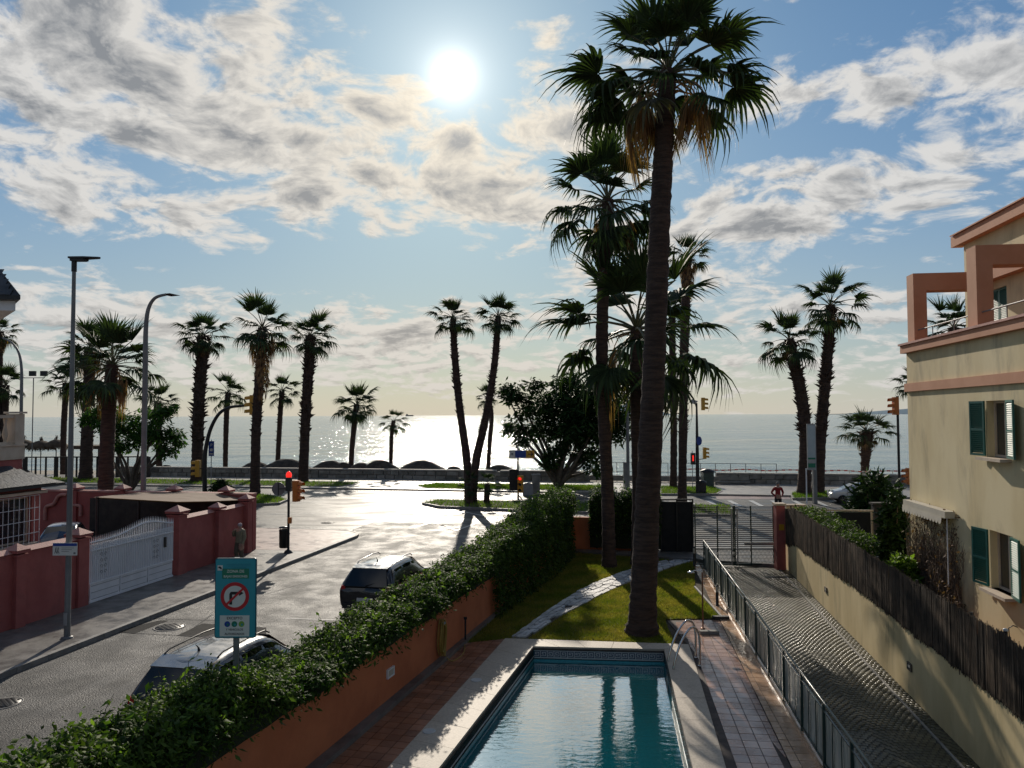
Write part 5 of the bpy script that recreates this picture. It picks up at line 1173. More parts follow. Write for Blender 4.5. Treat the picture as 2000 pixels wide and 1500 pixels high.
# terrace frames: upright portals standing across the terrace edge
def portal(px_l, px_r, pyt, pyb_beam, depth_px, lab, xlen):
    s, zt = FB(px_r, pyt)
    return s, zt
s_a, zta = FB(1783, 534); s_b, ztb = FB(1905, 479)
k1 = (CC+fdir*s_a).y/F; k2 = (CC+fdir*s_b).y/F
_, zba = FB(1783, 568); _, zbb = FB(1905, 518)
for (s, zt, zb, wpx, ln, k) in ((s_a, zta, zba, 24, 2.05, k1), (s_b, ztb, zbb, 30, 6.0, k2)):
    w = wpx*k*1.02; dp = .52
    q = MB(); q.box((s-dp/2, w/2+.0, (zc1+.06+zb)/2), (dp, w, zb-zc1-.06)); q.box((s-dp/2, ln/2, (zb+zt)/2), (dp, ln, zt-zb)); part('terrace_portal', q, M['salmon'], bld)
# thin terrace handrail
q = MB(); q.tube([(.1, .12, zc1+.42), (SE, .12, zc1+.42)], .02, 6); o = part('terrace_handrail', q, M['lamp_grey'], bld)
for i in range(9): q = MB(); q.tube([(.3+i*1.4, .12, zc1+.04), (.3+i*1.4, .12, zc1+.42)], .014, 5); part('rail_support', q, M['lamp_grey'], o)
# set-back top storey with sloping salmon eaves
off = 2.1
s_c, zr1 = FB(1882, 470, off); _, zr0 = FB(1882, 484, off)
q = MB(); s3a, z3t = FB(1934, 568, off); s3b, _ = FB(1966, 568, off); _, z3b = FB(1950, 640, off)
holed(q, s_c, SE, zc1-.4, zr1, [(s3a, s3b, zc1-.3, z3t)], .25, y0=off); q.box((s_c+.125, off+2.25, (zc1+zr1)/2), (.25, 4.0, zr1-zc1)); part('upper_wall', q, M['cream'], bld)
q = MB(); q.box(((s_c-.25+SE)/2, off-.06, zr1+.02), (SE-s_c+.5, .34, .34)); part('roof_eave', q, M['salmon'], bld)
q = MB(); q.add([(s_c-.3, off-.29, zr1+.19), (SE, off-.29, zr1+.19), (SE, off+5, zr1+1.6), (s_c-.3, off+5, zr1+1.6), (s_c-.3, off-.29, zr1+.23), (SE, off-.29, zr1+.23), (SE, off+5, zr1+1.66), (s_c-.3, off+5, zr1+1.66)], [(3, 2, 1, 0), (4, 5, 6, 7), (0, 1, 5, 4), (2, 3, 7, 6), (3, 0, 4, 7), (1, 2, 6, 5)]); part('roof', q, M['salmon'], bld)
_, zm0 = FB(1934, 549, off); _, zm1 = FB(1934, 533, off)
q = MB(); q.box(((s3a-.3+SE)/2, off-.12, (zm0+zm1)/2), (SE-s3a+.3, .30, (zm1-zm0)*1.4)); part('upper_band', q, M['salmon'], bld)
shutter(bld, s3a, zc1-.28, z3t-.02, (s3b-s3a)/2, 0, y=off+.03); shutter(bld, (s3a+s3b)/2, zc1-.28, z3t-.02, (s3b-s3a)/2, 0, y=off+.03)
for (px, py, zt_, lab, mm) in ((1965, 1262, 1232, 'short dark post with a pale cap above the reed screen, below the lower window', 'black'),):
    a = on_wall(px, py, WBF+Vector((.35, 0, 0)), wbd); b_ = AT(px, zt_, a.y); t = thing('garden_post', lab, 'post', (a.x, a.y, 1.0))
    q = MB(); q.tube([(0, 0, 0), (0, 0, b_.z-1.0)], .035, 8); part('post', q, M['black'], t); q = MB(); q.lathe([(.045, 0), (.045, .03), (.02, .045)], (0, 0, b_.z-1.0), 8); part('cap', q, M['tilewhite'], t)
s_h, z_h = FB(1988, 1240); t = thing('water_pipe', 'black looped pipe sticking out of the cream wall at the right picture edge', 'pipe', tuple(CC+fdir*s_h+Vector((0, 0, z_h))), FA)
q = MB(); q.tube([(0, .02, .16), (-.02, -.08, .2), (-.1, -.14, .12), (-.13, -.12, -.05), (-.06, -.08, -.25), (.1, -.05, -.4)], .012, 6); part('pipe', q, M['black'], t)
# awning over the garden door and the bare climber
aw0, awz = FB(1785, 990, -.02); aw1, awz1 = FB(1862, 1002, -.02)
t = thing('awning', 'rolled cream awning with scalloped edge on the lower wall of the building', 'awning', tuple(CC+fdir*(.25)+Vector((0, 0, FB(1800, 985)[1]))), FA)
AL = FB(1868, 1000)[0]-.25
q = MB(); q.box((AL/2, -.16, -.02), (AL, .26, .18)); part('cassette', q, M['awning'], t)
q = MB()
for i in range(int(AL/.2)):
    x = i*.2; q.add([(x, -.31, -.08), (x+.2, -.31, -.08), (x+.2, -.32, -.2), (x+.17, -.325, -.26), (x+.1, -.33, -.29), (x+.03, -.325, -.26), (x, -.32, -.2)], [(0, 1, 2, 3, 4, 5, 6)])
part('scalloped_valance', q, M['awning'], t)
q = MB(); q.tube([(AL-.1, -.2, -.1), (AL-.1, -.2, -1.9)], .015, 5); part('crank_rod', q, M['white'], t)
t = thing('climber', 'bare brown creeper covering the lower wall of the building', 'climbing plant', tuple(CC), FA)
q = MB(); rr = random.Random(8); lf = []
XE = FB(1905, 1120)[0]
def inclimb(x, z):
    px = x/5.2; return z < 3.75-1.0*max(0, px-.45)-.25*abs(noise.noise((x*2, 0, 0))) and x < XE-.25*z*.6+.3*math.sin(z*3)+.45*noise.noise((z*2, 3, 3))
for i in range(900):
    x = rr.uniform(.02, XE+.2); z = rr.uniform(0, 1.2); y = -.03; P_ = [Vector((x, y, z))]; dx_ = rr.uniform(-.25, .25)
    for k in range(rr.randrange(5, 17)):
        dx_ += rr.uniform(-.16, .16); x += dx_*.22; z += rr.uniform(.10, .26); y = -.03-rr.random()*.14
        if not inclimb(x, z) or x < -.05: break
        P_.append(Vector((x, y, z)))
        if rr.random() < .16: lf.append((x+rr.uniform(-.12, .12), y-rr.random()*.06, z+rr.uniform(-.1, .1)))
    if len(P_) > 2: q.tube(P_, [rr.choice((.006, .008, .014))*(1-.6*j/len(P_)) for j in range(len(P_))], 3, cap=False)
o = part('twigs', q, M['twig'], t); o['kind'] = 'stuff'
o = link('dry_leaf', leaves('dry_leaf', np.array(lf+[(rr.uniform(0, 3.5), -.05-rr.random()*.1, 3.3+rr.uniform(-.2, .5)) for _ in range(200)]), .085, M['deadleaf'], 1, .6, .3), t); o['kind'] = 'stuff'

# ------------------------------------------------------------------ left: red compound wall, gate, villa
RW = -19.15
def rwall(v0, v1, h0, lab, vpil=(), u=RW, capraise=None):
    t = thing('compound_wall', lab, 'wall', tuple(UV(u, v0, .1)), PI/2-TH)
    L = v1-v0; q = MB(); q.box((L/2, .15, h0/2), (L, .3, h0)); part('wall', q, M['redwall'], t)
    q = MB(); n = 10
    q.add([(0, -.05, h0), (L, -.05, h0), (L, .15, h0+.12), (0, .15, h0+.12), (0, .35, h0), (L, .35, h0)], [(0, 1, 2, 3), (3, 2, 5, 4), (0, 3, 4), (1, 5, 2), (0, 4, 5, 1)]); part('capping', q, M['redcap'], t)
    return t
def pillar(u, v, h, lab, w=.62, capm='redcap', z=.1):
    t = thing('wall_pillar', lab, 'pillar', tuple(UV(u, v, z)), -TH, 'pink pyramid-capped pillars of the compound wall')
    q = MB(); q.box((0, 0, h/2-.14), (w, w, h-.28)); part('shaft', q, M['redwall'], t)
    q = MB(); q.box((0, 0, h-.25), (w+.08, w+.08, .06)); q.box((0, 0, h-.13), (w+.14, w+.14, .08)); part('moulding', q, M['redwall'], t)
    q = MB(); a = (w+.18)/2; q.add([(-a, -a, h-.08), (a, -a, h-.08), (a, a, h-.08), (-a, a, h-.08), (0, 0, h+.02+.24*w)], [(3, 2, 1, 0), (0, 1, 4), (1, 2, 4), (2, 3, 4), (3, 0, 4)]); part('pyramid_cap', q, M['redcap'], t)
    return t
def vof(px, py=None, u=RW):                                           # v where the wall plane is seen at column px
    lo, hi = 5.0, 60.0
    for _ in range(40):
        m_ = (lo+hi)/2; w = UV(u, m_); x = 1000+F*w.x/w.y
        if x < px: lo = m_
        else: hi = m_
    return (lo+hi)/2
v = [vof(x) for x in (0, 48, 168, 178, 342, 356, 426, 481, 489)]
rwall(8, v[2]-.3, 2.25, 'red compound wall left of the white gate, behind the near lamp post')
pillar(RW-.05, vof(42), 2.42, 'pyramid-capped pink pillar nearest the left picture edge', .36)
pillar(RW-.15, v[2]-.05, 2.50, 'broad pink pillar left of the white gate', .46)
pillar(RW-.15, vof(356), 2.62, 'broad pink pillar right of the white gate', .52)
rwall(vof(366), vof(489), 2.2, 'red compound wall right of the white gate, behind the walking man')
pillar(RW+.0, vof(427), 2.48, 'pink pillar halfway along the wall right of the white gate', .40)
pillar(RW+.0, vof(483), 2.60, 'pink pillar at the street corner end of the wall', .40)
ve = vof(486); REAR = ve+.45
# wall returning along the sea road
t = thing('compound_wall', 'red rear wall along the sea road behind the sun sail', 'wall', tuple(UV(-42, REAR, .1)), -TH)
L = 42+RW; q = MB(); q.box((L/2, .15, 1.3), (L, .3, 2.6)); part('wall', q, M['redwall'], t); q = MB(); q.box((L/2, .15, 2.64), (L, .4, .08)); part('capping', q, M['redcap'], t)
for px, lab in ((148, 'pink pillar on the rear wall behind the near lamp post'), (240, 'pink pillar on the rear wall behind the sun sail, near the multi-stemmed tree'), (340, 'pink pillar on the rear wall behind the middle of the sun sail'), (442, 'pink pillar on the rear wall by the arched signal pole')):
    u_ = None; lo, hi = -60, 0
    for _ in range(40):
        m2 = (lo+hi)/2; w = UV(m2, REAR); 
        if 1000+F*w.x/w.y < px: lo = m2
        else: hi = m2
    pillar(lo, REAR+.1, 2.9, lab, .42)
t = thing('side_wall', 'red end wall of the compound at the street corner', 'wall', tuple(UV(RW-.3, ve, .1)), PI/2-TH); q = MB(); q.box(((REAR-ve)/2, .15, 1.1), (REAR-ve, .26, 2.2)); part('wall', q, M['redwall'], t)
# inner red arch outline on the rear wall
t = thing('wall_moulding', 'pale curved outline moulding on the red rear wall', 'moulding', tuple(UV(-42, REAR-.05, .1)), -TH)
pts = []
def onrear(px, py):
    A = UV(-42, REAR-.05); d = UV(1, 0)-UV(0, 0); p_ = on_wall(px, py, A, d); return Vector(((p_-A).dot(d), -.03, p_.z-.1))
q = MB(); q.tube(catmull([onrear(*p_) for p_ in ((89, 1015), (90, 992), (98, 987), (106, 984), (114, 970), (122, 966), (132, 966))], 4), .09, 6); q.tube(catmull([onrear(*p_) for p_ in ((142, 987), (152, 987), (158, 990), (158, 1008))], 4), .08, 6); part('outline', q, M['redcap'], t)
# white gate
va, vb = vof(179), vof(340); GL = vb-va; gate = thing('white_gate', 'white metal gate with spiked arched top in the red compound wall', 'gate', tuple(UV(RW+.02, va, .14)), PI/2-TH)
def gtop(x): f = x/GL; return 2.0+.0*f+.30*math.exp(-((f-.66)/.27)**2)+.04
nb = 46; 
for i in range(nb+1):
    x = GL*i/nb; z = gtop(x); q = MB(); q.box((x, 0, (z+.62)/2), (.028, .028, z-.62)); q.add([(x-.016, -.016, z), (x+.016, -.016, z), (x+.016, .016, z), (x-.016, .016, z), (x, 0, z+.2)], [(0, 1, 4), (1, 2, 4), (2, 3, 4), (3, 0, 4)]); part('bar', q, M['white'], gate)
q = MB(); q.tube([(GL*i/30, 0, gtop(GL*i/30)-.02) for i in range(31)], .03, 6); part('arched_rail', q, M['white'], gate)
q = MB(); q.beam((0, -.02, 1.75), (GL, -.02, 1.75), .04); part('upper_rail', q, M['white'], gate)
q = MB(); q.box((GL/2, .03, 1.1), (GL, .01, 1.7)); part('backing_sheet', q, M['white'], gate)
for k in range(3):
    q = MB(); x0, x1 = GL*k/3+.03, GL*(k+1)/3-.03; q.box(((x0+x1)/2, 0, .34), (x1-x0, .03, .56)); part('bottom_panel', q, M['white'], gate)
    for z in (.12, .34, .56): q = MB(); q.beam((x0+.05, -.02, z), (x1-.05, -.02, z), .015); part('panel_rib', q, M['grey_metal'], gate)
q = MB(); q.beam((0, -.01, .65), (GL, -.01, .65), .05); q.beam((0, -.01, .04), (GL, -.01, .04), .06); part('lower_rail', q, M['white'], gate)
for f in (.14, .76):                                                  # scrolls of wrought iron
    q = MB()
    for s in range(4):
        for sg in (-1, 1):
            q.tube([(GL*f+sg*(.09+.07*math.cos(a)*(1-a/9)), -.04, .95+s*.2+.07*math.sin(a)*(1-a/9)) for a in [k*.7 for k in range(9)]], .008, 4)
    part('scroll', q, M['lamp_grey'], gate)
q = MB(); q.box((GL*.885, -.03, 1.42), (.13, .05, .38)); part('letter_box', q, M['black'], gate)
# sun sail (carport cover) inside the compound
t = thing('sun_sail', 'flat brown sun sail stretched over the carport behind the red wall', 'sun sail', (0, 0, 0))
zsl = 2.75; pts = [AT(183, 971, 31.0), AT(272, 962, 36.0), AT(452, 961, 37.4), AT(484, 976, 36.3), AT(405, 979, 33.6), AT(345, 980, 31.2)]
q = MB(); N_ = len(pts); ce = sum(pts, Vector())/N_; ce.z += .03; q.add(pts+[ce], [(i, (i+1) % N_, N_) for i in range(N_)], True); q.add([p_-Vector((0, 0, .04)) for p_ in pts]+[ce-Vector((0, 0, .04))], [((i+1) % N_, i, N_) for i in range(N_)]); part('cloth', q, M['canopy'], t)
for p_ in (pts[0]+Vector((.1, .1, 0)), pts[1]): q = MB(); q.tube([(p_.x, p_.y, .1), (p_.x, p_.y, p_.z)], .06, 8); part('post', q, M['black'], t)
q = MB(); ca_ = UV(-23.7, REAR-.35); q.box((ca_.x, ca_.y, 1.3), (7.8, .1, 2.3), -TH); o = part('carport_shade', q, M['wood_dark']); tag(o, 'dark panel standing in for the shade under the sun sail', 'shade panel')  # dark panel stands in for the shade below the sail
# villa
VU = -23.2; vil = thing('villa', 'pink villa corner with balustraded terrace and slate roof at the left edge', 'house', tuple(UV(VU, 0, .1)), PI/2-TH)
v1 = vof(84, u=VU); v0 = 14.0
def VB(px, py, u=VU):
    A = UV(u, 0); d = UV(0, 1)-UV(0, 0); p_ = on_wall(px, py, A, d); return (p_-A).dot(d), p_.z-.1
wa, wz1 = VB(-60, 965); wb_, _ = VB(62, 1000); _, wz1 = VB(40, 972); _, wz0 = VB(40, 1062)
q = MB(); holed(q, v0, v1, 0, 3.9, [(wa, wb_, wz0, wz1)], .3); q.box((v1-.15, 3.2, 1.95), (.3, 5.8, 3.9)); part('wall', q, M['redwall'], vil)
window(vil, wa, wb_, wz0, wz1)
ga = wa; q = MB(); gx = []
for i in range(13): q = MB(); x = ga+(wb_+.12-ga)*i/12; q.tube([(x, -.22, wz0-.1), (x, -.22, wz1+.05)], .012, 5); part('grille_bar', q, M['white'], vil)
for i in range(5): q = MB(); z = wz0-.1+(wz1-wz0+.15)*i/4; q.beam((ga, -.22, z), (wb_+.12, -.22, z), .018); part('grille_rail', q, M['white'], vil)
q = MB(); q.box(((ga+wb_)/2+.1, -.15, wz1+.16), (wb_-ga+.5, .4, .10)); part('window_hood', q, M['villa_cream'], vil)
# lower slate roof: sloping towards the street, shingles as pieces
ez = VB(95, 945, VU+.5)[1]; sh_ = MB(); sh_.add([(-.17, 0, 0), (.17, 0, 0), (.17, .34, .0), (-.17, .34, 0), (-.17, 0, .012), (.17, 0, .012), (.17, .34, .012), (-.17, .34, .012)], [(3, 2, 1, 0), (4, 5, 6, 7), (0, 1, 5, 4), (1, 2, 6, 5), (2, 3, 7, 6), (3, 0, 4, 7)]); shm = sh_.mesh('shingle', M['slate'])
ve_ = v1+.55; RS = math.atan2(1.15, 2.6)
q = MB(); run = 2.6; q.add([(v0, -.55, ez), (ve_, -.55, ez), (ve_-2.2, -.55+run, ez+1.15), (v0, -.55+run, ez+1.15), (v0, -.55, ez-.1), (ve_, -.55, ez-.1), (ve_, -.55+run, ez-.1), (v0, -.55+run, ez-.1)], [(0, 1, 2, 3), (4, 7, 6, 5), (0, 4, 5, 1), (1, 5, 6, 2), (2, 6, 7, 3)]); rf_ = part('roof', q, M['black'], vil)
for r in range(9):
    y = -.57+r*.29; fr_ = r*.29/run
    x = v0+5+(r % 2)*.17
    while x < ve_-2.2*fr_-.2: link('shingle', shm, rf_, (x, y, ez+.02+r*.29*1.15/run), (RS, 0, 0)); x += .35
# terrace above with balusters
TU = VU-.9; v2, tz1 = VB(47, 811, TU); _, tz0 = VB(47, 870, TU); _, tzb = VB(47, 896, TU)
yb = .9
q = MB(); q.box(((v0+v2)/2, yb+1.5, (tzb+3.4)/2), (v2-v0-.05, 3.0, tzb-3.4)); part('upper_wall', q, M['redwall'], vil)
q = MB(); q.box(((v0+v2)/2, yb+1.5, (tzb+tz0)/2-.0), (v2-v0+.04, 3.1, tz0-tzb)); q.box(((v0+v2)/2, yb+1.5, tz0+.03), (v2-v0+.16, 3.2, .06)); part('cornice', q, M['villa_cream'], vil)
q = MB(); q.box(((v0+v2)/2, yb+.12, tz1-.05), (v2-v0, .3, .12)); q.box(((v0+v2)/2, yb+.12, tz0+.10), (v2-v0-.02, .26, .08)); bl_ = part('balustrade', q, M['villa_cream'], vil)
q = MB(); q.box((v2-.25, yb+.14, (tz0+tz1)/2+.04), (.42, .42, tz1-tz0+.02)); q.box((v2-.25, yb+.14, tz1+.1), (.54, .54, .07)); part('terrace_pier', q, M['villa_cream'], vil)
hB = tz1-.11-(tz0+.14); bq = MB(); bq.lathe([(.07, 0), (.05, .05*hB), (.055, .12*hB), (.11, .32*hB), (.06, .58*hB), (.04, .72*hB), (.07, .92*hB), (.07, hB)], n=10); bmm = bq.mesh('baluster', M['villa_cream'])
x = v2-.72
while x > v0+2: link('baluster', bmm, bl_, (x, yb+.12, tz0+.14)); x -= .33
# high slate eave at top left
a = AT(40, 577, 27.0); t = thing('slate_roof', 'corner of a high slate roof poking in at the upper left edge', 'roof', tuple(a), 0)
q = MB(); q.add([(0, 0, 0), (-4, -.6, 0), (-3.4, 2.2, 2.8), (-7, 1.8, 2.8), (-3.4, 4.2, 0), (0, 0, -.14), (-4, -.6, -.14), (-3.4, 4.2, -.14), (-7, 3.8, -.14)], [(0, 2, 3, 1), (0, 1, 6, 5), (0, 4, 2), (0, 5, 7, 4), (5, 6, 8, 7)]); part('slope', q, M['black'], t)
q = MB(); q.prism([(-.35, .28), (-3.9, -.3), (-6.5, 3.4), (-3.3, 3.7)][::-1], -.50, -.15); part('soffit', q, M['white'], t)
sl0 = Vector((-4, -.6, 0)).normalized(); upv = Vector((-3.4, 2.2, 2.8)); upv = (upv-sl0*upv.dot(sl0)).normalized(); nrm = sl0.cross(upv).normalized()*-1
if nrm.z < 0: nrm = -nrm
Mx = Matrix((sl0, upv, nrm)).transposed()
if Mx.determinant() < 0: Mx = Matrix((-sl0, upv, nrm)).transposed()
for r in range(9):
    for i in range(11):
        s = (i+.5+(r % 2)*.5)*.34; pos = sl0*s+upv*(r*.29)+nrm*.015
        if pos.x > -.2-1.05*(r*.29*.78+.1): continue
        link('shingle', shm, t, pos, Mx.to_euler())
# ------------------------------------------------------------------ cars
def car(name, lab, loc, rz, body, roofm, L=4.5, Wd=1.86, Hh=1.68, suv=True, grp=None, cat='car', sedan=False):
    t = thing(name, lab, cat, loc, rz, grp)                           # local +y is forward
    hw = Wd/2; zb = .95 if suv else .88; rw = .58 if suv else .55
    # stations: y, floor z, belt z, half width at belt, roof z, half width at roof
    if suv:
        S = [(-L/2, .48, .86, hw*.86, .92, hw*.80), (-L/2+.06, .34, .98, hw*.95, 1.02, hw*.86), (-L/2+.22, .28, 1.04, hw*.99, 1.34, hw*.78), (-L/2+.46, .26, 1.06, hw, 1.60, hw*.70), (-L/2+.75, .26, 1.05, hw, Hh, hw*.685),
             (-.4, .26, 1.02, hw, Hh+.01, hw*.69), (.35, .26, 1.00, hw, Hh-.05, hw*.68), (.75, .26, .99, hw, 1.44, hw*.70), (1.25, .26, .98, hw*.985, 1.04, hw*.80), (1.8, .28, .92, hw*.95, .97, hw*.72), (2.1, .32, .80, hw*.88, .86, hw*.62), (L/2, .42, .62, hw*.74, .68, hw*.5)]
    else:
        S = [(-L/2, .48, .80, hw*.84, .84, hw*.7), (-L/2+.1, .34, .92, hw*.95, .96, hw*.8), (-L/2+.5, .28, .95, hw, 1.18, hw*.74), (-L/2+1.1, .26, .95, hw, Hh, hw*.66), (-.1, .26, .93, hw, Hh+.01, hw*.67), (.4, .26, .92, hw, Hh-.08, hw*.66), (1.15, .26, .90, hw*.98, .96, hw*.8), (1.7, .28, .84, hw*.94, .88, hw*.72), (2.0, .32, .72, hw*.86, .78, hw*.62), (L/2, .42, .58, hw*.7, .62, hw*.5)]
    q = MB(); n = 12; q.cur = 0
    def ring(s):
        y, zf, zb_, wb_, zr, wr = s
        return [(0, y, zf), (wb_*.80, y, zf), (wb_*.97, y, zf+.12), (wb_*1.0, y, (zf+zb_)/2+.08), (wb_, y, zb_), (wr+(wb_-wr)*.35, y, zb_+(zr-zb_)*.62), (wr, y, zr-.06*(zr > 1.2)), (wr*.86, y, zr), (0, y, zr+.03)]
    rings = [ring(s) for s in S]; m = len(rings[0])
    for r in rings: q.v += r+[(-x, y, z) for (x, y, z) in r]
    for i in range(len(rings)-1):
        for side in (0, 1):
            for k in range(m-1):
                a = i*2*m+side*m+k; b_ = a+1; c = b_+2*m; d = a+2*m
                f = (a, d, c, b_) if side == 0 else (a, b_, c, d)
                q.f.append(f); q.mi.append(1 if (k >= 6 and S[i][4] > 1.5*(Hh/1.68) and S[i+1][4] > 1.4*(Hh/1.68)) else 0); q.sm.append(True)
    for i in (0, len(rings)-1):
        base = i*2*m; f = [base+k for k in range(m)]+[base+m+k for k in range(m-2, 0, -1)]; q.f.append(tuple(f if i == 0 else f[::-1])); q.mi.append(0); q.sm.append(False)
    bo = part('body', q, [body, roofm], t); me = bo.data
    sub = bo.modifiers.new('s', 'SUBSURF'); sub.levels = sub.render_levels = 2
    # side glass and screens, set a little proud of the body
    def P_(s, f, side, out=.012):
        y, zf, zb_, wb_, zr, wr = s; k5 = (wr+(wb_-wr)*.35, zb_+(zr-zb_)*.62); 
        x = (wb_*.985+(k5[0]-wb_)*f/.62 if f < .62 else k5[0]+(wr-k5[0])*(f-.62)/.38); return Vector((side*(x+out), y, zb_+(zr-zb_-.05)*f))
    gi = [i for i in range(len(S)) if S[i][4] > 1.15]
    def interp(y):
        for i in range(len(S)-1):
            if S[i][0] <= y <= S[i+1][0]: f = (y-S[i][0])/(S[i+1][0]-S[i][0]); return tuple(a+(b_-a)*f for a, b_ in zip(S[i], S[i+1]))
    ysets = [(-L/2+.72, -L/2+1.35), (-L/2+1.45, -.05), (.05, .78)] if suv else [(-.95, -.15), (-.05, .75)]
    for side in (-1, 1):
        for (ya, yb_) in ysets:
            q = MB(); ny = 4
            for j in range(ny+1):
                s = interp(ya+(yb_-ya)*j/ny)
                for f in (.08, .5, .84): q.v.append(P_(s, f, side))
            for j in range(ny):
                for k in range(2): a = j*3+k; q.f.append((a, a+1, a+4, a+3)); q.mi.append(0); q.sm.append(True)
            part('side_window', q, M['carglass'], t)
    for (i0, i1, nm) in ((1 if suv else 1, 3, 'rear_window'), (-6 if suv else -5, -4 if suv else -4, 'windscreen')):
        if nm == 'rear_window':
            ya, za, wa_, yb_, zb2, wb2 = (-L/2+.03, 1.10, hw*.76, -L/2+.45, 1.58, hw*.60) if suv else (-L/2+.35, 1.02, hw*.74, -L/2+1.0, Hh-.05, hw*.6)
            vs = [(-wa_, ya-.02, za), (wa_, ya-.02, za), (wb2, yb_-.10, zb2), (-wb2, yb_-.10, zb2)]
        else:
            vs = [(-hw*.62, .50, Hh-.10), (hw*.62, .50, Hh-.10), (hw*.76, 1.24, 1.09 if suv else .98), (-hw*.76, 1.24, 1.09 if suv else .98)]
        q = MB(); q.add(vs+[(x, y, z-.02) for x, y, z in vs], [(0, 1, 2, 3), (7, 6, 5, 4), (0, 4, 5, 1), (1, 5, 6, 2), (2, 6, 7, 3), (3, 7, 4, 0)]); part(nm, q, M['carglass'], t)
    for side in (-1, 1):
        q = MB(); q.box((side*hw*.80, -L/2+.085, .98 if suv else .82), (.13, .08, .24 if suv else .14)); q.box((side*hw*.87, -L/2+.16, .98 if suv else .83), (.06, .14, .17)); part('tail_light', q, M['red_plastic'], t)
        q = MB(); q.box((side*hw*.70, L/2-.22, .72 if suv else .66), (.34, .25, .13)); part('headlight', q, M['sign_white'], t)
        for y in (-L/2+.85, L/2-.85):
            q = MB(); a = [(math.cos(2*PI*k/20), math.sin(2*PI*k/20)) for k in range(20)]; R_ = .34 if suv else .31
            for xx, rr_ in ((-.11, R_*.9), (-.09, R_), (.09, R_), (.11, R_*.9)): q.v += [(side*(hw-.10)+xx, y+c*rr_, R_+s*rr_) for c, s in a]
            for j in range(3):
                for k in range(20): q.f.append((j*20+k, j*20+(k+1) % 20, (j+1)*20+(k+1) % 20, (j+1)*20+k)); q.mi.append(0); q.sm.append(True)
            q.f += [tuple(range(20)), tuple(range(60, 80))]; q.mi += [0, 0]; q.sm += [False, False]; wh = part('wheel', q, M['tyre'], t)
            q = MB()
            for k in range(5): a2 = 2*PI*k/5; q.beam((side*(hw+.015), y, R_), (side*(hw+.015), y+math.cos(a2)*R_*.62, R_+math.sin(a2)*R_*.62), .05, .02)
            part('rim', q, M['alu'], wh)
        if suv:
            q = MB(); x = side*hw*.62; q.tube([(x, -L/2+.78, Hh+.0), (x, -L/2+.95, Hh+.055), (x, -.2, Hh+.065), (x, .32, Hh+.03), (x, .5, Hh-.06)], .018, 6); part('roof_rail', q, M['alu'] if body != M['carnavy'] else M['black'], t)
        q = MB(); q.box((side*(hw+.09), .78, 1.07 if suv else .98), (.18, .10, .13)); part('mirror', q, body, t)
    q = MB(); q.box((0, -L/2+.02, .50), (Wd*.80, .14, .16)); part('bumper', q, M['black'], t)
    q = MB(); q.beam((0, -L/2-.0, 1.12), (.32, -L/2+.1, 1.2), .02); part('rear_wiper', q, M['black'], t)
    for yy in (-.95, .0, .95):
        for sd_ in (-1, 1): q = MB(); q.box((sd_*(hw*.985), yy, .68), (.03, .012, .62)); part('door_seam', q, M['ink'], t)
    q = MB(); q.box((0, -L/2-.03, .70), (.52, .02, .11)); part('number_plate', q, M['sign_white'], t)
    if suv:
        q = MB(); q.add([(-hw*.63, -L/2+.36, 1.60), (hw*.63, -L/2+.36, 1.60), (hw*.66, -L/2+.80, Hh+.0), (-hw*.66, -L/2+.80, Hh+.0), (-hw*.63, -L/2+.38, 1.56), (hw*.63, -L/2+.38, 1.56)], [(0, 1, 2, 3), (4, 5, 1, 0)]); part('spoiler', q, roofm, t)
        q = MB(); q.tube([(0, -L/2+1.05, Hh+.02), (0, -L/2+1.02, Hh+.09), (0, -L/2+.93, Hh+.17)], [.03, .016, .006], 6); part('antenna', q, M['black'], t)
    return t
def park(px_left, px_y, zref, Hh): pass
a = AT(300, 1306, 14.55)
c1 = UV(-9.27, 13.95+1.25)
car('parked_car', 'dark navy SUV with silver-grey wet roof parked nearest behind the hedge', tuple(c1), -TH, M['carnavy'], M['carroof'], 4.5, 1.88, 1.70, grp='dark cars parked beside the hedge')
c2 = UV(-9.30, 23.3+1.6)
car('parked_car', 'black SUV with light-outlined tail lamp parked further up, half behind the hedge', tuple(c2), -TH, M['carblack'], M['carroof'], 4.5, 1.86, 1.66, grp='dark cars parked beside the hedge')
cw = G(1690, 985)
car('parked_car', 'white car, only its nose showing beyond the spiky shrub', (cw.x, cw.y+1.0, 0), -TH+PI/2, M['carwhite'], M['carwhite'], 4.2, 1.76, 1.46, suv=False)
ch = AT(128, 1040, 35.0)
car('parked_car', 'pale-roofed dark car parked inside the red compound beside the villa', (ch.x, ch.y, .1), -TH+.55, M['carnavy'], M['carwhite'], 4.1, 1.76, 1.55, suv=False)

# ------------------------------------------------------------------ street lamps
c = G(131, 1246, KH); hp = AT(138, 507, c.y).z-c.z
t = thing('street_lamp', 'tall straight grey lamp post nearest the camera with a flat dark head', 'street lamp', tuple(c))
q = MB(); n_ = 14; q.tube([(0, 0, hp*k/n_) for k in range(n_+1)], [.088-.036*k/n_ for k in range(n_+1)], 14); q.lathe([(.16, 0), (.16, .03), (.11, .05)], n=14); part('pole', q, M['lamp_grey'], t)
q = MB(); q.box((0, -.105, .55), (.10, .015, .35)); part('service_door', q, M['grey_metal'], t)
q = MB(); z = hp; q.tube([(0, 0, z-.35), (0, 0, z+.0)], .075, 10); q.prism([(-.12, -.13), (.32, -.15), (.72, -.05), (.76, 0), (.72, .05), (.32, .15), (-.12, .13)], z+.02, z+.07); q.prism([(-.08, -.10), (.30, -.11), (.42, 0), (.30, .11), (-.08, .10)], z-.05, z+.03); part('lamp_head', q, M['black'], t)
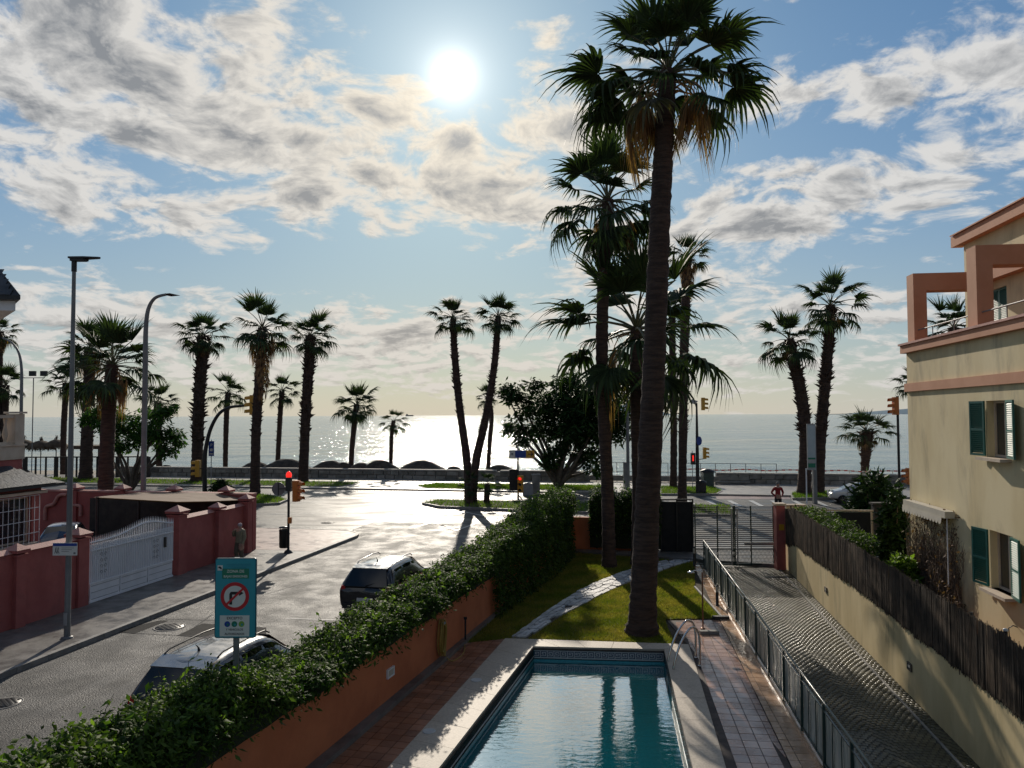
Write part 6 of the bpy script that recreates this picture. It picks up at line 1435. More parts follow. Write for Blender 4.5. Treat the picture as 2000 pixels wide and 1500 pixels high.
# plate on the pole
pz = AT(129, 1071, c.y).z-c.z
w_ = 47*c.y/F; h_ = 24*c.y/F
pl_ = thing('information_sign', 'small white plate with a blue strip and walking figures strapped to the near lamp post', 'sign', (c.x, c.y-.13, c.z+pz))
q = MB(); q.box((-.03, 0, 0), (w_, .02, h_)); part('plate', q, M['sign_white'], pl_)
q = MB(); q.box((-.03, -.013, h_*.36), (w_*.98, .006, h_*.22)); part('blue_strip', q, M['blue'], pl_)
q = MB()
for x0 in (-w_*.43, -w_*.34): q.lathe([(.02, 0), (.02, .004)], (x0+.02, -.014, h_*.12), 8); q.beam((x0+.02, -.014, h_*.1), (x0+.01, -.014, -h_*.12), .03, .006); q.beam((x0+.01, -.014, -h_*.12), (x0-.02, -.014, -h_*.34), .015, .006); q.beam((x0+.01, -.014, -h_*.12), (x0+.05, -.014, -h_*.34), .015, .006)
part('pictogram', q, M['ink'], pl_)
q = MB()
for k, l in enumerate((.5, .42, .3)): q.box((.05-(.5-l)*w_/2, -.013, h_*(.10-.14*k)), (w_*l, .004, .012))
q.box((w_*.40-.03, -.013, -h_*.32), (.06, .006, .05)); part('small_print', q, M['lamp_grey'], pl_)
for dz_ in (h_*.3, -h_*.3): q = MB(); q.lathe([(.115, 0), (.115, .02)], (.03, .13, dz_), 14); part('strap', q, M['grey_metal'], pl_)
def curved_lamp(lab, base, Y, pts, head, w=.11, z0=KH):
    b0 = AT(base[0], base[1], Y); b0.z = z0; t = thing('street_lamp', lab, 'street lamp', tuple(b0)); P_ = [Vector((0, 0, 0))]+[AT(x, y, Y)-b0 for x, y in pts]; P_ = P_[:2]+catmull(P_[1:], 6)[1:]
    n = len(P_); q = MB(); q.tube(P_, [w*(1-.55*i/n) for i in range(n)], 10); part('pole', q, M['lamp_grey'], t)
    h0 = P_[-1]; h1 = AT(head[0], head[1], Y)-b0; q = MB(); d = (h1-h0); s = .13
    q.add([h0+Vector((0, -s*.5, .04)), h0+d*.3+Vector((0, -s, .07)), h1+Vector((0, -s*.3, 0)), h1+Vector((0, s*.3, 0)), h0+d*.3+Vector((0, s, .07)), h0+Vector((0, s*.5, .04)), h0+d*.35+Vector((0, 0, -.10)), h0+Vector((0, 0, -.06))], [(0, 1, 4, 5), (1, 2, 3, 4), (1, 0, 7, 6), (5, 4, 6, 7), (2, 1, 6), (4, 3, 6), (3, 2, 6), (0, 5, 7)]); part('lamp_head', q, M['black'], t)
    return t
curved_lamp('curved street lamp arching over the big left palms', (279, 1000), 43.0, [(284, 700), (285, 640), (290, 603), (303, 582), (325, 575)], (352, 577), .15)
curved_lamp('curved street lamp with a floodlight crossbar at the left picture edge', (41, 900), 62, [(42, 760), (42, 720), (37, 690), (24, 670), (5, 660)], (-25, 661), .13)
t = thing('floodlight_mast', 'floodlights on a thin crossbar behind the curved lamp at the left edge', 'floodlight', tuple(AT(62, 905, 75)))
zz = AT(62, 738, 75)-AT(62, 905, 75); q = MB(); q.tube([(0, 0, -1), (0, 0, zz.z)], .05, 6); part('mast', q, M['lamp_grey'], t); q = MB(); q.beam((-1.1, 0, zz.z), (1.1, 0, zz.z), .07); part('crossbar', q, M['lamp_grey'], t)
for x in (-.1, 1.0): q = MB(); q.box((x, 0, zz.z+.42), (.6, .25, .5)); part('floodlight', q, M['black'], t)
# mast with floodlight beside the giant palm
b0 = G(1227, 958); Y = b0.y; t = thing('floodlight_mast', 'grey mast with box floodlights left of the giant palm trunk', 'floodlight', tuple(b0)); hz2 = AT(1227, 700, Y).z
q = MB(); q.tube([(0, 0, 0), (0, 0, hz2)], [.16, .10], 10); part('mast', q, M['lamp_grey'], t)
zz = AT(1213, 734, Y); q = MB(); q.beam((-.7, 0, zz.z), (.3, 0, zz.z), .07); part('crossbar', q, M['lamp_grey'], t)
q = MB(); q.box((-.55, -.05, zz.z+.55), (.62, .3, .72)); part('floodlight', q, M['lamp_grey'], t)
b1 = G(1222, 957); q = MB(); q.box((0, 0, AT(1222, 902, b1.y).z/2), (.28, .28, AT(1222, 902, b1.y).z)); o = part('service_post', q, M['lamp_grey']); o.location = b1-Vector((.1, .4, 0)); tag(o, 'square grey service post at the foot of the floodlight mast', 'post')

# ------------------------------------------------------------------ traffic signals
def signal(parent, c, facing, sc=1.0, m='sig_yellow', lit=None, n=3, back=False):
    r = thing  # helper builds housing, visors, lenses as parts of parent
    w, h, d = .30*sc, .32*n*sc, .24*sc; cf, sf = math.cos(facing), math.sin(facing); c = Vector(c)
    q = MB(); q.box(tuple(c), (d, w, h), facing); part('signal_housing', q, M[m], parent)
    for k in range(n):
        z = c.z+h/2-.16*sc-k*.32*sc; cc_ = c+Vector((cf, sf, 0))*(d/2); q = MB(); vis = []
        for j in range(9):
            a = R(-20+220*j/8); y, zz_ = math.cos(a)*.125*sc, math.sin(a)*.125*sc
            for e in (0, .26*sc): q.v.append((cc_.x+cf*e-sf*y, cc_.y+sf*e+cf*y, z+zz_-(.03*sc if e else 0)))
        for j in range(8): q.f.append((2*j, 2*j+1, 2*j+3, 2*j+2)); q.mi.append(0); q.sm.append(True)
        part('visor', q, M[m], parent)
        q = MB(); pts = []
        for j in range(12): a = 2*PI*j/12; y, zz_ = math.cos(a)*.10*sc, math.sin(a)*.10*sc; q.v.append((cc_.x+cf*.01-sf*y, cc_.y+sf*.01+cf*y, z+zz_))
        q.f.append(tuple(range(12))); q.mi.append(0); q.sm.append(False); part('lens', q, M['red_lens'] if lit == k else M['ink'], parent)
b0 = G(400, 961, 0); Y = b0.y; t = thing('traffic_signal', 'arched signal pole reaching over the road at the left, yellow heads', 'traffic light', tuple(b0))
P_ = [Vector((0, 0, 0))]+[AT(x, y, Y)-b0 for x, y in ((400, 900), (403, 870), (412, 836), (428, 808), (448, 796), (470, 793), (492, 791))]; P_ = catmull(P_, 5); q = MB(); q.tube(P_, [.20-.11*i/len(P_) for i in range(len(P_))], 10); part('pole', q, M['black'], t)
signal(t, AT(494, 791, Y)-b0, R(180), 1.75); signal(t, AT(387, 915, Y)-b0, R(180), 1.45); q = MB(); a_ = AT(387, 915, Y)-b0; q.beam((a_.x, 0, a_.z), (0, 0, a_.z), .08); part('bracket', q, M['black'], t)
b0 = G(412, 951); t = thing('parking_sign', 'tall blue sign with white symbols on a thin pole behind the arched signal', 'sign', tuple(b0)); tz = AT(413, 876, b0.y).z
q = MB(); q.tube([(0, 0, 0), (0, 0, tz+.8)], .04, 6); part('pole', q, M['grey_metal'], t); q = MB(); q.box((.02, -.06, tz), (.50, .03, 1.35)); part('panel', q, M['blue'], t)
text(t, 'P', .4, M['sign_white'], (.02, -.08, tz+.18), (PI/2, 0, 0)); q = MB(); q.box((.02, -.078, tz-.12), (.24, .006, .24)); q.box((.02, -.078, tz-.48), (.34, .006, .10)); part('symbol', q, M['sign_white'], t)
# near signal at the kerb corner
b0 = G(563, 1080, KH); Y = b0.y; t = thing('traffic_light', 'traffic light on a black post at the street corner, red beacon on top', 'traffic light', tuple(b0))
top = AT(566, 932, Y)-b0; q = MB(); q.tube([(0, 0, 0), (0, 0, top.z-.1)], .055, 10); q.lathe([(.22, 0), (.15, .10), (.07, .16)], n=8); part('post', q, M['black'], t)
signal(t, AT(579, 959, Y)-b0, R(-20), 1.0, 'sig_orange'); q = MB(); q.beam((0, 0, top.z-.45), (.28, -.03, top.z-.45), .05); part('bracket', q, M['black'], t)
q = MB(); q.box((0, .0, top.z-.32), (.26, .22, .62)); part('pedestrian_head', q, M['black'], t)
q = MB(); q.lathe([(.02, .0), (.12, .02), (.14, .12), (.11, .22), (.04, .28), (.01, .29)], (0, 0, top.z-.02), 14); part('beacon', q, M['red_lens'], t)
q = MB(); q.box((.08, -.05, AT(569, 1016, Y).z-b0.z), (.16, .12, .28)); part('push_button_box', q, M['sig_orange'], t)
b0s = G(543, 1076, KH); dz0 = AT(543, 955, b0s.y).z-KH
t = thing('round_sign', 'back of a round grey sign left of the corner traffic light', 'sign', (b0s.x, b0s.y, KH+dz0))
q = MB(); n = 24; q.v = [(.31*math.cos(2*PI*k/n), y, .31*math.sin(2*PI*k/n)) for y in (-.012, .012) for k in range(n)]; q.f = [tuple(range(n)), tuple(range(n, 2*n))[::-1]]+[(k, n+k, n+(k+1) % n, (k+1) % n) for k in range(n)]; q.mi = [0]*len(q.f); q.sm = [False]*len(q.f); part('disc', q, M['lamp_grey'], t)
q = MB(); q.box((0, -.03, 0), (.035, .03, .6)); q.beam((0, -.03, 0), (.48, -.02, .03), .04); part('bracket', q, M['black'], t)
c = G(556, 1078, KH); t = thing('litter_bin', 'black litter bin hung beside the corner traffic light post', 'litter bin', (c.x-.02, c.y, KH)); q = MB(); h0, h1 = AT(557, 1070, c.y).z-KH, AT(557, 1034, c.y).z-KH
q.lathe([(.17, h0), (.21, h0+.03), (.22, h1-.04), (.235, h1), (.20, h1), (.19, h0+.1)], (-.02, 0, 0), 16); part('bin_body', q, M['black'], t)
q = MB(); q.lathe([(.235, h1+.07), (.22, h1+.12), (.03, h1+.15)], (-.02, 0, 0), 16); part('lid', q, M['black'], t)
q = MB(); q.beam((.1, 0, h1-.2), (.26, 0, h1-.2), .05); q.beam((-.2, 0, h1-.02), (-.2, 0, h1+.08), .03); q.beam((.17, 0, h1-.02), (.17, 0, h1+.08), .03); part('bracket', q, M['black'], t)
# mid signals on the road island
b0 = G(1012, 975); Y = b0.y; t = thing('traffic_light', 'yellow traffic light showing red, seen just over the hedge', 'traffic light', tuple(b0))
q = MB(); q.tube([(0, 0, 0), (0, 0, 2.9)], .07, 8); part('post', q, M['black'], t); signal(t, AT(1014, 945, Y)-b0+Vector((.1, -.15, 0)), R(-100), 1.35, 'sig_yellow', lit=0)
q = MB(); z_ = AT(1003, 938, Y).z; q.box((-.35, .2, z_), (.62, .06, 1.6)); part('backing_board', q, M['black'], t)
b0 = G(1012, 966); Y = b0.y; t = thing('direction_sign', 'blue and yellow arrow sign board in front of the round tree', 'sign', tuple(b0)); z_ = AT(1020, 887, Y).z; W_ = 50*Y/F; h_ = 15*Y/F
q = MB(); q.tube([(0, 0, 0), (0, 0, z_+.6)], .06, 8); part('post', q, M['lamp_grey'], t)
q = MB(); q.box((W_*.15, -.09, z_), (W_, .04, h_)); part('board', q, M['sign_white'], t); q = MB(); q.box((W_*.10, -.115, z_), (W_*.42, .01, h_*.92)); part('blue_field', q, M['blue'], t); q = MB(); q.box((W_*.48, -.115, z_), (W_*.33, .01, h_)); part('yellow_field', q, M['sig_yellow'], t)
q = MB(); y_ = -.123; cx0 = W_*.48; q.box((cx0-.02, y_, z_), (.34, .006, .07)); q.beam((cx0+.20, y_, z_), (cx0+.04, y_, z_+.17), .07, .006, up=(0, 1, 0)); q.beam((cx0+.20, y_, z_), (cx0+.04, y_, z_-.17), .07, .006, up=(0, 1, 0)); q.box((-W_*.23, y_+.01, z_+.03), (.12, .01, .12)); part('arrow', q, M['ink'], t)
b0 = G(1047, 966); t = thing('stone_pier', 'grey stone pier behind the hedge, right of the red signal', 'pier', tuple(b0)); z_ = AT(1047, 928, b0.y).z; q = MB(); q.box((0, 0, z_/2), (.62, .5, z_)); part('shaft', q, M['seastone'], t); q = MB(); q.box((0, 0, z_+.04), (.72, .6, .08)); part('cap', q, M['seacap'], t)
b0 = G(1031, 967); z_ = AT(1031, 944, b0.y).z; t = thing('service_cabinet', 'arched grey metal cabinet beside the stone pier', 'cabinet', tuple(b0)); q = MB(); q.v = []; n = 10
prof = [(-.42, 0), (.42, 0), (.42, z_*.75)]+[(.42*math.cos(a), z_*.75+.3*math.sin(a)) for a in [PI*k/8 for k in range(1, 8)]]+[(-.42, z_*.75)]
q.v = [(x, -.15, z) for x, z in prof]+[(x, .15, z) for x, z in prof]; n = len(prof); q.f = [tuple(range(n)), tuple(range(n, 2*n))[::-1]]+[(k, (k+1) % n, n+(k+1) % n, n+k) for k in range(n)]; q.mi = [0]*len(q.f); q.sm = [False]*len(q.f); part('door', q, M['grey_metal'], t)
# camera pole on the right
b0 = G(1363, 967); Y = b0.y; t = thing('traffic_light', 'tall traffic light pole with camera and two yellow heads beyond the driveway gate', 'traffic light', tuple(b0)); z_ = AT(1363, 787, Y).z
q = MB(); q.tube([(0, 0, 0), (0, 0, z_*.5), (0, 0, z_)], [.17, .13, .07], 10); part('pole', q, M['black'], t)
signal(t, AT(1373, 789, Y)-b0, R(0), 1.05); signal(t, AT(1376, 885, Y)-b0, R(0), .95); q = MB(); zz = AT(1376, 898, Y).z; q.beam((0, 0, zz), (.55, 0, zz+.1), .06); part('bracket', q, M['black'], t)
q = MB(); cz = z_+.1; q.add([(x*.45+z*.12-.25, y*.13, cz+z*.12-x*.16) for x in (-.5, .5) for y in (-1, 1) for z in (-1, 1)], [(0, 1, 3, 2), (4, 6, 7, 5), (0, 4, 5, 1), (2, 3, 7, 6), (0, 2, 6, 4), (1, 5, 7, 3)]); part('camera', q, M['grey_metal'], t)
q = MB(); n = 20; zc_ = AT(1366, 861, Y).z; q.v = [(.12+.36*math.cos(2*PI*k/n)*.6, -.2+s, zc_+.36*math.sin(2*PI*k/n)) for s in (0, .03) for k in range(n)]; q.f = [tuple(range(n)), tuple(range(n, 2*n))[::-1]]+[(k, (k+1) % n, n+(k+1) % n, n+k) for k in range(n)]; q.mi = [0]*len(q.f); q.sm = [False]*len(q.f); part('blue_disc', q, M['blue'], t)
q = MB(); zc_ = AT(1356, 896, Y).z; q.box((-.35, 0, zc_), (.34, .25, .92)); part('pedestrian_head', q, M['black'], t); q = MB(); q.box((-.37, -.14, zc_+.05), (.10, .02, .45)); part('red_figure', q, M['red_lens'], t)
q = MB(); b1 = G(1353, 960); q.tube([(0, 0, 0), (0, 0, AT(1353, 880, b1.y).z)], .03, 6); o = part('thin_post', q, M['grey_metal']); o.location = b1; tag(o, 'thin bare post just left of the camera pole', 'post')
for px, py, w_, h_, lab, mm in ((1371, 966, .55, 1.1, 'dark litter bin against the camera pole', 'black'), (1382, 952, .9, 1.55, 'dark recycling container right of the camera pole', 'dkgreen')):
    b1 = G(px, py); t = thing('waste_container', lab, 'waste container', tuple(b1)); q = MB(); q.box((0, 0, h_*.42), (w_, w_, h_*.84)); part('container_body', q, M[mm], t); q = MB(); q.lathe([(w_*.72, h_*.84), (w_*.7, h_*.95), (w_*.2, h_*1.05)], n=8, start=PI/8); part('lid', q, M['black'], t)
q = MB(); b1 = G(1428, 949); q.box((0, 0, .35), (3.2, .5, .10)); q.box((-1.3, 0, .17), (.15, .4, .32)); q.box((1.3, 0, .17), (.15, .4, .32)); q.box((0, .3, .62), (3.2, .06, .28)); o = part('bench', q, M['concrete']); o.location = b1; o.rotation_euler = (0, 0, -TH); tag(o, 'pale low bench at the promenade edge above the gate', 'bench')
# right side signals half behind the building
b0 = G(1757, 972); Y = 56; b0 = AT(1757, 960, Y); b0.z = 0; t = thing('traffic_light', 'orange three-visor traffic light hanging beside the building corner', 'traffic light', tuple(b0)); z_ = AT(1752, 795, Y).z
q = MB(); q.tube([(0, 0, 0), (0, 0, z_+.8)], .09, 8); part('pole', q, M['black'], t); signal(t, AT(1749, 793, Y)-b0, R(180), 1.35, 'sig_orange')
b0 = AT(1775, 960, 50); b0.z = 0; t = thing('traffic_light', 'low orange traffic light edge showing behind the building corner', 'traffic light', tuple(b0)); signal(t, AT(1775, 930, 50)-b0, R(180), 1.1, 'sig_orange'); q = MB(); q.tube([(.2, 0, 0), (.2, 0, 3)], .07, 8); part('post', q, M['black'], t)
# banner post
b0 = G(1592, 984); Y = b0.y; t = thing('banner_post', 'pale post with a tall narrow banner in front of the two leaning palms', 'banner', tuple(b0)); za, zb_ = AT(1585, 828, Y).z, AT(1585, 918, Y).z
q = MB(); q.box((0, 0, AT(1592, 918, Y).z/2), (.26, .26, AT(1592, 918, Y).z)); part('post', q, M['lamp_grey'], t)
q = MB(); q.box((-.18, 0, (za+zb_)/2), (.62, .10, za-zb_)); part('banner_frame', q, M['grey_metal'], t)
q = MB(); q.box((-.20, -.06, zb_+(za-zb_)*.62), (.52, .02, (za-zb_)*.70)); part('banner_face', q, mat('pale banner', (.42, .50, .52), (.5, .56, .58), 1.5, .6), t)
q = MB(); q.box((-.20, -.062, zb_+(za-zb_)*.25), (.52, .02, .12)); q.box((-.20, -.062, zb_+(za-zb_)*.10), (.50, .02, .30)); part('banner_print', q, M['green_sign'], t)
q = MB(); q.tube([(-.55, .1, 0), (-.55, .1, AT(1583, 915, Y).z)], .05, 6); part('side_post', q, M['white'], t)

# ------------------------------------------------------------------ low emission zone sign
Y = 13.1; c = AT(460, 1168, Y); Wp = 80*Y/F; Hp = 153*Y/F; base = Vector((c.x, c.y+.06, .13))
t = thing('traffic_sign', 'teal low-emission sign with struck-out right turn arrow on a grey post by the hedge', 'traffic sign', tuple(base)); cz = c.z-base.z; fy = -.06
q = MB(); q.box((0, 0, (cz+Hp/2)/2), (.09, .05, cz+Hp/2)); part('post', q, M['lamp_grey'], t)
def rrect(w, h, r, n=5): return [(sx*(w/2-r)+r*math.cos(R(a0+90*k/n)), sz*(h/2-r)+r*math.sin(R(a0+90*k/n))) for sx, sz, a0 in ((1, 1, 0), (-1, 1, 90), (-1, -1, 180), (1, -1, 270)) for k in range(n+1)]
def plate(nm, pts, y, th, m, cx=0.0, cz_=0.0, par=t):
    q = MB(); n = len(pts); q.v = [(cx+x, y-th, cz_+z) for x, z in pts]+[(cx+x, y, cz_+z) for x, z in pts]; q.f = [tuple(range(n)), tuple(range(n, 2*n))[::-1]]+[(k, n+k, n+(k+1) % n, (k+1) % n) for k in range(n)]; q.mi = [0]*len(q.f); q.sm = [False]*len(q.f); return part(nm, q, M[m], par)
def disc(r, n=32): return [(r*math.cos(2*PI*k/n), r*math.sin(2*PI*k/n)) for k in range(n)]
plate('sign_panel', rrect(Wp, Hp, .04), fy+.03, .03, 'teal_dk', 0, cz); plate('face', rrect(Wp-.03, Hp-.03, .035), fy-.002, .003, 'teal', 0, cz)
ft = fy-.006; sx = Wp/80.; 
def Z(py): return cz+(1168-py)*sx
def X(px): return (px-460)*sx
plate('emblem_field', rrect(10*sx, 10*sx, .003), ft, .003, 'sign_white', X(430), Z(1110)); plate('emblem', [(-3*sx, 2.5*sx), (0, 3*sx), (3.5*sx, 0), (2*sx, -3*sx), (-.5*sx, -1*sx), (-3.5*sx, 0)], ft-.004, .002, 'ink', X(430), Z(1110))
plate('green_field', rrect(52*sx, 19*sx, .003), ft, .003, 'green_sign', X(460), Z(1121))
q = MB()
for k, l in enumerate((48, 44, 30)): q.box((X(466), ft-.002, Z(1103+k*3.4)), (l*sx, .002, .5*sx))
part('fine_print', q, M['teal_dk'], t)
ty = ft-.0045; tr_ = (PI/2, 0, 0)
text(t, 'ZONA DE', 7.6*sx, M['sign_white'], (X(460), ty, Z(1119)), tr_); text(t, 'BAJAS EMISIONES', 6.0*sx, M['sign_white'], (X(460), ty, Z(1128.3)), tr_)
cy_ = Z(1165); rr_ = 27.5*sx; plate('red_ring', disc(rr_), ft, .003, 'sign_red', X(459), cy_); plate('white_field', disc(rr_*.755), ft-.003, .003, 'sign_white', X(459), cy_)
q = MB(); ay = ft-.0075; u_ = rr_
def bar2(x0, z0, x1, z1, w): q.beam((X(459)+x0*u_, ay, cy_+z0*u_), (X(459)+x1*u_, ay, cy_+z1*u_), w*u_, .002, up=(0, 1, 0))
bar2(-.28, -.55, -.28, .20, .20); bar2(-.20, .24, .32, .24, .20); q.add([(X(459)+.30*u_, ay, cy_+.44*u_), (X(459)+.62*u_, ay, cy_+.24*u_), (X(459)+.30*u_, ay, cy_+.04*u_)], [(0, 2, 1)]); q.add([(X(459)-.38*u_, ay, cy_+.18*u_), (X(459)-.28*u_, ay, cy_+.34*u_), (X(459)-.1*u_, ay, cy_+.34*u_), (X(459)-.18*u_, ay, cy_+.14*u_)], [(0, 1, 2, 3)]); part('turn_arrow', q, M['ink'], t)
q = MB(); ay = ft-.0105; bar2(-.58, -.55, .58, .55, .15); part('strike_bar', q, M['sign_red'], t)
plate('white_panel', rrect(57*sx, 40*sx, .004), ft, .003, 'sign_white', X(459), Z(1221)); text(t, 'EXCEPTO', 7.0*sx, M['ink'], (X(459), ty, Z(1208.5)), tr_)
for k, mm in enumerate(('blue', 'green_sign', 'lime')):
    plate('badge', disc(5.6*sx, 20), ft-.003, .002, mm, X(445+k*13.7), Z(1217.5)); plate('badge_mark', disc(2.2*sx, 8), ft-.006, .001, 'teal' if k else 'green_sign', X(446+k*13.7), Z(1218.5))
text(t, 'Y VEHICULOS', 5.4*sx, M['ink'], (X(459), ty, Z(1229.7)), tr_); text(t, 'AUTORIZADOS', 5.4*sx, M['ink'], (X(459), ty, Z(1238)), tr_)
q = MB(); q.box((0, -.0, cz+.4), (.5, .03, .05)); q.box((0, 0, cz-.4), (.5, .03, .05)); part('bracket', q, M['grey_metal'], t)

# ------------------------------------------------------------------ thatched parasols and beach bar
for k, (px, py, w, lab) in enumerate(((46, 868, 44, 'thatched beach parasol just right of the villa balustrade'), (80, 870, 46, 'thatched beach parasol with a tufted top, middle one'), (110, 868, 42, 'thatched beach parasol nearest the near lamp post'))):
    Y = 88; a = AT(px, py, Y); t = thing('beach_parasol', lab, 'parasol', (a.x, Y, -1.5), 0, 'thatched parasols on the beach'); hh = a.z+1.5; r = w/F*Y/2
    q = MB(); q.tube([(0, 0, 0), (0, 0, hh+.9)], .06, 6); part('pole', q, M['wood_dark'], t)
    q = MB(); q.lathe([(r, -.32), (r*.96, -.1), (r*.75, .22), (r*.4, .48), (.08, .58)], (0, 0, hh), 18); part('thatch_roof', q, M['thatch'], t)
    P_ = [(r*random.uniform(.9, 1.02)*math.cos(a_), r*random.uniform(.9, 1.02)*math.sin(a_), hh-.22+random.uniform(-.1, .1)) for a_ in [random.uniform(0, 2*PI) for _ in range(260)]]+[(random.uniform(-.15, .15), random.uniform(-.1, .1), hh+.6+random.uniform(0, .5)) for _ in range(40)]
    o = link('fringe', leaves('fringe', np.array(P_), .3, M['thatch'], .2, .2, 2.2), t); o['kind'] = 'stuff'
a = AT(50, 893, 80); b_ = AT(290, 893, 80); Lb = b_.x-a.x; t = thing('beach_bar', 'dark open beach bar with rails and stools behind the sea wall at the left', 'beach bar', (a.x, 80, -1.2)); hz_ = AT(150, 874, 80).z+1.2; h2 = a.z+1.2
q = MB(); q.box((Lb*.52, 1.5, hz_), (Lb*.32, 3.5, .35)); part('roof', q, M['thatch'], t)
q = MB(); q.beam((0, 0, h2), (Lb, 0, h2), .12); part('counter', q, M['wood_dark'], t)
for i in range(13): q = MB(); q.box((Lb*i/12, 0, h2/2), (.14 if i % 3 else .4, .14, h2)); part('post', q, M['wood_dark'], t)
for i in range(5): q = MB(); q.box((Lb*(.38+i*.07), .1, hz_/2), (.12, .12, hz_)); part('roof_post', q, M['wood_dark'], t)

# ------------------------------------------------------------------ people
def person(lab, loc, rz, hgt, pose, cols, hairm):
    t = thing('person', lab, 'person', loc, rz); s = hgt/1.75
    J = pose; V_ = []; E = []; Rr = []; idx = {}
    for k, (nm, co, r, par) in enumerate(J):
        idx[nm] = k; V_.append(tuple(c_*s for c_ in co)); Rr.append(r*s)
        if par: E.append((idx[par], k))
    me = bpy.data.meshes.new('sk'); me.from_pydata(V_, E, []); o = bpy.data.objects.new('sk', me); COL.objects.link(o)
    sk = o.modifiers.new('k', 'SKIN'); sk.use_smooth_shade = True
    for k, v_ in enumerate(me.skin_vertices[0].data): v_.radius = (Rr[k], Rr[k]*(.72 if J[k][0] in ('pelvis', 'waist', 'chest', 'shoulders') else 1)); v_.use_root = (k == 0)
    sb = o.modifiers.new('u', 'SUBSURF'); sb.levels = sb.render_levels = 2
    dg = bpy.context.evaluated_depsgraph_get(); dg.update(); m2 = bpy.data.meshes.new_from_object(o.evaluated_get(dg)); bpy.data.objects.remove(o)
    m2.materials.clear()
    for c_ in cols: m2.materials.append(c_)
    near_ = [(Vector(V_[k]), J[k][0]) for k in range(len(J))]
    for p_ in m2.polygons:
        nm = min(near_, key=lambda e: (e[0]-p_.center).length)[1]; z = p_.center.z/s
        p_.material_index = 2 if (nm.startswith('head') or nm.startswith('neck') or nm.startswith('hand') or nm.startswith('fing')) else (3 if nm.startswith('foot') else (1 if z < .92 and not nm.startswith(('elb', 'wri')) else 0)); p_.use_smooth = True
    link('body', m2, t)
    hd = Vector(V_[idx['head']]); q = MB(); q.lathe([(.088, -.02), (.098, .03), (.094, .075), (.06, .115), (.01, .125)], (0, .012, 0), 12); q.v = [(hd.x+x*s, hd.y+y*s, hd.z+z*s) for x, y, z in q.v]; part('hair', q, hairm, t)
    f = Vector((hd.x, hd.y-.088*s, hd.z)); q = MB(); q.add([f+Vector((-.014, 0, -.02))*s, f+Vector((.014, 0, -.02))*s, f+Vector((0, -.03, -.02))*s, f+Vector((0, 0, .025))*s], [(0, 2, 3), (2, 1, 3), (0, 1, 2), (0, 3, 1)]); part('nose', q, M['skin'], t)
    q = MB()
    for sx_ in (-1, 1): q.lathe([(.011*s, 0), (.012*s, .012*s)], tuple(f+Vector((sx_*.032, -.0, .022))*s), 6)
    part('eyes', q, M['ink'], t)
    return t
def fingers(h, d, side):
    out = []
    for k in range(5): out.append(('fing%s%d' % (h, k), (d[0]+(k-2)*.017*side, d[1]-.01*k, d[2]-(.075 if k < 4 else .03)), .009, 'hand'+h))
    return out
# man smoking: facing left, one hand at his face
A1 = [('pelvis', (0, 0, .96), .155, None), ('waist', (0, 0, 1.10), .15, 'pelvis'), ('chest', (0, .01, 1.28), .165, 'waist'), ('shoulders', (0, .02, 1.42), .15, 'chest'), ('neck', (0, 0, 1.52), .06, 'shoulders'), ('head', (0, -.02, 1.64), .098, 'neck'), ('headt', (0, -.02, 1.70), .075, 'head'),
      ('shL', (.20, .02, 1.40), .075, 'shoulders'), ('elbL', (.27, .03, 1.13), .055, 'shL'), ('wriL', (.26, -.08, .90), .04, 'elbL'), ('handL', (.26, -.11, .83), .036, 'wriL'),
      ('shR', (-.20, .02, 1.40), .075, 'shoulders'), ('elbR', (-.27, -.12, 1.18), .055, 'shR'), ('wriR', (-.13, -.24, 1.42), .04, 'elbR'), ('handR', (-.08, -.22, 1.50), .036, 'wriR'),
      ('hipL', (.10, 0, .88), .11, 'pelvis'), ('kneeL', (.11, -.03, .50), .075, 'hipL'), ('anklL', (.11, .04, .10), .05, 'kneeL'), ('footL', (.12, -.10, .04), .045, 'anklL'),
      ('hipR', (-.10, 0, .88), .11, 'pelvis'), ('kneeR', (-.11, -.10, .50), .075, 'hipR'), ('anklR', (-.11, -.06, .10), .05, 'kneeR'), ('footR', (-.12, -.20, .04), .045, 'anklR')]
A1 += fingers('L', (.26, -.11, .83), 1)+[('fingR%d' % k, (-.06+.012*k, -.20, 1.55-.012*k), .009, 'handR') for k in range(5)]
c = G(468, 1100, KH); h1_ = AT(464, 1022, c.y).z-KH
A1 = [(n_, c_, r_*(1.0 if n_.startswith(('head', 'neck', 'fing', 'hand', 'foot', 'ank')) else 1.42), p_) for n_, c_, r_, p_ in A1]
person('man in khaki jacket and pale cap by the red wall, hand at his mouth', tuple(c), -.5, h1_, A1, [M['khaki'], M['khaki_dk'], M['skin'], M['black']], M['hair_pale'])
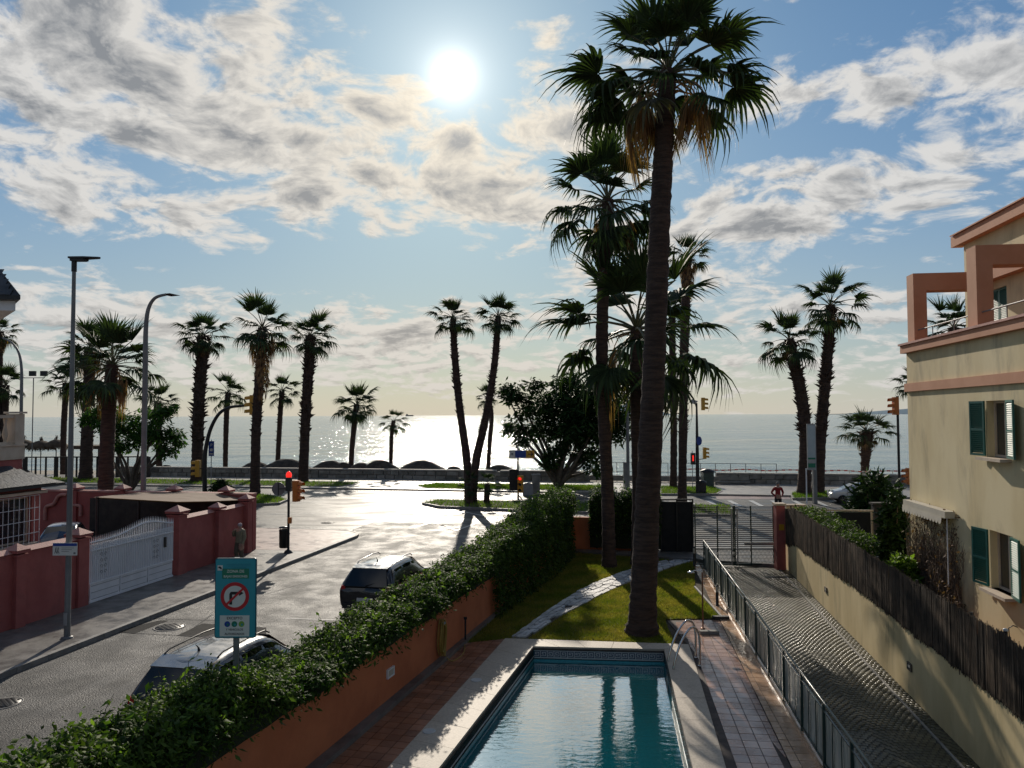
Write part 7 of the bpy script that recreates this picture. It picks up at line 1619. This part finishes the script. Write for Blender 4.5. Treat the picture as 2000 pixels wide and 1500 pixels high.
A2 = [('pelvis', (0, 0, .96), .15, None), ('waist', (0, 0, 1.10), .15, 'pelvis'), ('chest', (0, .01, 1.28), .17, 'waist'), ('shoulders', (0, .02, 1.42), .15, 'chest'), ('neck', (0, 0, 1.52), .06, 'shoulders'), ('head', (0, -.01, 1.64), .098, 'neck'), ('headt', (0, -.01, 1.70), .075, 'head'),
      ('shL', (.21, .02, 1.40), .08, 'shoulders'), ('elbL', (.34, .08, 1.16), .06, 'shL'), ('wriL', (.20, -.08, 1.02), .042, 'elbL'), ('handL', (.15, -.11, .99), .036, 'wriL'),
      ('shR', (-.21, .02, 1.40), .08, 'shoulders'), ('elbR', (-.34, .08, 1.16), .06, 'shR'), ('wriR', (-.20, -.08, 1.02), .042, 'elbR'), ('handR', (-.15, -.11, .99), .036, 'wriR'),
      ('hipL', (.10, 0, .88), .11, 'pelvis'), ('kneeL', (.13, -.02, .50), .078, 'hipL'), ('anklL', (.14, .02, .10), .055, 'kneeL'), ('footL', (.15, -.11, .04), .045, 'anklL'),
      ('hipR', (-.10, 0, .88), .11, 'pelvis'), ('kneeR', (-.13, -.02, .50), .078, 'hipR'), ('anklR', (-.14, .02, .10), .055, 'kneeR'), ('footR', (-.15, -.11, .04), .045, 'anklR')]
A2 += [('fingL%d' % k, (.10, -.13-.004*k, 1.01-.016*k), .009, 'handL') for k in range(5)]+[('fingR%d' % k, (-.10, -.13-.004*k, 1.01-.016*k), .009, 'handR') for k in range(5)]
c = G(1519, 991, 0); h1_ = 1.74; Yp = h1_*F/(G and (993-940)); c = AT(1519, 940, Yp); zb = c.z-h1_; c = Vector((c.x, Yp, 0)); 
person('man in a red jacket and dark trousers standing beyond the gate pillar', (c.x, c.y, .0), 0.15, H-(940-808)/F*Yp, A2, [M['redcloth'], M['darkcloth'], M['skin'], M['black']], M['hair'])
# stretch of breath smoke beside the smoking man is left to the air; floor marker and small things
c = G(640, 1360); 
# mono-bloc details: distant boat on the horizon
a = AT(800, 811, 6000); t = thing('ship', 'tiny ship on the horizon at the left edge of the sun glitter', 'ship', (a.x, 6000, -1.7)); q = MB(); q.box((0, 0, 7), (60, 12, 9)); part('hull', q, M['lamp_grey'], t); q = MB(); q.box((-20, 0, 15), (12, 10, 10)); part('bridge', q, M['lamp_grey'], t)
print('objects', len(bpy.data.objects), 'tris', sum(len(o.data.polygons) for o in bpy.data.objects if o.type == 'MESH'))
